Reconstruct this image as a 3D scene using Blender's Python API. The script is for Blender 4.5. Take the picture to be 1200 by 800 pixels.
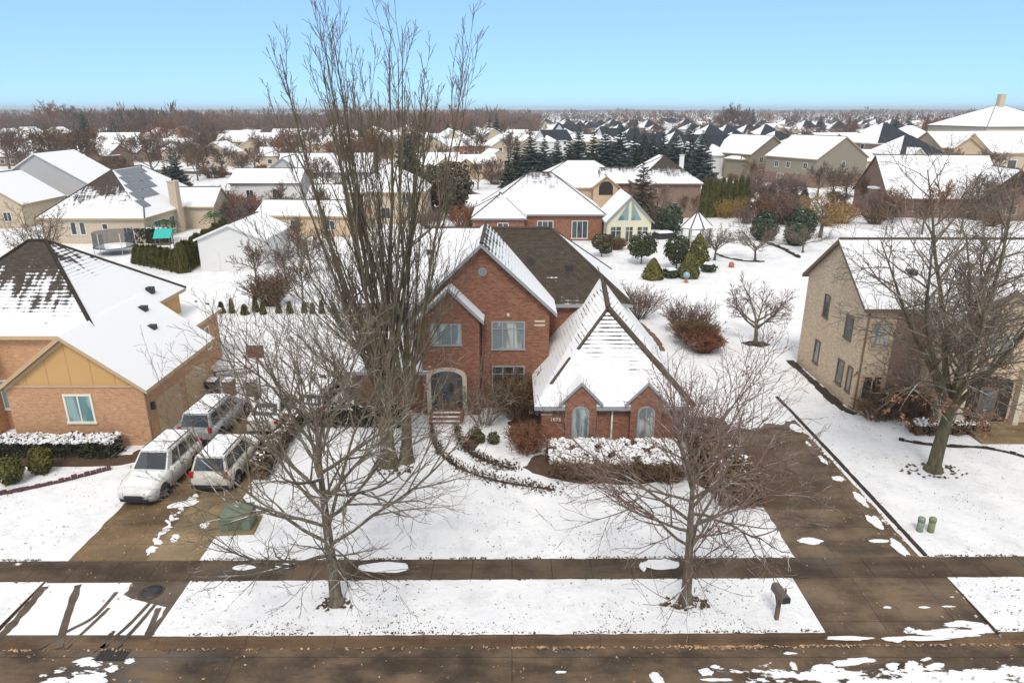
import bpy, math, random
from mathutils import Vector, Matrix, noise as mnoise
R = math.radians
random.seed(7)
# ---------------------------------------------------------------- camera, sky, sun, exposure
scn = bpy.context.scene
COL = scn.collection
for _o in list(bpy.data.objects): bpy.data.objects.remove(_o)
CAM_H = 17.0
PITCH = math.atan(272 / 800)
cam = bpy.data.objects.new('camera', bpy.data.cameras.new('camera'))
cam.data.lens = 24.0; cam.data.sensor_width = 36.0; cam.data.sensor_fit = 'HORIZONTAL'
cam.data.clip_start = 0.1; cam.data.clip_end = 20000
cam.location = (0, 0, CAM_H); cam.rotation_euler = (math.pi / 2 - PITCH, 0, 0)
COL.objects.link(cam); scn.camera = cam
SUN_EL, SUN_AZ = 52.0, 188.0          # sun behind the camera, its disc widened for soft shadows
w = bpy.data.worlds.new('World'); scn.world = w; w.use_nodes = True
wn = w.node_tree.nodes; wl = w.node_tree.links
bg = wn['Background']; sky = wn.new('ShaderNodeTexSky')
sky.sky_type = 'NISHITA'; sky.sun_disc = False
sky.sun_elevation = R(SUN_EL); sky.sun_rotation = R(SUN_AZ)
sky.air_density = 0.6; sky.dust_density = 0.0; sky.ozone_density = 4.0; sky.altitude = 100
def wmix(blend, f, a, b):
    m = wn.new('ShaderNodeMix'); m.data_type = 'RGBA'; m.blend_type = blend
    for sock, v in ((m.inputs[0], f), (m.inputs[6], a), (m.inputs[7], b)):
        if hasattr(v, 'is_output'): wl.new(v, sock)
        else: sock.default_value = v if isinstance(v, float) else (*v, 1)
    return m.outputs[2]
s1 = wmix('MULTIPLY', 1.0, sky.outputs[0], (.15, .15, .15))
gm = wn.new('ShaderNodeGamma'); gm.inputs['Gamma'].default_value = 0.62; wl.new(s1, gm.inputs['Color'])
s2 = wmix('MIX', .30, wmix('MULTIPLY', 1.0, gm.outputs[0], (3.1, 5.3, 7.0)), (4.9, 6.5, 8.2))
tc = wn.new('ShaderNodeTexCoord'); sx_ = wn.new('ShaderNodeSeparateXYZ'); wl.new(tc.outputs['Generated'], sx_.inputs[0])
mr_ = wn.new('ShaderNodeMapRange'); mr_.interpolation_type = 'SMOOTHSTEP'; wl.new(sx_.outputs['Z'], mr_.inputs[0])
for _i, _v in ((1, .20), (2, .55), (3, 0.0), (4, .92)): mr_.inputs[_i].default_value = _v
s3 = wmix('MIX', mr_.outputs[0], s2, (6.5, 6.4, 6.3))       # white upper sky above the view, added to light the snow neutrally
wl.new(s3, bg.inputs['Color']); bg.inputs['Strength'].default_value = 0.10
sl = bpy.data.lights.new('sun', 'SUN'); sl.energy = 1.5; sl.angle = R(16); sl.color = (1.0, 0.93, 0.84)
so = bpy.data.objects.new('sun', sl); COL.objects.link(so)
so.rotation_euler = (R(90 - SUN_EL), 0, R(-(SUN_AZ)) + math.pi)
scn.view_settings.view_transform = 'Standard'; scn.view_settings.look = 'None'
scn.view_settings.gamma = 1.0; scn.view_settings.use_curve_mapping = False
scn.view_settings.exposure = 0.60
scn.render.engine = 'CYCLES'
scn.cycles.max_bounces = 5; scn.cycles.diffuse_bounces = 3; scn.cycles.glossy_bounces = 2
scn.cycles.transparent_max_bounces = 8; scn.cycles.volume_bounces = 0
scn.cycles.use_denoising = True

_c, _s = math.cos(PITCH), math.sin(PITCH)
def ray(px, py):
    u = (px - 600) / 800; v = (400 - py) / 800
    return Vector((u, _c + v * _s, -_s + v * _c))
def G(px, py, z=0.0):
    """a spot on the ground (or at height z) read off the survey of the photograph"""
    r = ray(px, py); t = (z - CAM_H) / r.z
    return Vector((r.x * t, r.y * t, z))
def proj(p):
    d = (p[0], p[1], p[2] - CAM_H); zf = d[1] * _c - d[2] * _s; zu = d[1] * _s + d[2] * _c
    return 600 + 800 * d[0] / zf, 400 - 800 * zu / zf

# ---------------------------------------------------------------- mesh builder
class MB:
    def __init__(s, T=None, weld=True):
        s.V = []; s.F = []; s.MI = []; s.UV = []; s.A = []; s.SM = []; s.key = {}; s.T = T; s.weld = weld
    def v(s, p):
        p = Vector(p)
        if s.T is not None: p = s.T @ p
        if s.weld:
            k = (round(p.x, 3), round(p.y, 3), round(p.z, 3))
            i = s.key.get(k)
            if i is None:
                i = len(s.V); s.V.append(p); s.key[k] = i
            return i
        s.V.append(p); return len(s.V) - 1
    def face(s, pts, m=0, a=None, smooth=False):
        idx = [s.v(p) for p in pts]
        if len(set(idx)) < 3: return
        if len(set(idx)) < len(idx):
            seen = []; keep = []
            for k, i in enumerate(idx):
                if i not in seen: seen.append(i); keep.append(k)
            idx = [idx[k] for k in keep]
            if a is not None and not isinstance(a, (int, float)): a = [a[k] for k in keep]
        P = [s.V[i] for i in idx]
        n = Vector((0, 0, 0))
        for i in range(len(P)):
            p, q = P[i], P[(i + 1) % len(P)]
            n += Vector(((p.y - q.y) * (p.z + q.z), (p.z - q.z) * (p.x + q.x), (p.x - q.x) * (p.y + q.y)))
        if n.length < 1e-9: n = Vector((0, 0, 1))
        n.normalize()
        t = Vector((0, 0, 1)).cross(n)
        t = t.normalized() if t.length > 1e-3 else Vector((1, 0, 0))
        b = n.cross(t)
        s.F.append(idx); s.MI.append(m); s.SM.append(smooth)
        s.UV.append([(p.dot(t), p.dot(b)) for p in P])
        s.A.append([1.0] * len(idx) if a is None else ([a] * len(idx) if isinstance(a, (int, float)) else list(a)))
    def box(s, x0, y0, z0, x1, y1, z1, m=0):
        a, b, c, d = (x0, y0, z0), (x1, y0, z0), (x1, y1, z0), (x0, y1, z0)
        e, f, g, h = (x0, y0, z1), (x1, y0, z1), (x1, y1, z1), (x0, y1, z1)
        for q in ((a, b, f, e), (b, c, g, f), (c, d, h, g), (d, a, e, h), (e, f, g, h), (d, c, b, a)): s.face(q, m)
    def prism(s, poly, dvec, m=0, m_side=None):
        dvec = Vector(dvec); P = [Vector(p) for p in poly]; Q = [p + dvec for p in P]
        s.face(P[::-1], m); s.face(Q, m)
        for i in range(len(P)):
            j = (i + 1) % len(P)
            s.face((P[i], P[j], Q[j], Q[i]), m if m_side is None else m_side)
    def raw_tube(s, pts, rad, sides, m=0, tip=False):
        """smooth tube, no welding"""
        n = len(pts); base = len(s.V)
        up = Vector((0, 0, 1)); prev = None
        for i in range(n):
            d = (pts[min(i + 1, n - 1)] - pts[max(i - 1, 0)])
            d = d.normalized() if d.length > 1e-9 else up
            if prev is None:
                a = d.cross(Vector((1, 0, 0)) if abs(d.x) < 0.8 else Vector((0, 1, 0))).normalized()
            else:
                a = (prev - d * prev.dot(d))
                a = a.normalized() if a.length > 1e-6 else d.orthogonal().normalized()
            prev = a; b = d.cross(a)
            for k in range(sides):
                an = 2 * math.pi * k / sides
                p = pts[i] + (a * math.cos(an) + b * math.sin(an)) * rad[i]
                s.V.append(s.T @ p if s.T is not None else p)
        for i in range(n - 1):
            for k in range(sides):
                k2 = (k + 1) % sides
                s.F.append([base + i * sides + k, base + i * sides + k2, base + (i + 1) * sides + k2, base + (i + 1) * sides + k])
                s.MI.append(m); s.SM.append(True); s.UV.append([(k, i), (k + 1, i), (k + 1, i + 1), (k, i + 1)]); s.A.append([1.0] * 4)
        if tip and sides > 2:
            s.F.append([base + (n - 1) * sides + k for k in range(sides)]); s.MI.append(m); s.SM.append(True)
            s.UV.append([(0, 0)] * sides); s.A.append([1.0] * sides)
    def tube(s, pts, rad, sides=8, m=0):
        pts = [Vector(p) for p in pts]
        if isinstance(rad, (int, float)): rad = [rad] * len(pts)
        s.raw_tube(pts, rad, sides, m, True)
    def lathe(s, prof, sides=16, m=0, axis='z', smooth=True):
        """prof: (r, h) pairs"""
        rings = []
        for r, h in prof:
            ring = []
            for k in range(sides):
                a = 2 * math.pi * k / sides
                x, y = r * math.cos(a), r * math.sin(a)
                ring.append((x, y, h) if axis == 'z' else ((h, x, y) if axis == 'x' else (x, h, y)))
            rings.append(ring)
        for i in range(len(rings) - 1):
            for k in range(sides):
                k2 = (k + 1) % sides
                s.face((rings[i][k], rings[i][k2], rings[i + 1][k2], rings[i + 1][k]), m, smooth=smooth)
        s.face(rings[-1], m); s.face(rings[0][::-1], m)
    def leaf(s, p, sx, sy, rng, nrm=None, m=0):
        """one small loose quad"""
        if nrm is None:
            nrm = Vector((rng.gauss(0, 1), rng.gauss(0, 1), rng.gauss(0, 1)))
        nrm = nrm.normalized() if nrm.length > 1e-6 else Vector((0, 0, 1))
        a = nrm.orthogonal().normalized(); b = nrm.cross(a)
        t = rng.random() * 6.28; c, d = math.cos(t), math.sin(t)
        a, b = a * c + b * d, b * c - a * d
        i = len(s.V); q = [p - a * sx - b * sy * .4, p + a * sx * .5 - b * sy, p + a * sx + b * sy * .4, p - a * sx * .5 + b * sy]
        s.V += [s.T @ x for x in q] if s.T is not None else q
        s.F.append([i, i + 1, i + 2, i + 3]); s.MI.append(m); s.SM.append(False)
        s.UV.append([(0, 0), (1, 0), (1, 1), (0, 1)]); s.A.append([1.0] * 4)
    def blade(s, p, d, L, wd, rng, m=0):
        """thin pointed sprig"""
        d = d.normalized(); a = d.orthogonal().normalized(); b = d.cross(a); t = rng.random() * 6.28
        a = a * math.cos(t) + b * math.sin(t)
        i = len(s.V); q = [p - a * wd, p + a * wd, p + d * L]
        s.V += [s.T @ x for x in q] if s.T is not None else q
        s.F.append([i, i + 1, i + 2]); s.MI.append(m); s.SM.append(False)
        s.UV.append([(0, 0), (1, 0), (1, 1)]); s.A.append([1.0] * 3)
    def mesh(s, name, mats):
        me = bpy.data.meshes.new(name)
        me.from_pydata([tuple(v) for v in s.V], [], s.F)
        for m in (mats if isinstance(mats, (list, tuple)) else [mats]): me.materials.append(m)
        me.polygons.foreach_set('material_index', s.MI)
        me.polygons.foreach_set('use_smooth', s.SM)
        uv = me.uv_layers.new(name='UVMap')
        uv.data.foreach_set('uv', [c for f in s.UV for p in f for c in p])
        at = me.attributes.new('snow', 'FLOAT', 'CORNER')
        at.data.foreach_set('value', [x for f in s.A for x in f])
        me.update()
        return me
    def build(s, name, mats, parent=None, loc=None):
        o = bpy.data.objects.new(name, s.mesh(name, mats)); COL.objects.link(o)
        if parent is not None:
            o.parent = parent
        if loc is not None: o.location = loc
        return o

def tag(o, label, cat=None, group=None, kind=None):
    o['label'] = label
    if cat: o['category'] = cat
    if group: o['group'] = group
    if kind: o['kind'] = kind
    return o
def thing(name, label, cat, loc=(0, 0, 0), rz=0.0, group=None, scale=1.0):
    o = bpy.data.objects.new(name, None); o.empty_display_size = 0.3
    COL.objects.link(o); o.location = loc; o.rotation_euler = (0, 0, rz); o.scale = (scale,) * 3
    return tag(o, label, cat, group)
def struct(name, mb, mats):
    o = mb.build(name, mats); o['kind'] = 'structure'; return o
KIDS = {}
def copy_tree(o, parent=None):
    c = o.copy(); COL.objects.link(c)
    if parent is not None: c.parent = parent
    for ch in list(o.children): copy_tree(ch, c)
    return c
def place(proto, loc, rz, scale, label, group=None, sz=None):
    c = copy_tree(proto)
    c.location = loc; c.rotation_euler = (0, 0, rz); c.scale = (scale, scale, scale if sz is None else sz)
    c['label'] = label
    if group: c['group'] = group
    return c
def TM(x, y, z=0, rz=0.0):
    return Matrix.Translation((x, y, z)) @ Matrix.Rotation(rz, 4, 'Z')

# ---------------------------------------------------------------- materials
class N:
    def __init__(s, name, rough=0.8, spec=0.3):
        s.m = bpy.data.materials.new(name); s.m.use_nodes = True
        s.nt = s.m.node_tree; s.b = s.nt.nodes['Principled BSDF']
        s.b.inputs['Roughness'].default_value = rough
        s.b.inputs['Specular IOR Level'].default_value = spec
        s._pos = None
    def put(s, sock, val):
        if hasattr(val, 'is_output'): s.nt.links.new(val, sock)
        elif isinstance(val, (tuple, list)) and len(val) == 3 and sock.type == 'RGBA': sock.default_value = (*val, 1)
        else: sock.default_value = val
    def n(s, t, ins=None, **props):
        nd = s.nt.nodes.new('ShaderNode' + t)
        for k, v in props.items(): setattr(nd, k, v)
        for k, v in (ins or {}).items(): s.put(nd.inputs[k], v)
        return nd
    def pos(s):
        if s._pos is None: s._pos = s.n('NewGeometry').outputs['Position']
        return s._pos
    def obj(s): return s.n('TexCoord').outputs['Object']
    def uv(s): return s.n('UVMap').outputs[0]
    def mapv(s, v, scale=(1, 1, 1), loc=(0, 0, 0), rot=(0, 0, 0)):
        return s.n('Mapping', {0: v, 'Scale': scale, 'Location': loc, 'Rotation': rot}).outputs[0]
    def noise(s, v, scale, detail=3, rough=0.55, dist=0.0):
        return s.n('TexNoise', {'Vector': v, 'Scale': scale, 'Detail': detail, 'Roughness': rough, 'Distortion': dist}).outputs['Fac']
    def vor(s, v, scale, feature='F1', out='Distance'):
        return s.n('TexVoronoi', {'Vector': v, 'Scale': scale}, feature=feature).outputs[out]
    def math(s, op, a, b=0.0, c=0.0):
        return s.n('Math', {0: a, 1: b, 2: c}, operation=op).outputs[0]
    def ss(s, x, a, b, lo=0.0, hi=1.0):
        return s.n('MapRange', {0: x, 1: a, 2: b, 3: lo, 4: hi}, interpolation_type='SMOOTHSTEP').outputs[0]
    def mix(s, f, a, b, blend='MIX'):
        nd = s.n('Mix', data_type='RGBA', blend_type=blend)
        s.put(nd.inputs[0], f); s.put(nd.inputs[6], a); s.put(nd.inputs[7], b)
        return nd.outputs[2]
    def attr(s, name): return s.n('Attribute', attribute_name=name).outputs['Fac']
    def rnd(s): return s.n('ObjectInfo').outputs['Random']
    def sep(s, v): return s.n('SeparateXYZ', {0: v}).outputs
    def nrm(s): return s.sep(s.n('NewGeometry').outputs['Normal'])
    def bump(s, h, strength=0.3, dist=0.05):
        s.nt.links.new(s.n('Bump', {'Height': h, 'Strength': strength, 'Distance': dist}).outputs[0], s.b.inputs['Normal'])
    def col(s, c): s.put(s.b.inputs['Base Color'], c); return s
    def rough(s, r): s.put(s.b.inputs['Roughness'], r); return s

SNOW = (0.79, 0.80, 0.82)
def m_plain(name, c, rough=0.6, var=0.12, metal=0.0, spec=0.4):
    n = N(name, rough, spec)
    f = n.noise(n.obj(), 2.5, 4)
    n.col(n.mix(f, tuple(x * (1 - var) for x in c), tuple(min(1, x * (1 + var)) for x in c)))
    n.b.inputs['Metallic'].default_value = metal
    return n.m
def m_snow():
    n = N('snow', 0.7, 0.3)
    p = n.pos()
    n.col(n.mix(n.ss(n.noise(p, 9, 5), .3, .7), (0.74, 0.75, 0.775), (0.81, 0.815, 0.825)))
    n.bump(n.noise(p, 5, 5), 0.45, 0.07)
    return n.m
def m_ground():
    n = N('snowy_lawn', 0.75, 0.25)
    p = n.pos(); big = n.noise(p, 0.12, 3); mid = n.noise(p, 0.9, 3)
    fine = n.noise(n.mapv(p, (1, 0.8, 1)), 5.5, 4, 0.7)
    thr = n.math('SUBTRACT', fine, n.math('MULTIPLY', n.math('SUBTRACT', big, 0.5), -0.10))
    thr = n.math('ADD', thr, n.math('MULTIPLY', n.math('SUBTRACT', mid, 0.5), 0.12))
    spk = n.ss(n.math('ADD', thr, n.math('MULTIPLY', n.math('SUBTRACT', n.noise(p, 16, 2, .5), .5), .22)), 0.615, 0.70)
    y = n.sep(p)[1]
    # worn and bare patches become common away from the street
    far = n.ss(y, 60, 140)
    bare = n.math('MULTIPLY', n.ss(n.math('ADD', n.noise(p, 0.06, 4), n.math('MULTIPLY', fine, .25)), 0.70, 0.78), far)
    thin = n.math('MULTIPLY', n.ss(n.math('ADD', n.math('MULTIPLY', mid, .6), n.math('MULTIPLY', n.noise(p, 2.6, 5, .65), .5)), .52, .70), .13)
    k = n.math('MAXIMUM', n.math('MAXIMUM', n.math('MULTIPLY', spk, 0.8), thin), n.math('MULTIPLY', bare, 0.85))
    grass = n.mix(n.noise(p, 3, 3), (0.10, 0.075, 0.04), (0.17, 0.14, 0.085))
    white = n.mix(n.ss(n.noise(p, 0.5, 4), .3, .7), (0.74, 0.75, 0.775), (0.82, 0.825, 0.83))
    n.col(n.mix(k, white, grass))
    n.bump(n.math('ADD', n.noise(p, 1.3, 4), n.math('MULTIPLY', fine, .5)), 0.55, 0.12)
    return n.m
def m_roof(name, shingle, soft=0.10, streak=0.5, rowline=0.55, patch=0.5):
    """shingles under melting snow; the mesh says how much snow lies where"""
    n = N(name, 0.85, 0.2)
    uv = n.uv(); s = n.attr('snow')
    st = n.noise(n.mapv(uv, (2.6, 0.42, 1)), 1.0, 4, 0.6)
    ro = n.noise(n.mapv(uv, (0.7, 5.0, 1)), 1.0, 3, 0.6)
    pa = n.noise(uv, 0.55, 3, 0.55)
    row = n.n('TexWave', {'Vector': n.mapv(uv, (0.001, 1, 1)), 'Scale': 1.25, 'Distortion': 0.6, 'Detail': 1.0, 'Detail Scale': 2.0},
              wave_type='BANDS', bands_direction='Y').outputs['Fac']
    k = n.math('ADD', s, n.math('MULTIPLY', n.math('SUBTRACT', st, 0.5), streak * 1.6))
    k = n.math('ADD', k, n.math('MULTIPLY', n.math('SUBTRACT', ro, 0.5), 0.5))
    k = n.math('ADD', k, n.math('MULTIPLY', n.math('SUBTRACT', pa, 0.5), patch * 1.4))
    k = n.math('ADD', k, n.math('MULTIPLY', n.math('SUBTRACT', row, 0.5), rowline * 0.35))
    k = n.ss(k, 0.5 - soft, 0.5 + soft)
    tile = n.n('TexBrick', {'Vector': uv, 'Scale': 1.0, 'Mortar Size': 0.012, 'Bias': 0.0, 'Brick Width': 0.3, 'Row Height': 0.16,
                            'Color1': (*[c * 0.72 for c in shingle], 1), 'Color2': (*[c * 1.3 for c in shingle], 1),
                            'Mortar': (*[c * 0.4 for c in shingle], 1)}).outputs['Color']
    sh = n.mix(n.math('MULTIPLY', n.noise(uv, 3.0, 4), .5), tile, shingle)
    thin = n.ss(n.math('ADD', n.math('ADD', n.math('MULTIPLY', row, .6), n.math('MULTIPLY', ro, .6)), n.math('MULTIPLY', n.math('SUBTRACT', s, .8), .9)), 0.18, 0.42)
    wcol = n.mix(thin, (0.58, 0.59, 0.61), (0.80, 0.805, 0.815))
    n.col(n.mix(k, sh, wcol))
    n.bump(n.math('ADD', k, n.math('MULTIPLY', st, .3)), 0.4, 0.06)
    return n.m
def m_brick(name, c1, c2, mortar, blotch=0.35, scale=1.0):
    n = N(name, 0.9, 0.15)
    uv = n.uv()
    t = n.n('TexBrick', {'Vector': uv, 'Scale': scale, 'Mortar Size': 0.010, 'Mortar Smooth': .3, 'Bias': -0.1, 'Brick Width': 0.24, 'Row Height': 0.085,
                         'Color1': (*c1, 1), 'Color2': (*c2, 1), 'Mortar': (*mortar, 1)})
    t.offset = 0.5
    f = n.noise(n.mapv(uv, (4, 11, 1)), 1.0, 2, 0.6)
    c = n.mix(n.ss(f, .62, .72), t.outputs['Color'], tuple(x * 0.55 for x in c1))
    c = n.mix(n.ss(f, .36, .27), c, tuple(min(1, x * 1.35 + .02) for x in c2))
    g = n.noise(uv, 0.5, 4)
    n.col(n.mix(n.math('MULTIPLY', g, blotch), c, tuple(x * .8 for x in c1)))
    n.bump(t.outputs['Fac'], -0.25, 0.01)
    return n.m
def m_siding(name, c, row=0.18, dark=0.8):
    n = N(name, 0.7, 0.25)
    uv = n.uv(); v = n.sep(uv)[1]
    fr = n.math('FRACT', n.math('DIVIDE', v, row))
    n.col(n.mix(n.ss(fr, 0.10, 0.0), n.mix(n.noise(uv, 1.2, 4), tuple(x * .92 for x in c), tuple(x * 1.06 for x in c)), tuple(x * dark for x in c)))
    n.bump(fr, 0.3, 0.02)
    return n.m
def m_board(name, c, gap=1.15):
    n = N(name, 0.7, 0.25)
    uv = n.uv(); u = n.sep(uv)[0]
    fr = n.math('FRACT', n.math('DIVIDE', u, gap))
    n.col(n.mix(n.ss(fr, 0.06, 0.05), n.mix(n.noise(uv, 1.0, 4), tuple(x * .93 for x in c), tuple(x * 1.05 for x in c)), tuple(x * .8 for x in c)))
    n.bump(n.ss(fr, 0.05, 0.07), 0.4, 0.03)
    return n.m
def m_glass(name, c=(0.05, 0.06, 0.065), curtain=(0.30, 0.32, 0.30), amt=0.5):
    n = N(name, 0.08, 0.6)
    uv = n.uv()
    f = n.noise(n.mapv(uv, (1.1, .35, 1)), 1.0, 2); fold = n.math('FRACT', n.math('MULTIPLY', n.sep(uv)[0], 5.3))
    cur = n.mix(n.math('MULTIPLY', n.ss(fold, 0, .5), .35), curtain, tuple(x * .55 for x in curtain))
    n.col(n.mix(n.math('MULTIPLY', n.ss(f, .46, .52), amt), c, cur))
    return n.m
def m_bark(name, c, snowy=0.0, moss=0.3):
    n = N(name, 0.9, 0.15)
    p = n.obj()
    b = n.noise(n.mapv(p, (7, 7, 1.6)), 1.0, 4, .6)
    c1 = n.mix(n.ss(b, .3, .7), tuple(x * .62 for x in c), tuple(x * 1.35 for x in c))
    c1 = n.mix(n.math('MULTIPLY', n.ss(n.noise(p, 1.7, 3), .5, .7), moss), c1, (c[0] * .92, c[1] * 1.05, c[2] * .85))
    if snowy > 0:
        up = n.ss(n.nrm()[2], 0.72, 0.93)
        k = n.math('MULTIPLY', up, n.ss(n.noise(p, 1.1, 3), .62 - snowy * .3, .7 - snowy * .2))
        c1 = n.mix(k, c1, SNOW)
    n.col(c1)
    return n.m
def m_leaf(name, c, var=0.5, snowy=0.0):
    n = N(name, 0.75, 0.2)
    p = n.obj()
    f = n.noise(p, 2.3, 3); r = n.rnd()
    a = n.mix(n.ss(f, .3, .7), tuple(x * (1 - var) for x in c), tuple(x * (1 + var) for x in c))
    a = n.mix(n.math('MULTIPLY', r, .35), a, (c[0] * 1.3, c[1] * 1.05, c[2] * .8))
    if snowy > 0:
        k = n.math('MULTIPLY', n.ss(n.nrm()[2], .55, .85), n.ss(n.noise(p, 1.6, 3), .66 - .25 * snowy, .72 - .2 * snowy))
        a = n.mix(k, a, SNOW)
    n.col(a)
    return n.m
def m_wet(name, dark, light, joint=0.0, snowy=None, wet=0.6, jx=(1.5, 1e4)):
    """wet concrete, damp stains, slab joints; snowy = list of nodes built by the caller"""
    n = N(name, 0.5, 0.22)
    p = n.pos()
    f = n.noise(n.mapv(p, (0.45, 0.6, 1)), 1.0, 5, .6); g = n.noise(p, 7, 4)
    st = n.noise(n.mapv(p, (.16, 1.4, 1)), 1.0, 4, .6)
    c = n.mix(n.ss(f, .32, .68), dark, light)
    c = n.mix(n.math('MULTIPLY', n.ss(st, .5, .68), .45), c, tuple(x * .62 for x in dark))
    c = n.mix(n.math('MULTIPLY', n.ss(g, .55, .75), .35), c, tuple(min(1, x * 1.35) for x in light))
    if joint:
        t = n.n('TexBrick', {'Vector': n.mapv(p, (1, 1, 1)), 'Scale': 1.0, 'Mortar Size': 0.02, 'Brick Width': jx[0], 'Row Height': jx[1],
                             'Color1': (0, 0, 0, 1), 'Color2': (0, 0, 0, 1), 'Mortar': (1, 1, 1, 1)})
        t.offset = 0.0
        c = n.mix(n.math('MULTIPLY', t.outputs['Fac'], joint), c, tuple(x * .4 for x in dark))
    pool = n.ss(n.noise(n.mapv(p, (.28, .75, 1)), 1.0, 5, .6), .52, .60)
    c = n.mix(n.math('MULTIPLY', pool, .5 * wet), c, tuple(x * .6 for x in dark))
    ro = n.mix(pool, (.75,) * 3, (.75 - wet * .62,) * 3)
    ro = n.sep(ro)[0]; n.put(n.b.inputs['Specular IOR Level'], n.math('MULTIPLY_ADD', pool, .35 * wet, .18))
    if snowy:
        k = snowy(n, p)
        c = n.mix(k, c, n.mix(n.noise(p, 4, 4), (.72, .73, .75), (.86, .865, .88)))
        ro = n.math('MAXIMUM', ro, n.math('MULTIPLY', k, .75))
    n.col(c); n.rough(ro)
    n.bump(g, 0.12, 0.01)
    return n.m
def m_paint(name, c, rough=0.25):
    n = N(name, rough, 0.5)
    p = n.obj()
    z = n.sep(p)[2]; low = n.ss(n.math('ADD', z, n.math('MULTIPLY', n.math('SUBTRACT', n.noise(p, 3, 4), .5), .5)), .85, .35)
    k = n.math('MAXIMUM', n.math('MULTIPLY', n.ss(n.noise(p, 2.2, 5, .65), .45, .7), .40), n.math('MULTIPLY', low, .62))
    n.col(n.mix(k, c, tuple(x * .35 + y for x, y in zip(c, (.09, .075, .055))))); n.rough(n.ss(k, .1, .6, .25, .7))
    n.b.inputs['Coat Weight'].default_value = 0.4
    return n.m

# ---------------------------------------------------------------- the materials of this place
M = {}
M['ground'] = m_ground(); M['snow'] = m_snow()
def road_snow(n, p):
    x, y, z = n.sep(p)
    e = n.math('MULTIPLY', n.ss(x, 3.5, 11.0), n.ss(n.math('SUBTRACT', y, n.math('MULTIPLY', x, .008)), 17.9, 17.15))
    l = n.math('MULTIPLY', n.ss(n.math('ABSOLUTE', n.math('ADD', x, 13.9)), 1.5, .6), n.ss(y, 18.3, 17.2))
    f = n.noise(n.mapv(p, (0.55, 1.5, 1), rot=(0, 0, .22)), 1.0, 5, .62)
    g = n.noise(n.mapv(p, (2.2, 4.5, 1)), 1.0, 4, .6)
    far = n.ss(y, 16.9, 15.5)
    k = n.math('ADD', n.math('MULTIPLY', f, .6), n.math('MULTIPLY', g, .4))
    k = n.math('ADD', k, n.math('MULTIPLY', n.math('MAXIMUM', e, n.math('MAXIMUM', n.math('MULTIPLY', l, .8), n.math('MULTIPLY', far, .7))), .235))
    return n.ss(k, .675, .70)
def walk_snow(n, p):
    f = n.noise(n.mapv(p, (0.5, 1.0, 1)), 1.0, 4, .55)
    g = n.noise(n.mapv(p, (3, 3, 1)), 1.0, 3)
    return n.ss(n.math('ADD', n.math('MULTIPLY', f, .8), n.math('MULTIPLY', g, .2)), .665, .69)
def drive_snow(n, p):
    x, y, z = n.sep(p)
    f = n.noise(n.mapv(p, (0.6, 0.8, 1)), 1.0, 5, .6)
    edge = n.math('MULTIPLY', n.ss(n.math('SUBTRACT', y, n.math('MULTIPLY', x, .008)), 19.6, 18.85), n.ss(x, 11, 14.5))
    rim = n.ss(x, 15.95, 16.35)
    k = n.math('ADD', f, n.math('MULTIPLY', edge, .2)); k = n.math('ADD', k, n.math('MULTIPLY', rim, .12))
    return n.ss(k, .69, .72)
M['road'] = m_wet('wet_road', (0.050, 0.038, 0.029), (0.180, 0.124, 0.078), 0.5, road_snow, 1.0, (9.1, 3.6))
M['curb'] = m_wet('curb_concrete', (0.080, 0.050, 0.030), (0.165, 0.105, 0.062), 0.5, None, 0.5, (3.0, 50))
M['walk'] = m_wet('wet_sidewalk', (0.052, 0.037, 0.027), (0.125, 0.088, 0.058), 0.7, walk_snow, 0.5, (1.55, 50))
M['drive'] = m_wet('wet_driveway', (0.066, 0.048, 0.034), (0.185, 0.132, 0.086), 0.5, drive_snow, 0.6, (2.6, 2.8))
M['drive_left'] = m_wet('driveway_concrete', (0.10, 0.066, 0.034), (0.225, 0.152, 0.084), 0.4, None, 0.5, (2.6, 3.0))
M['strip'] = m_wet('pale_concrete', (0.17, 0.125, 0.066), (0.29, 0.215, 0.12), 0.5, None, 0.3, (2.6, 1.6))
M['track'] = m_wet('wet_track', (0.075, 0.058, 0.045), (0.14, 0.11, 0.085), 0.0, None, 0.5)
M['mulch'] = m_plain('mulch', (0.085, 0.052, 0.032), 0.95, 0.5)
M['edging'] = m_plain('edging', (0.038, 0.028, 0.022), 0.9, 0.5)
M['red_edging'] = m_plain('edging_stone', (0.10, 0.045, 0.05), 0.8, 0.4)
M['brick_red'] = m_brick('red_brick', (0.195, 0.074, 0.043), (0.38, 0.172, 0.102), (0.30, 0.20, 0.15), .45)
M['brick_orange'] = m_brick('orange_brick', (0.45, 0.225, 0.110), (0.60, 0.335, 0.182), (0.52, 0.38, 0.26), .4)
M['brick_pink'] = m_brick('pinkish_brick', (0.50, 0.365, 0.235), (0.71, 0.565, 0.41), (0.62, 0.52, 0.40), .35)
M['brick_tan'] = m_brick('tan_brick', (0.52, 0.37, 0.23), (0.62, 0.47, 0.31), (0.55, 0.46, 0.35), .3)
M['brick_brown'] = m_brick('brown_brick', (0.215, 0.125, 0.088), (0.31, 0.20, 0.145), (0.28, 0.22, 0.18), .35)
M['brick_cream'] = m_brick('cream_brick', (0.50, 0.40, 0.28), (0.60, 0.50, 0.37), (0.56, 0.48, 0.38), .25)
M['tan_board'] = m_board('tan_board', (0.56, 0.335, 0.135))
M['siding_white'] = m_siding('white_siding', (0.70, 0.69, 0.66), 0.2)
M['siding_grey'] = m_siding('grey_siding', (0.46, 0.46, 0.45), 0.2)
M['siding_olive'] = m_siding('olive_siding', (0.285, 0.250, 0.180), 0.25, .9)
M['siding_cream'] = m_siding('cream_siding', (0.72, 0.68, 0.50), 0.2)
M['siding_beige'] = m_siding('beige_siding', (0.52, 0.45, 0.34), 0.2)
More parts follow.
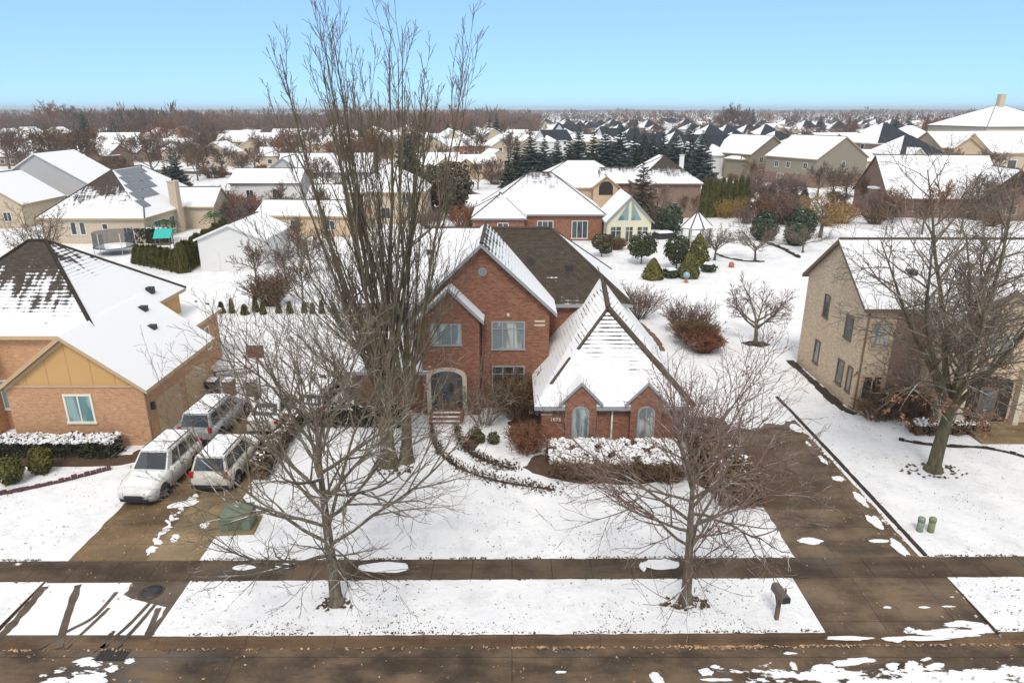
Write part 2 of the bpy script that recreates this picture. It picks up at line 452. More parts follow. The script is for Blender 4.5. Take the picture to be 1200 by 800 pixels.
M['trim_grey'] = m_plain('grey_trim', (0.30, 0.31, 0.32), 0.55, .08)
M['trim_tan'] = m_plain('tan_trim', (0.50, 0.345, 0.20), 0.6, .08)
M['trim_white'] = m_plain('white_trim', (0.72, 0.71, 0.68), 0.5, .06)
M['trim_brown'] = m_plain('brown_trim', (0.16, 0.10, 0.07), 0.6, .1)
M['stone'] = m_plain('cream_stone', (0.60, 0.50, 0.38), 0.8, .15)
M['slate'] = m_plain('slate_siding', (0.20, 0.24, 0.27), 0.6, .1)
M['roof_brown'] = m_roof('brown_shingle_roof', (0.066, 0.051, 0.038))
M['roof_striped'] = m_roof('striped_snow_roof', (0.085, 0.066, 0.050), .09, .30, 1.1, .35)
M['roof_streaky'] = m_roof('streaky_snow_roof', (0.070, 0.056, 0.044), .09, .85, .45, .85)
M['roof_dark'] = m_roof('dark_shingle_roof', (0.030, 0.034, 0.044), .12, .3, .3, .3)
M['roof_grey'] = m_roof('grey_shingle_roof', (0.065, 0.058, 0.052), .10, .6, .4, .75)
M['cap'] = m_plain('ridge_shingle', (0.085, 0.064, 0.046), .9, .35)
M['glass'] = m_glass('window_glass')
M['glass_pale'] = m_glass('window_glass_with_blind', (0.16, 0.19, 0.19), (0.50, 0.53, 0.49), .8)
M['glass_dark'] = m_glass('dark_glass', (0.03, 0.035, 0.04), (0.12, 0.13, 0.13), .4)
M['glass_teal'] = m_glass('teal_glass', (0.10, 0.21, 0.22), (0.34, 0.45, 0.44), .8)
M['solar'] = m_plain('solar_cells', (0.15, 0.16, 0.18), 0.3, .15)
M['alu'] = m_plain('aluminium', (0.5, 0.5, 0.5), 0.4, .05, .6)
M['dark_metal'] = m_plain('dark_metal', (0.03, 0.03, 0.032), 0.5, .2)
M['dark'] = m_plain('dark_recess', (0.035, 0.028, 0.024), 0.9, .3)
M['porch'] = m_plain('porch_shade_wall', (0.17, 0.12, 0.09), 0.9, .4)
M['wood'] = m_plain('weathered_wood', (0.155, 0.10, 0.065), .8, .3)
M['wood_red'] = m_plain('red_brown_panel', (0.16, 0.06, 0.04), .7, .2)
M['green_box'] = m_plain('green_painted_steel', (0.22, 0.27, 0.205), .5, .2)
M['green_bin'] = m_plain('olive_plastic', (0.10, 0.11, 0.06), .6, .3)
M['black_bin'] = m_plain('black_plastic', (0.035, 0.035, 0.035), .5, .3)
M['brown_bin'] = m_plain('brown_plastic', (0.16, 0.085, 0.05), .6, .3)
M['teal'] = m_plain('teal_plastic', (0.03, 0.42, 0.36), .4, .1)
M['net'] = m_plain('dark_net', (0.09, 0.10, 0.115), .8, .2)
M['net'] = None
_n = N('safety_net', .8, .2); _n.col((0.07, 0.08, 0.10)); _n.b.inputs['Alpha'].default_value = .62; M['net'] = _n.m
M['blue'] = m_plain('blue_glaze', (0.20, 0.38, 0.50), .25, .15)
M['terracotta'] = m_plain('terracotta', (0.42, 0.14, 0.07), .7, .2)
M['bark'] = m_bark('grey_brown_bark', (0.150, 0.122, 0.086), 0.45, .5)
M['bark_olive'] = m_bark('olive_bark', (0.118, 0.097, 0.058), 0.15, .7)
M['bark_red'] = m_bark('reddish_twig', (0.205, 0.138, 0.115), 0.3, .1)
M['twig'] = m_bark('grey_twig', (0.185, 0.145, 0.108), 0.30, .2)
M['twig_dark'] = m_bark('dark_twig', (0.150, 0.120, 0.084), 0.2, .3)
M['twig_far'] = m_leaf('far_twigs', (0.150, 0.102, 0.078), .35)
M['twig_rust'] = m_leaf('rusty_twigs', (0.22, 0.105, 0.06), .35)
M['twig_brown'] = m_leaf('brown_twigs', (0.155, 0.10, 0.062), .4)
M['willow'] = m_leaf('yellow_willow_twigs', (0.33, 0.225, 0.080), .35)
M['dry_leaf'] = m_leaf('dry_leaves', (0.27, 0.135, 0.075), .5)
M['spruce'] = m_leaf('blue_spruce', (0.078, 0.108, 0.100), .5, 0)
M['fir'] = m_leaf('dark_fir', (0.050, 0.070, 0.042), .5, .2)
M['fir_brown'] = m_leaf('brownish_fir', (0.085, 0.072, 0.040), .5, .3)
M['arbor'] = m_leaf('arborvitae', (0.098, 0.096, 0.028), .5, .05)
M['topiary'] = m_leaf('clipped_evergreen', (0.058, 0.070, 0.034), .6, .3)
M['topiary_gold'] = m_leaf('golden_evergreen', (0.115, 0.110, 0.030), .5, .1)
M['palm'] = m_leaf('palm_green', (0.06, 0.13, 0.05), .4)
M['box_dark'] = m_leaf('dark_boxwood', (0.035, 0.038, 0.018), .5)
M['woods'] = m_leaf('far_woods', (0.150, 0.102, 0.078), .35)
M['paint_white'] = m_paint('white_car_paint', (0.66, 0.65, 0.62))
M['paint_silver'] = m_paint('silver_car_paint', (0.33, 0.34, 0.35))
M['paint_grey'] = m_paint('grey_car_paint', (0.17, 0.17, 0.18))
M['tyre'] = m_plain('tyre_rubber', (0.02, 0.02, 0.02), .9, .3)
M['rim'] = m_plain('alloy_rim', (0.35, 0.35, 0.36), .35, .1, .7)
M['red_lens'] = m_plain('red_lens', (0.40, 0.012, 0.015), .2, .1)
M['clear_lens'] = m_plain('clear_lens', (0.62, 0.62, 0.60), .15, .1)
M['plate'] = m_plain('number_plate', (0.62, 0.62, 0.60), .5, .05)
M['cream_paint'] = m_plain('cream_paint', (0.74, 0.70, 0.58), .6, .05)
M['leaf_litter'] = m_leaf('leaf_litter', (0.36, 0.235, 0.145), .7)
M['tuft'] = m_leaf('grass_bits', (0.10, 0.078, 0.048), .5)

# ---------------------------------------------------------------- ground, road, pavements
def sk(x, y): return y + 0.008 * x          # the street runs very slightly askew
def ragged_strip(mb, x0, x1, y0, y1, z, amp0, amp1, step=0.25, m=0, seed=1, z1=None, askew=True):
    nx = max(2, int(abs(x1 - x0) / step)); prev = None
    for i in range(nx + 1):
        x = x0 + (x1 - x0) * i / nx
        s0 = mnoise.noise(Vector((x * 1.6, seed, 0))) + .6 * mnoise.noise(Vector((x * 5, seed, 3)))
        s1 = mnoise.noise(Vector((x * 1.6, seed + 9, 0))) + .6 * mnoise.noise(Vector((x * 5, seed + 9, 3)))
        a = (x, (sk(x, y0) if askew else y0) + s0 * amp0, z); b = (x, (sk(x, y1) if askew else y1) + s1 * amp1, z if z1 is None else z1)
        if prev: mb.face((prev[0], a, b, prev[1]), m)
        prev = (a, b)
def ragged_col(mb, x0, x1, y0, y1, z, amp, step=0.3, seed=1, m=0, askew=True):
    ny = max(2, int((y1 - y0) / step)); prev = None
    for i in range(ny + 1):
        y = y0 + (y1 - y0) * i / ny
        s0 = mnoise.noise(Vector((y * 1.3, seed, 5))) + .5 * mnoise.noise(Vector((y * 4, seed, 7)))
        s1 = mnoise.noise(Vector((y * 1.3, seed + 5, 5))) + .5 * mnoise.noise(Vector((y * 4, seed + 5, 7)))
        a = (x0 + s0 * amp, sk(x0, y) if askew else y, z); b = (x1 + s1 * amp, sk(x1, y) if askew else y, z)
        if prev: mb.face((prev[0], prev[1], b, a), m)
        prev = (a, b)
g = MB()
_gx = (-4500, -200, 0, 200, 4500)
for xa, xb in zip(_gx, _gx[1:]):
    g.face(((xa, sk(max(-200, min(200, xa)), 21.9), 0), (xb, sk(max(-200, min(200, xb)), 21.9), 0), (xb, 9000, 0), (xa, 9000, 0)))
struct('ground', g, M['ground'])
near = MB(); near.face(((-400, -300, 0), (400, -300, 0), (400, sk(400, 9.2), 0), (-400, sk(-400, 9.2), 0)))
near.face(((-400, sk(-400, 9.2), 0), (400, sk(400, 9.2), 0), (400, sk(400, 9.2), -.14), (-400, sk(-400, 9.2), -.14)))
struct('lawn_across_the_road', near, M['ground'])
rd = MB()
for i in range(-20, 20):
    a, b = i * 10, i * 10 + 10
    rd.face(((a, sk(a, 9.1), -0.13), (b, sk(b, 9.1), -0.13), (b, sk(b, 18.47), -0.13), (a, sk(a, 18.47), -0.13)))
struct('road', rd, M['road'])
# kerb with two dropped lengths at the driveways
AP = [(-17.8, -12.25), (10.75, 16.7)]
cb = MB()
def curb_run(x0, x1, ztop, zin):
    n_ = max(1, int((x1 - x0) / 4))
    for i in range(n_):
        a = x0 + (x1 - x0) * i / n_; b = x0 + (x1 - x0) * (i + 1) / n_
        prof = [(18.46, -.14), (18.46, -.118), (18.66, -.116), (18.70, ztop), (18.86, ztop + .004), (18.93, zin), (18.93, -.14)]
        for (y0, z0), (y1, z1) in zip(prof, prof[1:]):
            cb.face(((a, sk(a, y0), z0), (b, sk(b, y0), z0), (b, sk(b, y1), z1), (a, sk(a, y1), z1)))
curb_run(-200, AP[0][0], .012, .012); curb_run(*AP[0], -.085, -.085); curb_run(AP[0][1], AP[1][0], .012, .012)
curb_run(*AP[1], -.085, -.085); curb_run(AP[1][1], 200, .012, .012)
struct('kerb', cb, M['curb'])
# snowy verge between kerb and pavement
vg = MB()
for x0, x1, sd in ((-200, AP[0][0], 1), (AP[0][1], AP[1][0], 2), (AP[1][1], 200, 3)):
    vg_step = .2 if x0 > -100 and x1 < 100 else .6
    ragged_strip(vg, x0, x1, 18.86, 21.95, .030, .05, .03, vg_step, 0, sd, .010)
struct('verge', vg, M['ground'])
vs = MB()
for xe in (AP[0][0], AP[0][1], AP[1][0], AP[1][1]):
    for i in range(6):
        ya, yb = 18.86 + i * .515, 18.86 + (i + 1) * .515
        vs.box(xe - .035, sk(xe, ya), -.2, xe + .035, sk(xe, yb), .018 - i * .003)
struct('verge_edge', vs, M['mulch'])
# driveways
dr = MB(); ragged_col(dr, 11.35, 16.35, 21.7, 37.2, .004, .10, .3, 4)
ap = MB(); ragged_strip(ap, AP[1][0], AP[1][1], 18.90, 21.8, -.086, 0, 0, .5, 0, 1, .003)
struct('driveway', dr, M['drive']); struct('driveway_apron', ap, M['drive'])
dl = MB(); ragged_col(dl, -17.65, -12.55, 21.7, 37.5, .004, .10, .3, 6); struct('driveway', dl, M['drive_left'])
ap = MB(); ragged_strip(ap, AP[0][0], AP[0][1], 18.90, 21.8, -.086, 0, 0, .5, 0, 1, .003); struct('driveway_apron', ap, M['track'])
st = MB(); ragged_col(st, -14.55, -12.45, 21.9, 28.6, .009, .06, .3, 8); struct('driveway_strip', st, M['strip'])
# pavement
sw = MB()
for x0, x1 in ((-120, -30), (-30, 30), (30, 120)):
    ragged_strip(sw, x0, x1, 21.76, 23.02, .013, .035, .05, .2, 0, 11)
struct('pavement', sw, M['walk'])

def blob_patch(mb, cx, cy, rx, ry, z, seed, th=.012, rot=0.0, n=46, rag=.32, m=0):
    """an irregular flat pat of snow with a low domed top"""
    ring = []; inner = []
    th += .007 * ((seed * 7.31) % 1.0)
    for k in range(n):
        a = 2 * math.pi * k / n
        q = 1 + rag * (mnoise.noise(Vector((math.cos(a) * 1.6 + seed * 3.1, math.sin(a) * 1.6, seed))) + .6 * mnoise.noise(Vector((math.cos(a) * 5, math.sin(a) * 5, seed * 2.0))))
        x, y = rx * q * math.cos(a), ry * q * math.sin(a)
        X = cx + x * math.cos(rot) - y * math.sin(rot); Y = cy + x * math.sin(rot) + y * math.cos(rot)
        ring.append((X, Y, z)); inner.append((cx + (X - cx) * .86, cy + (Y - cy) * .86, z + th))
    for k in range(n):
        k2 = (k + 1) % n; mb.face((ring[k], ring[k2], inner[k2], inner[k]), m)
    mb.face(inner, m)
# pats of snow left on pavement, driveways and road
sp = MB(weld=False)
rr = random.Random(5)
for px, py, rx, ry in ((450, 665, 1.02, .33), (337, 663, .45, .16), (285, 665, .45, .17), (775, 661, .72, .33), (753, 664, .12, .3), (950, 634, .5, .24), (1030, 634, .42, .12)):
    p = G(px, py); blob_patch(sp, p.x, p.y, rx, ry, .016, px * .37, .02, 0, 46, .22)
for px, py, rx, ry in ((1043, 679, .95, .035), (990, 746, 1.0, .10), (1047, 747, .32, .12), (1080, 746, .9, .12), (1118, 740, 1.1, .20), (1130, 730, .7, .2), (1040, 711, .14, .06), (1083, 711, .22, .05), (1112, 710, .25, .04), (1085, 740, .4, .1)):
    p = G(px, py, -.03); blob_patch(sp, p.x, p.y, rx, ry, -.03 - max(0, 20.6 - p.y) * .028, px * .11, .012, 0, 40, .4)
# snow along the right rim of the driveway
for k in range(7):
    t = k / 6; blob_patch(sp, 16.05 - rr.random() * .25, 23.8 + t * 11, .10 + rr.random() * .22, .2 + rr.random() * .4, .01, k * 1.7, .014, 0, 24, .4)
# strip of snow between the two lanes of the left drive
for k in range(22):
    t = k / 21; blob_patch(sp, -14.78 + rr.gauss(0, .10), 23.3 + t * 4.4 + rr.gauss(0, .1), .05 + rr.random() * .15, .06 + .22 * rr.random(), .013, k * 2.3, .02, rr.random(), 22, .5)
for px, py, rx, ry in ((215, 590, 1.1, .5), (240, 615, .3, .4), (205, 630, .3, .5)):
    p = G(px, py); blob_patch(sp, p.x, p.y, rx * .6, ry * .6, .012, px * .2, .015, .4, 30, .4)
# road pats lower left and right
for px, py, rx, ry, ro in ((104, 777, .32, .13, 0), (97, 773, .30, .10, .3), (112, 779, .14, .08, .2), (132, 783, .18, .14, .1), (152, 774, .16, .11, 0), (104, 796, .62, .22, 0), (108, 787, .32, .03, -.2), (68, 799, .25, .05, 0),
                           (657, 787, .16, .05, 0), (993, 776, .62, .12, .05), (966, 782, .4, .12, 0), (1010, 773, .45, .10, 0), (1045, 780, .25, .14, .4), (1068, 779, .3, .16, .5), (1085, 772, .2, .05, .3), (1095, 780, .4, .11, .3), (925, 765, .22, .05, 0), (930, 780, .10, .2, 0),
                           (770, 795, .18, .3, .4), (828, 787, .22, .16, .2), (838, 781, .16, .08, 0), (840, 796, .5, .06, 0)):
    p = G(px, py, -.13); blob_patch(sp, p.x, p.y, rx, ry, -.127, px * .13, .014, ro, 34, .42)
# melting snow that hides the far ends of both driveways
for k in range(15):
    blob_patch(sp, 11.2 + (k % 8) * .78, 36.9 - (.9 if k > 7 else 0) * rr.random() * 1.6, .55 + rr.random() * .5, .4 + rr.random() * .7, .008, 50 + k * 1.3, .03, rr.random(), 34, .4)
for k in range(9):
    blob_patch(sp, -17.4 + k * .66, 37.6 + rr.gauss(0, .3), .6, .5 + rr.random() * .5, .008, 80 + k * 1.3, .03, rr.random(), 34, .4)
struct('snow_patches', sp, M['snow'])['kind'] = 'stuff'
# snow on the left apron, cut by bare wheel tracks
def zap(y): return -.086 + max(0.0, min(1.0, (y - 18.9) / 2.9)) * .089
sn = MB(weld=False)
def strip_path(mb, pts, wd, zoff, zf, m=0, jit=.0, seed=0):
    """a flat ribbon along pts, smoothed"""
    P = [Vector((p[0], p[1], 0)) for p in pts]; Q = []
    for i in range(len(P) - 1):
        p0 = P[max(i - 1, 0)]; p1 = P[i]; p2 = P[i + 1]; p3 = P[min(i + 2, len(P) - 1)]
        for k in range(10):
            t = k / 10
            Q.append(.5 * ((2 * p1) + (p2 - p0) * t + (2 * p0 - 5 * p1 + 4 * p2 - p3) * t * t + (3 * p1 - p0 - 3 * p2 + p3) * t ** 3))
    Q.append(P[-1]); prev = None
    for i, q in enumerate(Q):
        d = (Q[min(i + 1, len(Q) - 1)] - Q[max(i - 1, 0)]); d = d.normalized() if d.length > 0 else Vector((1, 0, 0))
        nrm = Vector((-d.y, d.x, 0)); ww = wd * (1 + jit * mnoise.noise(Vector((i * .35, seed, 1))))
        a = q + nrm * ww; b = q - nrm * ww
        a.z = zf(a.y) + zoff; b.z = zf(b.y) + zoff
        if prev: mb.face((prev[0], prev[1], b, a), m)
        prev = (a, b)
ny = 12
for i in range(ny):
    y0 = 18.95 + (21.62 - 18.95) * i / ny; y1 = 18.95 + (21.62 - 18.95) * (i + 1) / ny
    def xr(y):   # the bare pool near the pavement cuts into it from the right
        t = (y - 20.3) / 1.3
        return (-12.5 - (1.9 * min(1, max(0, t * 2.4)) if t > 0 else 0)) + .1 * mnoise.noise(Vector((y * 3, 2, 2)))
    sn.face(((-17.7, y0, zap(y0) + .006), (xr(y0), y0, zap(y0) + .006), (xr(y1), y1, zap(y1) + .006), (-17.7, y1, zap(y1) + .006)))
struct('snow_on_apron', sn, M['snow'])
tk = MB(weld=False)
for pts, wd, jit in (([(52, 688), (35, 708), (10, 735), (-8, 752)], .15, .5), ([(92, 686), (78, 724), (68, 758)], .13, .4),
                ([(137, 694), (110, 722), (80, 738), (45, 758)], .075, .3), ([(128, 712), (105, 733), (76, 758)], .07, .3),
                ([(176, 706), (150, 732), (118, 758)], .075, .3), ([(182, 708), (160, 733), (135, 758)], .075, .3), ([(186, 712), (176, 735), (170, 746)], .10, .4), ([(134, 738), (122, 750), (120, 758)], .08, .6)):
    strip_path(tk, [tuple(G(a, b, -.04))[:2] for a, b in pts], wd, .011, zap, 0, jit, pts[0][0])
struct('wheel_tracks', tk, M['track'])
# front walk of the brick house, its dark borders, planting beds
wk = MB(weld=False)
WALK = [(-3.95, 36.0), (-3.7, 34.0), (-3.1, 32.1), (-1.9, 30.6), (-0.2, 29.6), (2.2, 28.9)]
def z0f(y): return 0.0
strip_path(wk, WALK, .62, .006, z0f); struct('front_walk', wk, M['ground'])
def offset_path(pts, d):
    out = []
    for i, p in enumerate(pts):
        a = Vector(pts[max(i - 1, 0)]); b = Vector(pts[min(i + 1, len(pts) - 1)]); t = (b - a).normalized()
        out.append((p[0] - t.y * d, p[1] + t.x * d))
    return out
ed = MB(weld=False)
for d in (-.68, .68): strip_path(ed, offset_path(WALK, d)[:5 if d > 0 else 6], .085, .014, z0f, 0, 1.0, d)
for d in (-.68, .68):
    _p = offset_path(WALK, d)[:5 if d > 0 else 6]
    for _k in range(1500):
        _t = rr.random() ** .8 * (len(_p) - 1.001); _i = int(_t); _f = _t - _i
        _q = Vector(_p[_i]).lerp(Vector(_p[_i + 1]), _f); _w = .07 + .05 * _t
        ed.leaf(Vector((_q.x + rr.gauss(0, _w), _q.y + rr.gauss(0, _w), .02 + rr.random() * .09)), .02 + rr.random() * .06, .015 + rr.random() * .04, rr, Vector((rr.gauss(0, .6), rr.gauss(0, .6), .8)), 1 if rr.random() < .35 else 0)
bd = MB(weld=False)
blob_patch(bd, 4.8, 30.6, 4.0, 1.9, .008, 3, .02, 0, 60, .15); blob_patch(bd, 11.4, 30.0, 2.6, 3.2, .008, 5, .02, 0, 60, .2)
blob_patch(bd, 1.0, 34.8, 1.1, 1.9, .008, 8, .02, 0, 50, .3)
strip_path(bd, [(-26.5, 31.0), (-20.2, 31.1), (-19.2, 32.0)], .55, .008, z0f, 0, .3, 2)
blob_patch(bd, -2.2, 33.2, .5, .9, .008, 9, .02, 0, 40, .4)
struct('planting_bed', bd, M['mulch'])
struct('walk_border', ed, [M['mulch'], M['edging']])

# ---------------------------------------------------------------- building helpers
def vol_gable(mw, mr, x0, x1, y0, y1, ze, sl, axis='y', oh=.35, og=.3, snow=(1, 1, 1, 1), z0=0.0, wm=0, gm=None, th=.16, caps=None, wall=True, gz=None):
    """gabled volume: walls into mw (slot wm, gable ends slot gm above gz), roof into mr (slots 0 roof, 1 trim, 2 cap).
    snow = low edge/ridge of the west (south) plane, low edge/ridge of the east (north) plane"""
    def P(a, b, z): return (a, b, z) if axis == 'y' else (b, a, z)
    a0, a1, b0, b1 = (x0, x1, y0, y1) if axis == 'y' else (y0, y1, x0, x1)
    h = (a1 - a0) / 2; ac = (a0 + a1) / 2; zr = ze + sl * h
    gm = wm if gm is None else gm; gz = ze if gz is None else gz
    if wall:
        for aa in (a0, a1): mw.face((P(aa, b0, z0), P(aa, b1, z0), P(aa, b1, ze), P(aa, b0, ze)), wm)
        for bb in (b0, b1):
            if gm == wm: mw.face((P(a0, bb, z0), P(a1, bb, z0), P(a1, bb, ze), P(ac, bb, zr), P(a0, bb, ze)), wm)
            else:
                mw.face((P(a0, bb, z0), P(a1, bb, z0), P(a1, bb, gz), P(a0, bb, gz)), wm)
                mw.face((P(a0, bb, gz), P(a1, bb, gz), P(a1, bb, ze), P(ac, bb, zr), P(a0, bb, ze)), gm)
    zl = ze - sl * oh
    for sgn, s0, s1 in ((-1, snow[0], snow[1]), (1, snow[2], snow[3])):
        ae = ac + sgn * (h + oh)
        lo0, lo1 = P(ae, b0 - og, zl + th), P(ae, b1 + og, zl + th); hi0, hi1 = P(ac, b0 - og, zr + th), P(ac, b1 + og, zr + th)
        mr.face((lo0, lo1, hi1, hi0), 0, (s0, s0, s1, s1))
        mr.face((P(ae, b0 - og, zl), P(ae, b1 + og, zl), P(ac, b1 + og, zr), P(ac, b0 - og, zr)), 1)
        mr.face((P(ae, b0 - og, zl - .06), P(ae, b1 + og, zl - .06), lo1, lo0), 1)
        for bb, sg in ((b0 - og, -1), (b1 + og, 1)):
            mr.face((P(ae, bb, zl - .06), P(ac, bb, zr - .08), P(ac, bb, zr + th), P(ae, bb, zl + th)), 1)
    if caps is not None:
        caps.tube((P(ac, b0 - og + .02, zr + th), P(ac, b1 + og - .02, zr + th)), .10, 4)
    return zr + th
def vol_hip(mw, mr, x0, x1, y0, y1, ze, sl, oh=.4, snow=None, z0=0.0, wm=0, th=.16, caps=None, wall=True, capw=.10):
    """hipped volume; snow: dict of side -> (low edge, ridge)"""
    snow = snow or {}
    if wall:
        c = ((x0, y0), (x1, y0), (x1, y1), (x0, y1))
        for i in range(4):
            p, q = c[i], c[(i + 1) % 4]
            mw.face(((*p, z0), (*q, z0), (*q, ze), (*p, ze)), wm)
    X0, X1, Y0, Y1 = x0 - oh, x1 + oh, y0 - oh, y1 + oh
    zl = ze - sl * oh + th; hw = min(X1 - X0, Y1 - Y0) / 2; zr = zl + sl * hw
    if X1 - X0 >= Y1 - Y0: ra, rb = (X0 + hw, (Y0 + Y1) / 2, zr), (X1 - hw, (Y0 + Y1) / 2, zr)
    else: ra, rb = ((X0 + X1) / 2, Y0 + hw, zr), ((X0 + X1) / 2, Y1 - hw, zr)
    A, B, C_, D = (X0, Y0, zl), (X1, Y0, zl), (X1, Y1, zl), (X0, Y1, zl)
    def sn(k): return snow.get(k, snow.get('*', (1, 1)))
    if X1 - X0 >= Y1 - Y0:
        pl = (('S', (A, B, rb, ra)), ('N', (C_, D, ra, rb)), ('W', (D, A, ra)), ('E', (B, C_, rb)))
    else:
        pl = (('S', (A, B, ra)), ('N', (C_, D, rb)), ('W', (D, A, ra, rb)), ('E', (B, C_, rb, ra)))
    for k, q in pl:
        lo, hi = sn(k); mr.face(q, 0, [lo if abs(p[2] - zl) < 1e-6 else hi for p in q])
    zb = zl - th - .06
    for p, q in ((A, B), (B, C_), (C_, D), (D, A)):
        mr.face(((p[0], p[1], zb), (q[0], q[1], zb), q, p), 1)
    mr.face([(p[0], p[1], zb) for p in (D, C_, B, A)], 1)
    if caps is not None:
        for p, q in ((A, ra), (B, rb), (C_, rb), (D, ra), (ra, rb)):
            if (Vector(p) - Vector(q)).length > .2: caps.tube((p, q), capw, 4)
    return ra, rb
ROT = {'S': 0.0, 'E': math.pi / 2, 'W': -math.pi / 2, 'N': math.pi}
def window(parent, x, y, z0, z1, wd, side='S', lights=2, frame='trim_white', glass='glass', arch=0.0, off=0.0, transom=False, trim=.085, name='window', rz=None):
    """a window as a part of parent with its glass as a sub-part; built in the parent's own space"""
    T = TM(x, y, 0, ROT[side] if rz is None else rz)
    f = MB(T); hw = wd / 2
    d0 = -.055 - off
    if arch > 0:
        prof = [(-hw, z0), (hw, z0), (hw, z1 - arch)] + [(hw * math.cos(a), z1 - arch + arch * math.sin(a)) for a in [math.pi * k / 10 for k in range(1, 10)]] + [(-hw, z1 - arch)]
        for i in range(len(prof)):
            p, q = prof[i], prof[(i + 1) % len(prof)]
            cx, cz = 0, (z0 + z1 - arch) / 2
            def inn(p): return (p[0] * (1 - trim / hw), cz + (p[1] - cz) * (1 - trim / (z1 - cz)))
            a, b = inn(p), inn(q)
            f.face(((p[0], d0, p[1]), (q[0], d0, q[1]), (b[0], d0, b[1]), (a[0], d0, a[1])))
            f.face(((p[0], d0, p[1]), (q[0], d0, q[1]), (q[0], .02, q[1]), (p[0], .02, p[1])))
            f.face(((a[0], d0, a[1]), (b[0], d0, b[1]), (b[0], .0, b[1]), (a[0], .0, a[1])))
    else:
        f.box(-hw, d0, z0, -hw + trim, .02, z1); f.box(hw - trim, d0, z0, hw, .02, z1)
        f.box(-hw + trim, d0, z1 - trim, hw - trim, .02, z1); f.box(-hw - .04, d0 - .03, z0 - .05, hw + .04, .02, z0 + trim * .7)
    for k in range(1, lights):
        xx = -hw + wd * k / lights; f.box(xx - .035, d0 + .012, z0 + trim * .7, xx + .035, .0, z1 - max(trim, arch * .35))
    if transom: f.box(-hw + trim, d0 + .014, z0 + (z1 - z0) * .72, hw - trim, .0, z0 + (z1 - z0) * .72 + .05)
    o = f.build(name, M[frame], parent)
    p = MB(T)
    if arch > 0: p.face([(q[0] * .96, -.014 - off, z0 + (q[1] - z0) * .985) for q in prof])
    else: p.face(((-hw + .02, -.014 - off, z0 + .02), (hw - .02, -.014 - off, z0 + .02), (hw - .02, -.014 - off, z1 - .02), (-hw + .02, -.014 - off, z1 - .02)))
    p.build('pane', M[glass], o)
    return o
def chimney(parent, x0, y0, x1, y1, z0, z1, m, pot=True):
    c = MB(); c.box(x0, y0, z0, x1, y1, z1, 0); c.box(x0 - .08, y0 - .08, z1 + .001, x1 + .08, y1 + .08, z1 + .14, 1)
    if pot: c.lathe([(.16, z1 + .14), (.14, z1 + .45)], 8, 2); 
    if pot:
        for i in range(len(c.V)):
            if c.V[i].z > z1 + .139 and abs(c.V[i].x) < .17 and abs(c.V[i].y) < .17: c.V[i] = c.V[i] + Vector(((x0 + x1) / 2, (y0 + y1) / 2, 0))
    return c.build('chimney', [M[m], M['stone'], M['dark_metal']], parent)
def downpipe(parent, x, y, z0, z1, m='trim_grey', out=-.06):
    d = MB(); d.tube(((x, y + out, z0), (x, y + out, z1)), .05, 6); return d.build('downpipe', M[m], parent)
def snow_cap(mb, c0, c1, c2, c3, th, seed=1, nx=10, ny=8, rag=.12, m=0):
    """a soft slab of snow lying on the quad c0..c3 (its own thickness, rounded rim)"""
    c0, c1, c2, c3 = map(Vector, (c0, c1, c2, c3)); nrm = (c1 - c0).cross(c3 - c0).normalized()
    if nrm.z < 0: nrm = -nrm
    grid = []
    for j in range(ny + 1):
        row = []
        for i in range(nx + 1):
            u, v = i / nx, j / ny
            p = (c0 * (1 - u) + c1 * u) * (1 - v) + (c3 * (1 - u) + c2 * u) * v
            e = min(u, 1 - u, v, 1 - v)
            k = min(1, e / .16); k = math.sqrt(max(0, 1 - (1 - k) ** 2))
            q = mnoise.noise(Vector((p.x * 2.2 + seed, p.y * 2.2, seed)))
            cen = (c0 + c1 + c2 + c3) / 4
            if e < .001: p = p + (cen - p) * rag * (.5 + .9 * abs(mnoise.noise(Vector((p.x * 4, p.y * 4, seed)))))
            row.append(p + nrm * (.004 + th * k * (1 + .35 * q)))
        grid.append(row)
    for j in range(ny):
        for i in range(nx): mb.face((grid[j][i], grid[j][i + 1], grid[j + 1][i + 1], grid[j + 1][i]), m, None, True)

# ---------------------------------------------------------------- the brick house in the middle
hero = thing('brick_house', 'red brick two-storey house with steep gables and arched entry, in the middle', 'house', (0, 40, 0))
HT = Matrix.Translation((0, -40, 0))
hw_ = MB(HT); hr = MB(HT); hc = MB(HT); hs_ = MB(HT)
# main block, cross gable, entry gable, left room, garage wing
vol_hip(hw_, hr, -9.6, 6.95, 40.4, 49.2, 5.95, .80, .4, {'S': (.25, .0), 'E': (.9, .7), 'W': (1, 1), 'N': (.9, .5)}, caps=hc)
ws = MB(HT)   # snow still lies on the part of the front slope left of the cross gable
vol_gable(hw_, hr, -5.55, 2.15, 37.6, 44.2, 6.25, .94, 'y', .42, .42, (1.25, 1.15, 1.25, .42), caps=hc, wm=0)
vol_gable(hw_, hr, -5.15, -1.85, 36.6, 37.9, 5.95, 1.0, 'y', .28, .30, (1.2, 1.1, 1.15, .8))
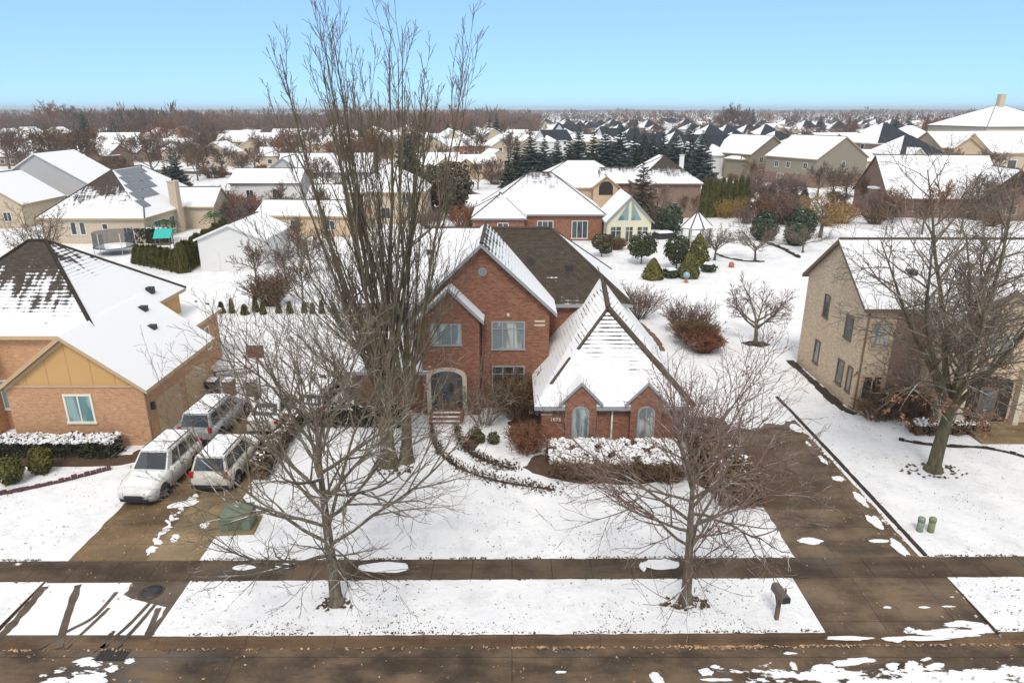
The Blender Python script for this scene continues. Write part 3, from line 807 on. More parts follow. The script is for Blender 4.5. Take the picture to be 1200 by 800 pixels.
# garage wing: one hipped roof whose ridge steps up towards the main block
for q in (((1.58, 33.3), (9.2, 33.3)), ((9.2, 33.3), (9.2, 43.0)), ((1.58, 40.0), (1.58, 33.3))):
    hw_.face(((*q[0], 0), (*q[1], 0), (*q[1], 2.45), (*q[0], 2.45)))
gA, gB, gC, gD = (1.18, 32.9, 2.2), (9.6, 32.9, 2.2), (9.6, 43.6, 2.2), (1.18, 40.3, 2.2)
gF, gK, gE = (5.42, 37.0, 6.42), (5.5, 39.9, 7.12), (5.6, 44.2, 7.12)
hs_.face((gA, gB, gF), 0, (1.0, .88, .55)); hs_.face((gA, gF, gK, gD), 0, (.86, .80, .68, .86)); hs_.face((gD, gK, gE, (1.18, 44.0, 2.3)), 0, .85)
hs_.face((gB, gC, gE, gK), 0, (1.05, 1.3, 1.1, .7)); hs_.face((gB, gK, gF), 0, (1.05, .7, .6))
for p, q in ((gA, gB), (gB, gC), (gD, gA)):
    hs_.face(((p[0], p[1], 1.96), (q[0], q[1], 1.96), q, p), 1)
hs_.face([(p[0], p[1], 1.96) for p in (gA, gB, gC, gD)], 1)
hc.tube((gB, gF), .17, 4); hc.tube((gF, gK), .15, 4); hc.tube(((gA[0] + .9, gA[1] + .9, gA[2] + .9), (gA[0] + 2.0, gA[1] + 2.0, gA[2] + 1.98)), .10, 4); hc.tube(((3.6, 35.2, 4.58), gF), .09, 4); hc.tube((gK, gE), .10, 4)
for cx, hh in ((3.62, .82), (7.08, .82)):
    vol_gable(hw_, hs_, cx - hh, cx + hh, 32.84, 35.4, 2.66, 1.06, 'y', .34, .10, (1.2, 1.0, 1.2, 1.0), th=.12)
# left single-storey room with its own little gable
vol_hip(hw_, hr, -9.3, -4.9, 36.9, 42.0, 2.85, .75, .35, {'*': (1.1, 1.0)})
vol_gable(hw_, hr, -8.55, -6.55, 36.72, 38.6, 2.85, 1.0, 'y', .2, .16, (1.2, 1.1, 1.2, 1.1), th=.12)
hw_.build('wall', [M['brick_red'], M['slate']], hero)
hroof = hr.build('roof', [M['roof_brown'], M['trim_grey']], hero)
hroof2 = hs_.build('roof', [M['roof_striped'], M['trim_grey']], hero); hroof2['label'] = 'snow-striped garage roof'
hc.build('ridge_cap', M['cap'], hroof)
# snow blanket on the front slope left of the cross gable
sb = MB(HT); sl_ = .80
def on_main(x, y): return 5.95 - sl_ * .4 + .16 + sl_ * (y - 40.0) + .012
n1, n2 = 22, 14
def sp_(i, j):
    v = j / n2; y = 40.02 + v * 4.72; x0 = -9.98 + (y - 40.0) * 1.0; x1 = -2.0
    x = x0 + (x1 - x0) * i / n1
    return (x, y, on_main(x, y) + .035 + .025 * mnoise.noise(Vector((x, y, 3))))
for j in range(n2):
    for i in range(n1): sb.face((sp_(i, j), sp_(i + 1, j), sp_(i + 1, j + 1), sp_(i, j + 1)), 0, None, True)
sb.build('roof_snow', M['snow'], hroof)
HX = Matrix.Translation((0, -40, 0))
def hwin(x, y, *a, **k): return window(hero, x, y - 40, *a, **k)
hwin(-.22, 37.6, 3.74, 5.45, 1.95, 'S', 3, 'trim_grey', 'glass_pale', 0, 0, True)
hwin(-.22, 37.6, .75, 2.72, 1.95, 'S', 3, 'trim_grey', 'glass_dark', 0, 0, True)
hwin(-3.72, 36.6, 4.35, 5.62, 1.75, 'S', 3, 'trim_grey', 'glass_pale')
hwin(-7.5, 36.72, .55, 2.3, .85, 'S', 1, 'trim_grey', 'glass_pale', .3)
hwin(-8.9, 40.4, 3.7, 5.2, .9, 'S', 1, 'trim_grey', 'glass'); hwin(-6.6, 40.4, 4.3, 5.3, .9, 'S', 1, 'trim_grey', 'glass')
hwin(3.62, 32.84, .35, 2.25, .92, 'S', 2, 'trim_grey', 'glass_pale', .34)
hwin(7.08, 32.84, .35, 2.25, .92, 'S', 2, 'trim_grey', 'glass_pale', .34)
hwin(6.95, 43.5, 3.6, 5.0, 1.2, 'E', 2, 'trim_grey', 'glass')
hwin(6.95, 46.5, 3.6, 5.0, 1.2, 'E', 2, 'trim_grey', 'glass')
# garage doors look onto the driveway side
for yy in (35.2, 38.3):
    d = MB(HT); d.box(9.2, yy - 1.25, 0, 9.235, yy + 1.25, 2.1)
    for k in range(1, 4): d.box(9.236, yy - 1.2, k * .52, 9.245, yy + 1.2, k * .52 + .03)
    d.build('garage_door', M['trim_white'], hero)
def roof_vent(parent, roof, x, y, z, s=.22):
    q = MB(); q.box(x - s, y - s, z - .25, x + s, y + s, z + .16); q.build('roof_vent', M['dark_metal'], roof)
for x, y in ((-5.2, 43.2), (1.2, 42.6), (3.6, 42.2)): roof_vent(hero, hroof, x, y - 40, 5.79 + .8 * (y - 40.0))
# round gable vent
v = MB(HT @ Matrix.Translation((-1.66, 37.6, 8.35))); v.lathe([(.24, -.05), (.24, .0)], 16, 0, 'y'); v.lathe([(.19, -.06), (.19, -.05)], 16, 1, 'y')
v.build('vent', [M['trim_grey'], M['slate']], hero)
# cut-stone surround of the entry, dark porch, door behind
en = MB(HT @ Matrix.Translation((-3.77, 36.6, 0)))
def arch_pts(hw, zs, rise, n=12): return [(hw * math.cos(a), zs + rise * math.sin(a)) for a in [math.pi * k / n for k in range(n + 1)]]
o_ = [(1.16, .1)] + arch_pts(1.16, 2.42, .58) + [(-1.16, .1)]; i_ = [(.92, .1)] + arch_pts(.92, 2.32, .46) + [(-.92, .1)]
for k in range(len(o_) - 1):
    a, b, c, d = o_[k], o_[k + 1], i_[k + 1], i_[k]
    en.face([(p[0], -.09, p[1]) for p in (a, b, c, d)]); en.face(((a[0], -.09, a[1]), (b[0], -.09, b[1]), (b[0], .02, b[1]), (a[0], .02, a[1])))
    en.face(((c[0], -.09, c[1]), (d[0], -.09, d[1]), (d[0], .0, d[1]), (c[0], .0, c[1])))
ent = en.build('entry_surround', M['stone'], hero)
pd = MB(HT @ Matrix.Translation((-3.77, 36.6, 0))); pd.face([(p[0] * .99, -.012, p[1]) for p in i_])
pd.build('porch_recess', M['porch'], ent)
dd = MB(HT @ Matrix.Translation((-3.77, 36.6, 0))); dd.box(-.52, -.03, .32, .52, -.015, 2.3); dd.box(-.40, -.036, .9, .40, -.031, 2.1, 1)
for sx in (-1, 1): dd.box(sx * .72 - .12, -.03, .5, sx * .72 + .12, -.02, 2.2, 1)
dd.box(-.8, -.03, 2.36, .8, -.02, 2.62, 1)
dd.build('door', [M['wood'], M['glass_dark']], hero)
stp = MB(HT)
for k, (ya, zz) in enumerate(((35.35, .13), (35.65, .26), (35.95, .39))): stp.box(-4.75, ya, 0, -2.8, ya + .30 if k < 2 else 36.52, zz)
stn = stp.build('front_steps', M['brick_red'], hero)
ss_ = MB(HT)
for k, (ya, zz) in enumerate(((35.35, .13), (35.65, .26), (35.97, .39))): snow_cap(ss_, (-4.65, ya + .03, zz), (-2.9, ya + .03, zz), (-2.9, ya + .24, zz), (-4.65, ya + .24, zz), .03, k, 10, 4)
ss_.build('step_snow', M['snow'], stn)
# pale stone quoins near the eaves, house number, lamp, downpipes
for x, y, z in ((1.85, 33.3, 1.75), (1.85, 33.3, 1.52), (8.9, 33.3, 1.75), (8.9, 33.3, 1.52), (1.6, 37.6, 5.4), (1.6, 37.6, 5.16)):
    q = MB(HT); q.box(x - .3, y - .03, z, x + .3, y + .01, z + .10); q.build('stone_band', M['stone'], hero)
nb = MB(HT); nb.box(1.98, 33.26, 1.14, 2.68, 33.30, 1.42); nbo = nb.build('number_plate', M['brick_red'], hero)
fc = bpy.data.curves.new('house_number', 'FONT'); fc.body = '1876'; fc.size = .30; fc.align_x = 'CENTER'; fc.align_y = 'CENTER'; fc.extrude = .012
ft = bpy.data.objects.new('lettering', fc); COL.objects.link(ft); bpy.context.view_layer.update()
fm = bpy.data.meshes.new_from_object(ft.evaluated_get(bpy.context.evaluated_depsgraph_get())); bpy.data.objects.remove(ft); fm.materials.clear(); fm.materials.append(M['cream_paint'])
fo = bpy.data.objects.new('house_number', fm); COL.objects.link(fo); fo.parent = nbo; fo.location = (2.33, -6.76, 1.28); fo.rotation_euler = (math.pi / 2, 0, 0)
downpipe(hero, 5.35, -6.7, .1, 2.35, 'trim_white'); downpipe(hero, -1.72, -2.4, .1, 6.0, 'trim_brown')
kl = MB(HT @ Matrix.Translation((-.22, 37.6, 5.85))); kl.lathe([(.03, -.18), (.09, -.12), (.10, .0), (.03, .1)], 8); kl.build('keystone', M['stone'], hero)

# ---------------------------------------------------------------- the tan house on the left
lh = thing('tan_house', 'orange-brick house with tan boarded gable beside the parked cars', 'house', (-24, 38, 0))
LT = Matrix.Translation((24, -38, 0))
a = MB(LT); b = MB(LT); c = MB(LT)
vol_hip(a, b, -33.0, -22.4, 34.8, 44.4, 5.75, .80, .38, {'S': (.90, -.05), 'E': (1.4, .30), 'W': (1, .6), 'N': (1, .6)}, caps=c, wm=0, capw=.11)
vol_gable(a, b, -26.3, -19.15, 32.75, 40.6, 3.42, .75, 'y', .35, .35, (1.3, 1.25, 1.4, 1.25), wm=0, gm=1)
vol_gable(a, b, -34.5, -28.2, 33.6, 37.0, 5.2, .75, 'y', .35, .35, (1.2, 1.1, 1.2, 1.1), wm=0, gm=0)
vol_gable(a, b, -27.0, -21.0, 40.7, 46.6, 3.5, .25, 'y', .3, .25, (1.3, 1.3, 1.3, 1.3), wm=0)
a.build('wall', [M['brick_orange'], M['tan_board']], lh)
lroof = b.build('roof', [M['roof_streaky'], M['trim_tan']], lh)
for x, y, z in ((-23.6 + .9, 41.6 - .0, 6.3), (-22.6 + .6, 39.2, 5.75), (-21.0, 38.0, 4.95)): roof_vent(lh, lroof, x + 24, y - 38, z, .2); c.build('ridge_cap', M['cap'], lroof)
tb = MB(LT); tb.box(-22.395, 40.7, 3.3, -22.36, 44.38, 5.7); tb.build('board_wall', M['tan_board'], lh)
# a band of trim and rake boards on the gable
tr = MB(LT); tr.box(-26.35, 32.70, 3.36, -19.1, 32.74, 3.50)
for sx in (-1, 1): tr.prism([(-22.725, 32.66, 6.0), (-22.725, 32.66, 5.8), (-22.725 + sx * 3.6, 32.66, 3.12), (-22.725 + sx * 3.6, 32.66, 3.32)], (0, .05, 0))
tr.build('gable_trim', M['trim_tan'], lh)
def lwin(x, y, *a_, **k_): return window(lh, x + 24, y - 38, *a_, **k_)
lwin(-22.65, 32.75, 1.35, 2.98, 1.5, 'S', 2, 'cream_paint', 'glass_teal', trim=.11)
lwin(-27.6, 34.8, 1.2, 2.95, 1.3, 'S', 2, 'cream_paint', 'glass_teal', trim=.11)
lwin(-28.6, 34.8, 3.8, 5.2, 1.3, 'S', 2, 'cream_paint', 'glass_teal', trim=.11)
lwin(-21.0, 44.6, 1.3, 2.9, .75, 'E', 1, 'cream_paint', 'glass', trim=.1)
for yy in (35.0, 38.4):
    d = MB(LT); d.box(-19.15, yy - 1.35, .02, -19.11, yy + 1.35, 2.25)
    for k in range(1, 4): d.box(-19.109, yy - 1.3, k * .55, -19.10, yy + 1.3, k * .55 + .03)
    d.build('garage_door', M['trim_tan'], lh)
downpipe(lh, 4.93, -5.2, .1, 3.2, 'trim_brown', -.12)
lm = MB(LT); lm.box(-19.15, 33.15, 1.9, -19.0, 33.35, 2.3); lm.build('wall_lamp', M['dark_metal'], lh)
pn = MB(LT); pn.box(-19.9, 40.62, .05, -19.2, 40.66, 2.3); pn.build('side_door', M['cream_paint'], lh)

# ---------------------------------------------------------------- the pinkish house on the right
rh = thing('pink_brick_house', 'pinkish brick house with snowy roof behind the big bare lawn tree', 'house', (28, 41, 0))
RT = Matrix.Translation((-28, -41, 0))
a = MB(RT); b = MB(RT); c = MB(RT)
vol_gable(a, b, 20.2, 38.0, 37.3, 45.4, 6.45, .72, 'x', .35, .32, (.92, 1.1, 1.1, .9), caps=c)
vol_gable(a, b, 23.9, 28.9, 34.9, 40.5, 6.35, .62, 'y', .35, .3, (1.3, 1.2, 1.3, 1.2))
vol_gable(a, b, 29.2, 38.0, 34.0, 40.0, 4.2, .6, 'y', .35, .3, (1.3, 1.2, 1.3, 1.2))
a.build('wall', [M['brick_pink']], rh); rr_ = b.build('roof', [M['roof_grey'], M['trim_brown']], rh); c.build('ridge_cap', M['cap'], rr_)
for x, y in ((23.4, 39.2), (26.9, 39.6), (31, 39.3)): roof_vent(rh, rr_, x - 28, y - 41, 6.6 + .72 * (y - 37.3), .26)
bb_ = MB(RT); bb_.box(22.0, 37.24, .02, 23.86, 37.298, 6.2); bb_.build('brown_brick_panel', M['brick_brown'], rh)
def rwin(x, y, *a_, **k_): return window(rh, x - 28, y - 41, *a_, **k_)
rwin(20.2, 39.0, 3.9, 5.4, .9, 'W', 1, 'trim_brown', 'glass'); rwin(20.2, 42.2, 4.3, 5.8, .75, 'W', 1, 'trim_brown', 'glass')
rwin(20.2, 39.2, .9, 2.5, .8, 'W', 1, 'trim_brown', 'glass'); rwin(20.2, 42.6, 1.0, 2.6, .75, 'W', 1, 'trim_brown', 'glass'); rwin(20.2, 38.0, .9, 2.5, .6, 'W', 1, 'trim_brown', 'glass')
rwin(21.2, 37.3, 3.9, 5.5, 1.1, 'S', 2, 'trim_tan', 'glass_pale'); rwin(21.2, 37.3, .7, 2.2, 1.2, 'S', 2, 'trim_tan', 'glass_dark')
rwin(26.4, 34.9, 4.1, 5.7, 1.7, 'S', 2, 'trim_tan', 'glass_pale'); rwin(33.0, 34.0, 1.0, 2.7, 1.8, 'S', 2, 'trim_tan', 'glass_pale')
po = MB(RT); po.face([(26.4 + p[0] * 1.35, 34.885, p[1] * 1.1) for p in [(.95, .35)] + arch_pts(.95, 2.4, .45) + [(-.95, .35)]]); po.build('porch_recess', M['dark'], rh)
dr_ = MB(RT); dr_.box(25.9, 34.85, .42, 26.9, 34.88, 2.5); dr_.box(26.1, 34.842, 1.0, 26.7, 34.849, 2.3, 1); dr_.build('door', [M['wood'], M['glass_dark']], rh)
for sx in (-1.6, 1.6):
    q = MB(RT); q.box(26.4 + sx - .16, 34.5, .35, 26.4 + sx + .16, 34.84, 3.6); q.build('porch_column', M['stone'], rh)
q = MB(RT)
for k, (y0, y1, z) in enumerate(((32.9, 33.5, .12), (33.5, 34.1, .24), (34.1, 34.86, .36))): q.box(25.2, y0, 0, 30.0, y1, z)
q.build('front_steps', M['strip'], rh)
downpipe(rh, -7.65, -3.7, .1, 6.3, 'trim_brown'); 

# ---------------------------------------------------------------- other houses: one builder
def make_house(name, label, loc, rz, vols, wins, wall, roof, trim='trim_white', group=None, wall2=None, frame='trim_white', chim=None, doors=(), glass='glass_dark', cat='house', pane=True, caps=True):
    t = thing(name, label, cat, loc, rz, group)
    a = MB(); b = MB(); c = MB() if caps else None
    for v in vols:
        k = dict(v); ty = k.pop('t')
        (vol_gable if ty == 'g' else vol_hip)(a, b, caps=c, **k)
    a.build('wall', [M[wall], M[wall2 or wall]], t)
    ro = b.build('roof', [M[roof], M[trim]], t)
    if caps and c.V: c.build('ridge_cap', M['cap'], ro)
    for wv in wins:
        x, y, z0, z1, wd, side = wv[:6]
        if pane: window(t, x, y, z0, z1, wd, side, wv[6] if len(wv) > 6 else 2, frame, glass)
        else:
            f = MB(TM(x, y, 0, ROT[side])); f.box(-wd / 2, -.06, z0, wd / 2, .02, z1, 0); f.box(-wd / 2 + .12, -.075, z0 + .12, wd / 2 - .12, -.061, z1 - .12, 1)
            f.build('window', [M[frame], M[glass]], t)
    for (x, y, z0, z1, wd, side, mm) in doors:
        f = MB(TM(x, y, 0, ROT[side])); f.box(-wd / 2, -.05, z0, wd / 2, .02, z1); f.build('door', M[mm], t)
    if chim: chimney(t, *chim)
    return t
def gv(x0, x1, y0, y1, ze, sl, axis='y', snow=(1.2, 1.1, 1.2, 1.1), **k): return dict(t='g', x0=x0, x1=x1, y0=y0, y1=y1, ze=ze, sl=sl, axis=axis, snow=snow, **k)
def hv(x0, x1, y0, y1, ze, sl, snow=None, **k): return dict(t='h', x0=x0, x1=x1, y0=y0, y1=y1, ze=ze, sl=sl, snow=snow or {'*': (1.2, 1.05)}, **k)
OCC = []      # where buildings stand, so that trees and other houses keep clear
def occ(x, y, r): OCC.append((x, y, r))
occ(0, 41, 13); occ(-26, 39, 13); occ(29, 40, 13)

# cream brick house with solar panels
t = make_house('solar_house', 'cream brick house with solar panels on its snowy hip roof', (-55.5, 98, 0), 0,
    [hv(-6.8, 6.8, -7.5, 14, 3.6, .78, {'S': (1.1, -.25), 'E': (1.2, .9), 'W': (1.1, .8), 'N': (1, .8)}), gv(-1, 11.0, 4.5, 11, 3.4, .7, 'x', (1.2, 1.0, 1.1, 1.0))],
    [(-2.6, -7.5, 1.2, 2.9, .8, 'S', 1), (-1.4, -7.5, 1.2, 2.9, .8, 'S', 1), (1.6, -7.5, 1.9, 2.7, .8, 'S', 1), (6.8, -4.0, .8, 2.6, 1.6, 'E'), (6.8, 0.2, .8, 2.6, 1.6, 'E'), (6.8, 3.2, .8, 2.6, 1.2, 'E'), (11.0, 7.5, .8, 2.6, 1.2, 'E')],
    'brick_cream', 'roof_streaky', 'trim_tan', chim=(6.4, 1.2, 7.5, 2.4, 0, 7.2, 'brick_cream'))
pl = MB(); sl_ = .78                                       # rows of panels on the east slope, 7 cm above it
for v0, v1, y0, y1 in ((1.2, 2.6, -5.2, -3.1), (2.75, 4.1, -4.1, 2.0), (4.25, 5.6, -2.9, 4.2), (5.75, 7.1, -1.7, 5.4), (7.25, 8.4, -.6, 6.5)):
    for k in range(int((y1 - y0) / 1.0)):
        ya = y0 + k * 1.0
        q = []
        for v_, y_ in ((v0, ya + .03), (v0, ya + .97), (v1, ya + .97), (v1, ya + .03)):
            x_ = 7.2 - v_ * .79 - .3; q.append(Vector((x_, y_, 3.6 - .78 * .4 + .16 + (7.2 - x_) * .78 + .07)))
        pl.prism(q, (.02, 0, .03), 0)
so_ = pl.build('solar_panel_array', M['solar'], t)
occ(-55.5, 98, 14)
# big snowy roofs with pale gables at the far left
make_house('long_roof_house', 'house with a long plain white roof and pale gable at the far left', (-82.5, 122, 0), R(3),
    [gv(-9.8, 9.8, 0, 12, 3.6, .62, 'y', (1.4, 1.3, 1.4, 1.35), wm=0)], [(3.5, 0, 1, 2.6, 1.4, 'S')], 'siding_grey', 'roof_grey', 'trim_white'); occ(-82, 128, 13)
make_house('twin_gable_house', 'house with two stepped snowy gables before the long plain white roof', (-79.0, 103, 0), R(3),
    [gv(-6.5, 5.5, 0, 11, 3.6, .66, 'y', (1.4, 1.3, 1.4, 1.35)), gv(-13, 1.0, -3.5, 9, 2.9, .66, 'y', (1.4, 1.3, 1.4, 1.35))], [(3.2, 0, 1, 2.4, 1.2, 'S'), (-5, -3.5, 1, 2.4, 1.2, 'S')], 'brick_cream', 'roof_grey', 'trim_tan'); occ(-79, 107, 13)
# white detached garage
t = make_house('white_garage', 'white sided detached garage with snowy gable roof beyond the hedge', (-30.8, 74.2, 0), 0,
    [gv(-3.6, 3.6, 0, 9, 3.55, .42, 'y', (1.4, 1.3, 1.4, 1.3))], [(3.6, 4, 1.3, 2.4, .9, 'E')], 'siding_white', 'roof_grey', 'trim_white', doors=[(-1.9, 0, .02, 2.1, .9, 'S', 'siding_white')]); occ(-30.8, 79, 7)
# brick house with a cream sunroom
t = make_house('sunroom_house', 'red brick house with hip roof and cream glazed sunroom gable, behind the middle house', (3.6, 98, 0), 0,
    [hv(-7.8, 8.6, -5.2, 8, 3.75, .70, {'S': (1.2, .42), 'E': (1.1, .7), 'W': (1.1, .45), 'N': (1.1, .7)}), hv(-8.6, -2.0, -7.6, 2, 3.6, .7, {'S': (.9, .6), 'E': (1.2, .9), 'W': (1.2, 1), 'N': (1, 1)})],
    [(-4.8, -7.6, 1.0, 2.8, 1.5, 'S'), (.9, -5.2, .9, 2.7, 2.2, 'S', 3), (5.6, -5.2, .3, 2.7, 2.2, 'S', 3)], 'brick_red', 'roof_brown', 'trim_grey')
sr = MB(); sro = MB()
vol_gable(sr, sro, 8.9, 14.6, -8.6, 0, 3.25, 1.05, 'y', .35, .35, (1.4, 1.3, 1.3, 1.2))
so_ = sr.build('sunroom', M['siding_cream'], t); sro.build('sunroom_roof', [M['roof_grey'], M['trim_grey']], so_)
for (x, z0, z1, wd) in ((10.0, .4, 2.5, 1.5), (11.75, .4, 2.5, 1.1), (13.5, .4, 2.5, 1.5)): window(t, x, -8.6, z0, z1, wd, 'S', 2, 'cream_paint', 'glass', transom=True)
for sx, pts in ((-1, [(10.2, 3.3), (11.55, 3.3), (11.55, 5.6)]), (1, [(11.95, 3.3), (13.3, 3.3), (11.95, 5.6)])):
    q = MB(); q.prism([(p[0], -8.62, p[1]) for p in pts], (0, -.02, 0)); q.build('gable_window', M['glass_teal'], t)
for y in (-7.3, -5.4, -3.5): window(t, 8.9, y, .4, 2.6, 1.4, 'W', 2, 'cream_paint', 'glass_dark', transom=True)
occ(4, 98, 12); occ(15, 94, 6)
# low house with a broad white hip roof and arched window dormer
t = make_house('broad_roof_house', 'low house under a broad white hip roof with a round dark arch', (13.5, 127, 0), 0,
    [hv(-10.5, 8.5, -6, 8, 4.2, .55, {'*': (1.25, .9)}), gv(.5, 4.8, -7.5, 2, 4.4, .8, 'y', (1.3, 1.2, 1.3, 1.2))], [(-5, -6, 1.2, 2.8, 1.6, 'S'), (6.4, -6, 1.2, 2.8, 1.2, 'S')], 'brick_tan', 'roof_grey', 'trim_tan')
q = MB(Matrix.Translation((2.65, -7.5, 0))); q.prism([(p[0], -.03, p[1]) for p in [(1.2, 3.0)] + arch_pts(1.2, 4.2, 1.1) + [(-1.2, 3.0)]], (0, .05, 0)); q.build('arch_window', M['dark'], t); occ(13, 127, 13)
# brown brick house with a dark hip
make_house('brown_brick_house', 'brown brick house with a dark triangular hip roof beside the row of arborvitae', (25.6, 119, 0), 0,
    [hv(-5.2, 5.2, -5.5, 9, 5.7, .72, {'S': (.85, -.1), 'E': (1.2, .8), 'W': (1.2, .9), 'N': (1, .6)}), gv(-10, 0, 1, 8, 5.0, .6, 'x', (1.1, .4, 1, .5))],
    [(-2.9, -5.5, 1.0, 2.5, 1.0, 'S', 1), (1.2, -5.5, 1.0, 2.5, 1.0, 'S', 1), (-2.2, -5.5, 3.6, 4.8, .9, 'S', 1)], 'brick_brown', 'roof_brown', 'trim_brown', frame='trim_tan', chim=(4.0, 5, 4.7, 5.7, 5, 9.3, 'trim_white', False)); occ(25, 121, 11)
# cream house with white hip roof behind the tall tree
make_house('cream_hip_house', 'cream house with white hip roof between the stems of the tallest tree', (-19.0, 112, 0), 0,
    [hv(-6.6, 5.2, -5, 7, 5.0, .62, {'*': (1.4, 1.25)}), gv(-13.5, -5, -3, 6, 3.0, .5, 'x', (1.4, 1.3, 1.3, 1.2))],
    [(-4.5, -5, 3.2, 4.6, 1.2, 'S'), (2.6, -5, 3.2, 4.6, 1.2, 'S'), (-1, -5, .8, 2.6, 2.2, 'S', 3), (3.4, -5, .8, 2.6, 1.4, 'S')], 'brick_cream', 'roof_grey', 'trim_tan'); occ(-20, 113, 12)
# white house and grey gabled house left of the tall tree
make_house('white_wing_house', 'low white house with a plain snowy roof left of the grey gabled house', (-47.5, 131, 0), 0,
    [gv(-5.5, 7.5, 0, 8, 3.9, .55, 'x', (1.4, 1.25, 1.3, 1.2))], [(-2, 0, 1, 2.6, 1.4, 'S'), (3, 0, 1, 2.6, 1.4, 'S')], 'siding_white', 'roof_grey', 'trim_brown'); occ(-46, 135, 10)
make_house('grey_gable_house', 'pale grey gabled house with a wide snowy roof, left of the tallest tree', (-46.5, 143, 0), R(4),
    [gv(-3.5, 4.5, -2.5, 8, 4.9, .7, 'y', (1.3, 1.2, 1.3, 1.2)), gv(-2, 17, 3, 13, 4.6, .68, 'x', (1.4, 1.3, 1.3, 1.2)), hv(4, 10, -1.5, 4, 2.6, .4, {'*': (1.4, 1.3)})], [(.6, -2.5, 3.3, 4.4, 1.1, 'S'), (6, -1.5, .5, 2.2, 2.0, 'S')], 'siding_grey', 'roof_grey', 'trim_grey'); occ(-42, 146, 14)
make_house('tan_wing_house', 'low tan house with a shallow snowy roof behind the white garage', (-28.5, 96, 0), R(-4),
    [gv(-7.5, 6.5, 0, 8, 2.9, .38, 'x', (1.4, 1.3, 1.3, 1.2))], [(-2, 0, 1, 2.3, 1.4, 'S'), (3, 0, 1, 2.3, 1.4, 'S')], 'brick_tan', 'roof_grey', 'trim_tan'); occ(-28, 99, 10)
# olive houses on the right
t = make_house('olive_house', 'large olive sided house with brick base and full gable, nearest of the olive houses', (76.5, 162, 0), R(26),
    [gv(-9.0, 7.6, 0, 15, 6.4, .55, 'y', (1.2, .95, .3, .05), wm=0, gm=0)],
    [(-.2, 0, 4.1, 5.7, 1.2, 'S'), (-.4, 0, 1.0, 2.3, 1.2, 'S'), (-9.0, 3, 4, 5.4, 1.2, 'W'), (-9.0, 8, 4, 5.4, 1.2, 'W'), (-9.0, 11.5, 4, 5.4, 1.2, 'W'), (-9.0, 10, .4, 2.6, 2.0, 'W')], 'siding_olive', 'roof_dark', 'trim_tan')
q = MB(); q.box(-9.04, -.045, .0, 7.64, -.004, 2.7); q.box(-9.04, -.0, .0, -9.004, 15, 2.7); q.build('brick_base', M['brick_brown'], t); occ(76, 167, 13)
t = make_house('olive_house', 'olive house with two-step snowy roof, second from the front in the right-hand row', (66.5, 181, 0), R(28),
    [gv(-7.2, 6.8, 0, 14, 6.3, .6, 'y', (1.2, .95, .3, .1)), hv(-8.4, -1.5, 2, 7.5, 5.0, .5, {'*': (1.3, 1.2)})],
    [(-3.5, 0, 4.0, 5.5, 1.4, 'S'), (-3.5, 0, 1.0, 2.4, 1.4, 'S'), (2.5, 0, 4, 5.4, 1.2, 'S'), (-7.2, 10, 3.8, 5.4, 1.2, 'W')], 'siding_olive', 'roof_dark', 'trim_tan')
q = MB(); q.box(-7.24, -.045, 0, 6.84, -.004, 2.9); q.build('brick_base', M['brick_brown'], t); occ(66, 187, 11)
# brown house with wide snowy roof behind the right-hand tree
make_house('hip_gable_house', 'brown brick house with wide white roof and dark gable, behind the right-hand trees', (74, 113, 0), R(-4),
    [gv(-12.0, 6, 0, 14, 3.3, .88, 'x', (1.4, 1.3, 1.3, 1.2)), gv(1.0, 11, -2.5, 8, 3.6, .86, 'y', (1.3, 1.2, 1.3, 1.2))], [(-8, 0, 1, 2.4, 1.8, 'S'), (-3, 0, 1, 2.4, 1.8, 'S'), (6, -2.5, 1, 2.4, 1.6, 'S')], 'brick_brown', 'roof_grey', 'trim_brown', frame='trim_tan'); occ(74, 118, 13)
# the tall pyramid roof at the right edge, with its chimney
t = make_house('pyramid_roof_house', 'tall building with a white pyramid roof and chimney at the right edge', (150, 222, 0), R(8),
    [hv(-13.5, 13.5, -12, 12, 12.2, .48, {'*': (1.4, 1.3)})], [(x, -12, 8.6, 10.4, 1.6, 'S') for x in (-9, -4.5, 0, 4.5)], 'siding_beige', 'roof_grey', 'trim_brown', chim=(-1.4, -1.2, .4, .2, 16, 21.2, 'brick_cream', False)); occ(150, 222, 17)

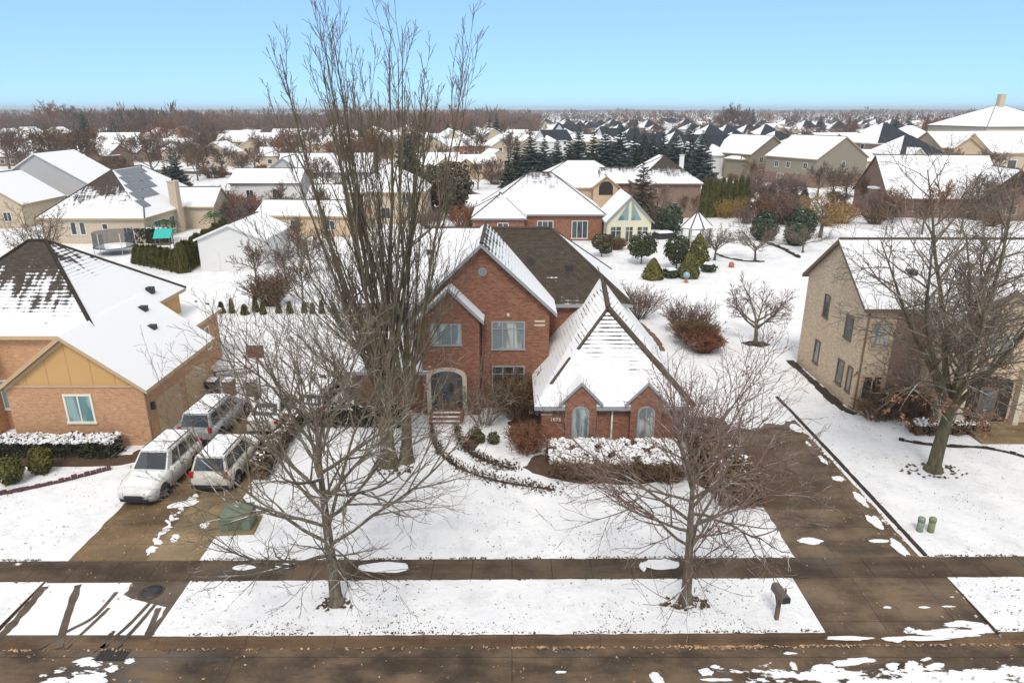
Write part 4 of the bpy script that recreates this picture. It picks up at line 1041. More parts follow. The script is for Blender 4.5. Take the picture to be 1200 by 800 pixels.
# ---------------------------------------------------------------- trees
def rperp(d, rng):
    a = d.orthogonal().normalized(); b = d.cross(a); t = rng.random() * 2 * math.pi
    return a * math.cos(t) + b * math.sin(t)
def grow(out, p, d, L, r, lv, P, rng, az=None):
    """one branch and, from it, its side branches; out gets (points, radii, level)"""
    ns = P['seg'][lv]; pts = [p.copy()]; rad = [r]; d = d.normalized()
    for i in range(ns):
        d = (d + Vector((rng.gauss(0, 1), rng.gauss(0, 1), rng.gauss(0, 1))) * P['wob'][lv] + Vector((0, 0, 1)) * P['trop'][lv]).normalized()
        if lv >= 1 and p.z < 2.0 and d.z < .2: d.z += .22; d = d.normalized()
        p = p + d * (L / ns); pts.append(p.copy()); rad.append(max(P['rmin'], r * (1 - P['tap'][lv] * (i + 1) / ns)))
    out.append((pts, rad, lv))
    if lv + 1 >= len(P['n']) + 1 or lv >= len(P['n']): return
    n = P['n'][lv]; n = n if isinstance(n, int) else rng.randint(*n)
    t0 = P['t0'][lv]; phase = rng.random() * 6.28
    for k in range(n):
        t = t0 + (1 - t0) * ((k + rng.random() * .8) / n); t = min(t, .999)
        x = t * ns; i = min(int(x), ns - 1); f = x - i
        q = pts[i].lerp(pts[i + 1], f); dd = (pts[i + 1] - pts[i]).normalized(); rq = rad[i] * (1 - f) + rad[i + 1] * f
        a0 = dd.orthogonal().normalized(); b0 = dd.cross(a0); az_ = phase + k * 2.4 + rng.gauss(0, .35)
        side = a0 * math.cos(az_) + b0 * math.sin(az_)
        an = R(P['ang'][lv] * (1 - P.get('angt', 0) * (t - t0) / max(1e-3, 1 - t0) * (lv == 0)) + rng.gauss(0, P['angv']))
        if P.get('flat') and lv >= 1: side.z *= P['flat']; side = side.normalized() if side.length > .05 else rperp(dd, rng)
        nd = dd * math.cos(an) + side * math.sin(an)
        Lc = L * P['lr'][lv] * (1 - P['lt'][lv] * (t - t0) / max(1e-3, 1 - t0)) * rng.uniform(.75, 1.2)
        grow(out, q, nd, Lc, max(P['rmin'], min(rq * .85, r * P['rr'][lv])), lv + 1, P, rng)
SIDES = (9, 6, 5, 3, 3)
def branches_to(mb, out, lv0, lv1, m=0):
    for pts, rad, lv in out:
        if lv0 <= lv <= lv1: mb.raw_tube(pts, rad, SIDES[min(lv, 4)], m)
def flare(mb, r, h=.35, n=9, rng=None):
    pts = [Vector((0, 0, -.05)), Vector((0, 0, h * .4)), Vector((0, 0, h))]; mb.raw_tube(pts, [r * 1.55, r * 1.18, r], n)
def leaves_on(mb, out, rng, n, sz, lvmin=3, zmax=99, m=0):
    c = [b for b in out if b[2] >= lvmin and b[0][-1].z < zmax]
    for _ in range(n):
        pts, rad, lv = rng.choice(c); p = pts[-1].lerp(pts[0], rng.random() * .6)
        for k in range(rng.randint(1, 4)): mb.leaf(p + Vector((rng.gauss(0, .08), rng.gauss(0, .08), rng.gauss(0, .08))), sz, sz * .6, rng, None, m)
def tree(name, label, loc, P, seed, trunk_h, trunk_r, lean=(0, 0, 1), mats=('bark', 'twig'), split=1, cat='tree', group=None, leaves=0, leaf_sz=.07, leaf_zmax=99, leaf_mat='dry_leaf'):
    rng = random.Random(seed); out = []
    grow(out, Vector((0, 0, 0)), Vector(lean), trunk_h, trunk_r, 0, P, rng)
    t = thing(name, label, cat, loc, 0, group)
    a = MB(weld=False); branches_to(a, out, 0, split); flare(a, trunk_r); a.build('trunk', M[mats[0]], t)
    b = MB(weld=False); branches_to(b, out, split + 1, 9); b.build('crown', M[mats[1]], t)
    if leaves:
        c = MB(weld=False); leaves_on(c, out, rng, leaves, leaf_sz, 3, leaf_zmax); c.build('dead_leaves', M[leaf_mat], t)
    return t, out
STREET = dict(seg=(7, 8, 6, 4, 3), wob=(.012, .085, .10, .13, .18), trop=(.02, .05, .05, .05, .03), tap=(.84, .82, .85, .8, .7), n=(20, 9, 5, 3), t0=(.28, .16, .2, .15),
              ang=(66, 36, 34, 34), angt=.45, angv=8, lr=(1.0, .62, .55, .52), lt=(.45, .5, .45, .4), rr=(.30, .55, .58, .65), rmin=.0062)
# the two street trees on the verge
lt, _o = tree('street_tree', 'bare spreading street tree on the snowy verge nearest the left driveway', (-6.38, 20.45, .0), dict(STREET, n=(24, 8, 5, 3)), 11, 7.2, .235, (-.02, .05, 1), ('bark', 'twig'), 1, 'tree', 'street trees on the verge', 26, .06)
rt, _o = tree('street_tree', 'bare reddish-twigged street tree on the snowy verge nearest the mailbox', (6.34, 20.55, .0), dict(STREET, n=(20, 8, 5, 3)), 29, 6.2, .20, (.0, .02, 1), ('bark', 'bark_red'), 1, 'tree', 'street trees on the verge', 10, .06)
# dark ring of bare soil and litter at the feet of the trees
ms = MB(weld=False); rr = random.Random(9)
for (x, y, rad, n) in ((-6.45, 20.35, .55, 40), (6.3, 20.4, .7, 55), (-6.0, 30.1, .9, 60), (21.0, 30.0, 1.3, 60)):
    for k in range(n):
        a = rr.random() * 6.28; q = rad * math.sqrt(rr.random()); ms.leaf(Vector((x + q * math.cos(a) * 1.3, y + q * math.sin(a) * .6, .035 + rr.random() * .02)), .05 + rr.random() * .09, .04 + rr.random() * .05, rr, Vector((rr.gauss(0, .2), rr.gauss(0, .2), 1)))
o = ms.build('soil_clumps', M['mulch']); tag(o, 'dark soil and litter showing through snow round the tree feet', 'litter', None, 'stuff')
# brown leaves lying in the gutter and about
lf = MB(weld=False)
def leaf_at(x, y, z, s=1.0):
    lf.leaf(Vector((x, y, z)), (.022 + rr.random() * .045) * s, (.018 + rr.random() * .03) * s, rr, Vector((rr.gauss(0, .25), rr.gauss(0, .25), 1)))
for k in range(620):
    x = rr.uniform(-18, 19)
    if rr.random() < .55 and x < 3: continue
    leaf_at(x, sk(x, 18.44) - abs(rr.gauss(0, .05)), -.11 + rr.random() * .02)
for k in range(140): x = rr.gauss(7.2, .9); leaf_at(x, sk(x, 18.43) - abs(rr.gauss(0, .07)), -.108)
for k in range(120): x = rr.gauss(-.8, .7) + 2.5; leaf_at(x, sk(x, 18.43) - abs(rr.gauss(0, .05)), -.108)
for k in range(160): leaf_at(rr.uniform(-18, 17), rr.uniform(16.5, 18.3), -.122)
for k in range(120): leaf_at(16.2 + rr.gauss(0, .12), rr.uniform(22, 36), .02)
for k in range(90): leaf_at(rr.uniform(11, 16), rr.uniform(19, 30), .012)
for k in range(160): leaf_at(rr.uniform(-17.5, -12.6), rr.uniform(20.5, 30), .012)
gt = MB(weld=False)
for k in range(15000):
    y = 18.95 + 30 * rr.random() ** 1.7; x = rr.uniform(-.82, .82) * (y * .95 + 5.5)
    if 21.7 < y < 23.2 or (11.2 < x < 16.6 and y < 37) or (-17.8 < x < -12.3 and y < 38) or (1.3 < x < 9.4 and y > 33): continue
    if mnoise.noise(Vector((x * .35, y * .35, 4))) + .45 * mnoise.noise(Vector((x * 1.7, y * 1.7, 9))) < -.05 + .3 * rr.random(): continue
    gt.leaf(Vector((x, y, .03 + rr.random() * .03)), .010 + .045 * rr.random() ** 2, .006 + .02 * rr.random(), rr, Vector((rr.gauss(0, .6), rr.gauss(0, .6) - .4, 1)))
for (ya, yb, n_) in ((18.88, 18.98, 900), (21.70, 21.80, 500), (23.0, 23.12, 1100)):
    for k in range(n_):
        x = rr.uniform(-24, 24)
        if (11.2 < x < 16.6) or (-17.8 < x < -12.3) or mnoise.noise(Vector((x * .9, ya, 2))) < -.1: continue
        gt.leaf(Vector((x, sk(x, rr.uniform(ya, yb)), .03 + rr.random() * .02)), .02 + rr.random() * .05, .01 + rr.random() * .025, rr, Vector((rr.gauss(0, .3), rr.gauss(0, .4) - .4, 1)))
o = gt.build('grass_tufts', M['tuft']); tag(o, 'dark bits of grass and leaf poking through the lawn snow', 'grass', None, 'stuff')
o = lf.build('fallen_leaves', M['leaf_litter']); tag(o, 'small brown leaves scattered along the kerb and driveways', 'leaves', None, 'stuff')

# the tallest tree: a clump of upright stems in the front garden
def tall_tree():
    rng = random.Random(31); out = []
    P = dict(seg=(8, 8, 6, 4, 3), wob=(.035, .026, .045, .07, .12), trop=(.04, .058, .12, .10, .05), tap=(.55, .85, .85, .8, .7), n=(0, 11, 4, 3), t0=(.2, .16, .15, .15),
             ang=(20, 15, 22, 28), angv=5, lr=(.7, .21, .48, .5), lt=(.3, .35, .4, .4), rr=(.5, .36, .5, .6), rmin=.010)
    for bx, by, rad, lean, H, stems in ((-.42, 0, .40, (-.06, .01, 1), 5.6, 16), (.42, .35, .31, (.07, .03, 1), 5.0, 12)):
        base = len(out); grow(out, Vector((bx, by, 0)), Vector(lean), H, rad, 0, dict(P, n=(0,)), rng)
        pts, rd, _ = out[base]
        for k in range(stems):
            f = .40 + .60 * (k + 1) / stems; x = f * 8 * .999; i = min(int(x), 7); q = pts[i].lerp(pts[i + 1], x - i)
            az = k * 2.4 + (0 if bx < 0 else 1.1); an = R(rng.uniform(6, 19) * (1.3 if k < 4 else 1))
            d = Vector((math.cos(az) * math.sin(an) * 1.1 + (-.09 if bx < 0 else .02), math.sin(az) * math.sin(an) * .9, math.cos(an)))
            grow(out, q, d, (20.2 - q.z) * rng.uniform(.72, 1.0), rd[i] * rng.uniform(.26, .50), 1, P, rng)
        # low twiggy shoots on the outside
        for k in range(13):
            q = pts[rng.randint(3, 7)]; az = rng.random() * 6.28 if k % 2 else rng.uniform(2.2, 4.0); an = R(rng.uniform(28, 55))
            grow(out, q, Vector((math.cos(az) * math.sin(an), math.sin(az) * math.sin(an), math.cos(an))), rng.uniform(6.0, 9.5), .050, 2, dict(P, n=(0, 0, 12, 5), lr=(1, 1, .28, .5)), rng)
    t = thing('tall_tree', 'tallest bare tree, a clump of many upright stems in the front garden', 'tree', (-5.8, 30.7, 0))
    a = MB(weld=False)
    for pts, rad, lv in out:
        if lv <= 1: a.raw_tube(pts, rad, 8 if lv else 10)
    a.raw_tube([Vector((-.42, 0, -.1)), Vector((-.42, 0, .25)), Vector((-.44, 0, .8))], [.62, .47, .40], 10); a.raw_tube([Vector((.42, .35, -.1)), Vector((.42, .35, .25)), Vector((.44, .36, .8))], [.48, .37, .31], 10)
    a.build('trunk', M['bark_olive'], t)
    b = MB(weld=False); branches_to(b, out, 2, 9); b.build('crown', M['twig_dark'], t)
tall_tree()
# big tree on the right lawn
BIG = dict(seg=(7, 9, 7, 5, 3), wob=(.03, .06, .10, .14, .2), trop=(.02, .055, .04, .02, .0), tap=(.62, .82, .85, .8, .7), n=(13, 9, 6, 4), t0=(.36, .22, .2, .15),
           ang=(46, 40, 40, 40), angt=.5, angv=9, lr=(1.05, .52, .52, .5), lt=(.15, .45, .45, .4), rr=(.40, .48, .5, .6), rmin=.0085)
tree('yard_tree', 'big bare tree with thick trunk and rusty leaves on the lawn by the utility posts', (20.95, 30.1, 0), dict(BIG, n=(10, 18, 7, 5), seg=(6, 10, 7, 5, 3), t0=(.62, .12, .2, .15), ang=(44, 46, 42, 40), angt=.72, lr=(2.85, .36, .52, .5), lt=(.12, .35, .45, .4), rr=(.48, .34, .5, .6), tap=(.30, .86, .85, .8, .7), trop=(.02, .035, .02, .01, 0)), 47, 3.9, .33, (.06, .02, 1), ('bark_olive', 'twig'), 1, 'tree', None, 230, .085, 5.5)
# one more large tree just outside on the right, whose limbs reach in
# small ornamental tree in the back garden
ORN = dict(seg=(4, 6, 5, 4, 3), wob=(.05, .09, .12, .15, .2), trop=(.0, .03, .03, .05, .05), tap=(.3, .8, .85, .8, .7), n=(7, 8, 6, 4), t0=(.55, .25, .2, .15),
           ang=(58, 45, 42, 40), angv=12, lr=(1.9, .55, .52, .5), lt=(.15, .4, .4, .4), rr=(.55, .55, .55, .6), rmin=.012)
tree('ornamental_tree', 'small wide bare tree alone on the snowy back lawn', (18.7, 49.6, 0), ORN, 61, 1.9, .16, (.02, 0, 1), ('bark', 'bark_red'), 1)
tree('fruit_tree', 'small bare fruit tree near the gazebo, left of its twin', (24.1, 80, 0), ORN, 62, 1.7, .14, (0, 0, 1), ('bark', 'twig'), 1)
tree('fruit_tree', 'small bare fruit tree inside the curved border of the back lawn', (28.9, 80, 0), ORN, 63, 1.7, .14, (0, 0, 1), ('bark', 'twig'), 1)
tree('fruit_tree', 'small bare fruit tree at the right end of the curved border', (36.4, 84.5, 0), ORN, 64, 1.5, .12, (0, 0, 1), ('bark', 'twig'), 1)
tree('side_tree', 'bare tree behind the tan house at the far left', (-45.5, 66, 0), dict(BIG, n=(10, 7, 5, 4), rmin=.014), 65, 4.4, .2, (0, 0, 1), ('bark', 'twig'), 1)
tree('courtyard_tree', 'bare tree in front of the brown brick house wall', (21.8, 105, 0), dict(ORN, rmin=.02), 66, 2.2, .2, (0, 0, 1), ('bark', 'twig'), 1)

# ---------------------------------------------------------------- shrubs, hedges, conifers
def twig_shrub(name, label, loc, rx, ry, h, n, mat, seed, group=None, snow_top=False, spread=.9, rmin=.012):
    rng = random.Random(seed); b = MB(weld=False); out = []
    P = dict(seg=(4, 3, 2), wob=(.12, .2, .25), trop=(.06, .04, .0), tap=(.6, .6, .6), n=(4, 3), t0=(.3, .3), ang=(32, 38), angv=12, lr=(.45, .5), lt=(.3, .3), rr=(.6, .6), rmin=rmin)
    for k in range(n):
        a = rng.random() * 6.28; q = math.sqrt(rng.random()); t = q * spread
        p = Vector((rx * q * .45 * math.cos(a), ry * q * .45 * math.sin(a), 0))
        d = Vector((math.cos(a) * t * rx / max(rx, ry), math.sin(a) * t * ry / max(rx, ry), 1))
        grow(out, p, d, h * rng.uniform(.7, 1.05) * (1 + .25 * t), rmin * 1.7, 0, P, rng)
    for pts, rad, lv in out: b.raw_tube(pts, rad, 3)
    o = b.build(name, M[mat], None, loc); return tag(o, label, 'shrub', group)
def leaf_mass(mb, rng, n, shape, sz, m=0, core=True, z0=0.0):
    """shape: f(u) -> (point on the skin, outward normal); leaves fill a shell under the skin"""
    for _ in range(n):
        p, nn = shape(rng); dp = rng.random() ** 2 * .22
        p = p * (1 - dp) if z0 == 0 else p
        mb.leaf(p, sz * rng.uniform(.6, 1.3), sz * rng.uniform(.5, 1.0), rng, nn + Vector((rng.gauss(0, .5), rng.gauss(0, .5), rng.gauss(0, .5))), m)
def cone_shape(r, h, base=.0, power=1.0, bump=.12):
    def f(rng):
        t = rng.random() ** 1.5; a = rng.random() * 6.28
        rr_ = r * ((1 - t) ** power) * (1 + bump * math.sin(a * 5 + t * 9) + bump * rng.gauss(0, .6))
        if t < .12: rr_ *= .75 + 2 * t
        return Vector((rr_ * math.cos(a), rr_ * math.sin(a), base + t * h)), Vector((math.cos(a), math.sin(a), .5))
    return f
def egg_shape(r, h, base=0.0, bump=.09):
    ph = r * 17.3 + h * 5.1
    def f(rng):
        a = rng.random() * 6.28; c = rng.uniform(-1, 1); s = math.sqrt(1 - c * c); k = 1 + bump * rng.gauss(0, 1) + .30 * mnoise.noise(Vector((math.cos(a) * s * 1.7 + ph, math.sin(a) * s * 1.7, c * 1.7)))
        return Vector((r * s * math.cos(a) * k, r * s * math.sin(a) * k, base + h * .5 + h * .5 * c * k)), Vector((s * math.cos(a), s * math.sin(a), c))
    return f
def core_blob(mb, f, n_th=10, n_z=8, r=1, h=1, base=0, power=1.0, egg=False, k=.82, m=0):
    prof = []
    for i in range(n_z + 1):
        t = i / n_z
        rr_ = r * math.sqrt(max(0, 1 - (2 * t - 1) ** 2)) if egg else r * (1 - t) ** power
        prof.append((max(.01, rr_ * k), base + h * (t * k + (1 - k) * .3)))
    mb.lathe(prof, n_th, m)
def shaped_bush(name, label, loc, r, h, mat, seed, kind='cone', stem=0.0, n=900, sz=.10, power=.8, cat='shrub', group=None):
    rng = random.Random(seed); t = thing(name, label, cat, loc, rng.random() * 6, group)
    b = MB(weld=False)
    f = cone_shape(r, h, stem, power) if kind == 'cone' else egg_shape(r, h, stem)
    core_blob(b, f, 10, 8, r, h, stem, power, kind != 'cone', .70); leaf_mass(b, rng, n, f, sz, z0=1)
    b.build('foliage', M[mat], t)
    s = MB(weld=False); s.raw_tube([Vector((0, 0, -.02)), Vector((.02, 0, max(.15, stem) + h * .2))], [.09, .06], 7); s.build('trunk', M['bark'], t)
    return t
def conifer_proto(name, label, h, r, mat, seed, tiers=16, dens=1.0, cat='tree'):
    """whorls of drooping boughs, each hung with sprigs"""
    rng = random.Random(seed); t = thing(name, label, cat, (0, -500, 0))
    tr_ = MB(weld=False); tr_.raw_tube([Vector((0, 0, -.1)), Vector((0, 0, h * .5)), Vector((0, 0, h * .98))], [h * .018 + .05, h * .012 + .02, .015], 7); tr_.build('trunk', M['bark'], t)
    b = MB(weld=False)
    for i in range(tiers):
        f = i / (tiers - 1); z = h * (.05 + .93 * f); rl = r * (1 - f) ** .85 + .12; nb_ = max(5, int(13 * (1 - f) + 5))
        for k in range(nb_):
            a = 6.28 * (k + rng.random() * .8) / nb_ + i * .7; L = rl * rng.uniform(.75, 1.12)
            d = Vector((math.cos(a), math.sin(a), -.18 + .35 * f)); s = Vector((-math.sin(a), math.cos(a), 0)); base = Vector((0, 0, z + rng.gauss(0, .03 * h / tiers * 8)))
            ns = max(3, int(L * 7 * dens))
            for q in range(ns):
                u = (q + .5) / ns; p = base + d * (L * u) + Vector((0, 0, .12 * L * u * u))
                for sg in (-1, 1):
                    dd = d * .7 + s * sg * rng.uniform(.5, 1.0) + Vector((0, 0, rng.uniform(-.35, .15)))
                    b.blade(p, dd, (.24 + .30 * L * (1 - .5 * u)) * rng.uniform(.7, 1.2), .08 + .028 * L, rng)
                b.blade(p, Vector((d.x, d.y, -.6)), .22 * (1 + .4 * L), .05 + .02 * L, rng)
    b.build('foliage', M[mat], t)
    return t
def drop(proto):          # prototypes are used as the first of their kind
    proto['used'] = 0
def use(proto, loc, rz, sc, label, group=None, sz=None):
    if proto.get('used', 0) == 0:
        proto['used'] = 1; proto.location = loc; proto.rotation_euler = (0, 0, rz); proto.scale = (sc, sc, sc if sz is None else sz); proto['label'] = label
        if group: proto['group'] = group
        return proto
    c = place(proto, loc, rz, sc, label, group, sz)
    return c
def foliage_box(mb, rng, x0, x1, y0, y1, z0, z1, n, sz, m=0, rag=.06, path=None):
    for _ in range(n):
        u, v, w_ = rng.random(), rng.random(), rng.random()
        f = rng.choice('tttfffbslr' if (x1 - x0) > (y1 - y0) else 'tttfblllrr')
        x, y, z = x0 + (x1 - x0) * u, y0 + (y1 - y0) * v, z0 + (z1 - z0) * w_; nn = Vector((0, 0, 1))
        if f == 't' or f == 's': z = z1
        elif f == 'f': y = y0; nn = Vector((0, -1, 0))
        elif f == 'b': y = y1; nn = Vector((0, 1, 0))
        elif f == 'l': x = x0; nn = Vector((-1, 0, 0))
        else: x = x1; nn = Vector((1, 0, 0))
        q = mnoise.noise(Vector((x * 1.5, y * 1.5, z * 2))) * .12
        mb.leaf(Vector((x, y, z)) + nn * (q + rng.gauss(0, rag)), sz * rng.uniform(.6, 1.3), sz * rng.uniform(.5, 1), rng, nn + Vector((rng.gauss(0, .6), rng.gauss(0, .6), rng.gauss(0, .6))), m)
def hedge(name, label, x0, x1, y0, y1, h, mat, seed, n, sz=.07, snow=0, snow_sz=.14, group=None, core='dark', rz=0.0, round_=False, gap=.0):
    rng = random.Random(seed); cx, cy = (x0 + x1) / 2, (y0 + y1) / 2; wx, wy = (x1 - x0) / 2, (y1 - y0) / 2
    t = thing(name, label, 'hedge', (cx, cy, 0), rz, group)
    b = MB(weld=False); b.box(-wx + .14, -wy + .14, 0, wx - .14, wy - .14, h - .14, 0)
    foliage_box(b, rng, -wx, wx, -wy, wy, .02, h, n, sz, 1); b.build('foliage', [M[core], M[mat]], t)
    if snow:
        s = MB(weld=False)
        for _ in range(snow):
            x, y = rng.uniform(-wx, wx), rng.uniform(-wy, wy)
            if mnoise.noise(Vector((x * 1.6 + seed, y * 1.6, 1))) < -.28 + gap: continue
            z = h + .05 + mnoise.noise(Vector((x * 1.5, y * 1.5, h * 2))) * .10
            s.leaf(Vector((x, y, z + rng.gauss(0, .025))), snow_sz * rng.uniform(.5, 1.2), snow_sz * rng.uniform(.4, 1), rng, Vector((rng.gauss(0, .30), rng.gauss(0, .30) - .15, 1)))
        s.build('snow_cover', M['snow'], t)
    return t
# hedges and beds by the tan house and the brick house
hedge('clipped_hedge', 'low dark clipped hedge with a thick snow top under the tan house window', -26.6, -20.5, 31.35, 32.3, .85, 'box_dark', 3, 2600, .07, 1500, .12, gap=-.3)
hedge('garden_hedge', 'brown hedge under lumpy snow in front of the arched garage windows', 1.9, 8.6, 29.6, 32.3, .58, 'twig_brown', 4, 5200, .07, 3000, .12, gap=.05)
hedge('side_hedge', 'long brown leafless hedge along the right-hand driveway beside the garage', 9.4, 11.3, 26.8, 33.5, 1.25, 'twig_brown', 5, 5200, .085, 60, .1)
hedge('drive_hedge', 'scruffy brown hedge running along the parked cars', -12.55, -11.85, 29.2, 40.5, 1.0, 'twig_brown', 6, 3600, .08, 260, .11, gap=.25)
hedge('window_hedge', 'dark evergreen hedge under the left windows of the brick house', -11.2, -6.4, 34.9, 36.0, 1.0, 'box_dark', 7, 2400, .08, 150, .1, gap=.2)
hedge('low_hedge', 'short clipped hedge in the snow behind the big tree on the right', 22.2, 26.2, 33.9, 34.6, .62, 'twig_brown', 8, 1500, .07, 500, .1, gap=.1)
hedge('box_hedge', 'tall dark square hedge with snow on top behind the trampoline', -51.4, -46.0, 90.4, 91.6, 2.0, 'box_dark', 9, 1500, .14, 500, .2, gap=-.2)
twig_shrub('bare_shrub', 'dark tangled bare shrub between the entry window and the garage', (0.3, 36.0, 0), 1.2, 1.0, 2.1, 60, 'twig_brown', 21)
twig_shrub('bare_shrub', 'dark bare shrub against the wall beside the garage', (1.0, 37.0, 0), .8, .7, 2.4, 60, 'twig_brown', 31)
for k, x in enumerate((2.6, 4.2, 5.9, 7.6)):
    twig_shrub('low_shrub', ('low leafless shrub at the foot of the garden hedge, %s from the left' % ('first', 'second', 'third', 'fourth')[k]), (x, 29.3 - .1 * k, 0), 1.1, .6, .75, 80, 'twig_brown', 200 + k, 'leafless shrubs before the garden hedge')
twig_shrub('bare_shrub', 'bare branching shrub just right of the entry steps', (-1.6, 35.2, 0), .9, .8, 2.3, 30, 'twig', 22)
twig_shrub('rust_shrub', 'rust-brown bushy shrub beside the snowy garden hedge', (.8, 32.2, 0), 1.2, 1.4, 1.0, 110, 'twig_rust', 23)
twig_shrub('bare_shrub', 'brown shrub under the pinkish house windows', (22.6, 36.1, 0), 2.4, 1.0, 1.5, 130, 'twig_brown', 24)
twig_shrub('bare_shrub', 'brown shrub at the corner of the pinkish house', (21.1, 36.0, 0), 1.2, 1.0, 1.1, 70, 'twig_brown', 25)
twig_shrub('rust_shrub', 'round rust-coloured grassy shrub on the back lawn', (14.2, 47.6, 0), 1.0, .9, 1.2, 330, 'twig_rust', 26, None, False, 1.0, .014)
twig_shrub('brown_shrub', 'broad brown shrub on the back lawn behind the rust-coloured one', (14.0, 49.3, 0), 1.45, 1.2, 1.55, 260, 'twig_brown', 27, None, False, 1.0, .014)
twig_shrub('bare_shrub', 'pinkish twiggy shrub behind the broad brown shrub on the back lawn', (14.1, 52.0, 0), 1.3, 1.1, 2.2, 90, 'bark_red', 28)
twig_shrub('bare_shrub', 'reddish fan-shaped shrub beside the right eave of the brick house', (10.6, 56.2, 0), 1.6, 1.4, 2.3, 120, 'bark_red', 29)
twig_shrub('bare_shrub', 'tall thin bare shrub at the right corner of the garage', (9.9, 32.0, 0), 1.0, .9, 2.8, 36, 'bark_red', 30)
for k, (x, y, s) in enumerate(((-2.0, 33.6, .34), (-1.75, 33.1, .28), (-1.0, 33.0, .30))):
    shaped_bush('dwarf_shrub', ('small round shrub in the snow beside the front walk, nearest the steps', 'small round shrub in the snow, middle of the three by the front walk', 'small round shrub in the snow nearest the rust-brown shrub')[k], (x, y, 0), s, s * 2.0, 'fir_brown', 40 + k, 'egg', 0, 300, .06)
shaped_bush('dwarf_conifer', 'small egg-shaped conifer at the left edge on the snow', (-24.0, 28.9, 0), .55, 1.35, 'arbor', 50, 'egg', 0, 1500, .06)
shaped_bush('dwarf_conifer', 'small egg-shaped conifer between the left-edge one and the snow-topped hedge', (-23.2, 29.9, 0), .50, 1.3, 'arbor', 51, 'egg', 0, 1400, .06)
# clipped evergreens by the gazebo garden
for k, (x, y, r, h, st, kind, mat, lb) in enumerate((
        (15.0, 78.0, 1.5, 2.5, .9, 'egg', 'topiary', 'round-headed clipped evergreen on a stem, nearest the sunroom'),
        (18.4, 75.0, 1.35, 2.9, .8, 'egg', 'topiary', 'round-headed clipped evergreen on a stem, right of the first and beside the golden cones'),
        (10.9, 82.0, 1.1, 1.8, .9, 'egg', 'fir_brown', 'loose small evergreen on a stem under the sunroom windows'),
        (14.9, 70.6, 1.1, 2.2, 0, 'cone', 'topiary_gold', 'golden clipped cone shrub, leftmost of the three'),
        (18.8, 71.3, 1.2, 2.7, 0, 'cone', 'topiary_gold', 'golden clipped cone shrub behind the blue garden ball'),
        (21.4, 77.5, 1.35, 3.6, 0, 'cone', 'topiary_gold', 'tallest golden clipped cone shrub, right of the blue garden ball'))):
    shaped_bush('clipped_evergreen', lb, (x, y, 0), r, h, mat, 70 + k, kind, st, 2200, .12, .62, 'shrub')
for k, (x, y, r, h, lb) in enumerate(((34.4, 93, 1.6, 3.7, 'dark rounded evergreen bush, leftmost of three by the yellow willow'), (37.4, 89.5, 1.35, 3.3, 'dark rounded evergreen bush, middle of three by the yellow willow'), (40.0, 94.5, 1.75, 4.0, 'dark rounded evergreen bush next to the yellow willow'))):
    shaped_bush('evergreen_bush', lb, (x, y, 0), r, h, 'fir', 80 + k, 'egg', 0, 2200, .16, .6)
shaped_bush('evergreen_bush', 'dark evergreen bush with snow behind the gazebo roof', (22.6, 98, 0), 1.8, 4.0, 'fir', 84, 'egg', 0, 1600, .16)
# arborvitae
arb = None
def arbor_proto():
    rng = random.Random(90); t = thing('arborvitae', 'narrow arborvitae', 'tree', (0, -500, 0)); b = MB(weld=False)
    core_blob(b, None, 9, 8, .50, 3.0, 0, .55)
    for _ in range(1300):
        z = rng.random() ** 1.15; a = rng.random() * 6.28; r_ = .56 * (1 - z) ** .5 * (1 + .12 * math.sin(a * 4 + z * 5))
        b.blade(Vector((r_ * math.cos(a), r_ * math.sin(a), z * 2.9)), Vector((math.cos(a) * .35, math.sin(a) * .35, 1)), rng.uniform(.2, .42), .05, rng)
    b.build('foliage', M['arbor'], t); s = MB(weld=False); s.raw_tube([Vector((0, 0, -.05)), Vector((0, 0, .6))], [.07, .05], 6); s.build('trunk', M['bark'], t)
    return t
arb = arbor_proto()
ORD = ('first', 'second', 'third', 'fourth', 'fifth', 'sixth', 'seventh', 'eighth', 'ninth', 'tenth', 'eleventh', 'twelfth', 'thirteenth', 'fourteenth', 'fifteenth', 'sixteenth', 'seventeenth', 'eighteenth', 'nineteenth', 'twentieth')
def ordn(k):
    if k < 20: return ORD[k]
    tens = ('', '', 'twenty', 'thirty', 'forty', 'fifty', 'sixty', 'seventy', 'eighty', 'ninety')
    n = k + 1
    if n < 100: return tens[n // 10] + ('-' + ORD[n % 10 - 1] if n % 10 else 'th')
    return str(n) + 'th'
rng = random.Random(4)
c0, c1, c2 = Vector((-43.5, 78.3, 0)), Vector((-36.2, 73.6, 0)), Vector((-38.5, 91.5, 0))
k = 0
for i in range(7):
    p = c0.lerp(c1, i / 7); use(arb, (p.x, p.y, 0), rng.random() * 6, 1.25, 'arborvitae in the hedge front by the trampoline, %s from the left' % ordn(i), 'arborvitae hedge by the trampoline', .72 + .1 * i / 7 + rng.random() * .1)
for i in range(13):
    p = c1.lerp(c2, i / 12); use(arb, (p.x, p.y, 0), rng.random() * 6, 1.35, 'arborvitae in the hedge towards the white garage, %s from the corner' % ordn(i), 'arborvitae hedge by the white garage', .95 + rng.random() * .15)
for i in range(8):
    x = 31.5 + i * 1.12; use(arb, (x, 113.6 + i * .4, 0), rng.random() * 6, 1.35, 'tall narrow arborvitae beside the brown brick house, %s from the left' % ordn(i), 'row of arborvitae by the brown brick house', 2.05 + rng.random() * .25 - .12 * (i % 3))
for i in range(14):
    x = -27.6 + i * 1.0 + rng.gauss(0, .12)
    o = use(arb, (x, 57.6 + rng.gauss(0, .2), 0), rng.random() * 6, rng.uniform(.42, .62), 'small upright conifer in the back lawn row, %s from the left' % ordn(i), 'row of small conifers on the back lawn', rng.uniform(.30, .50))
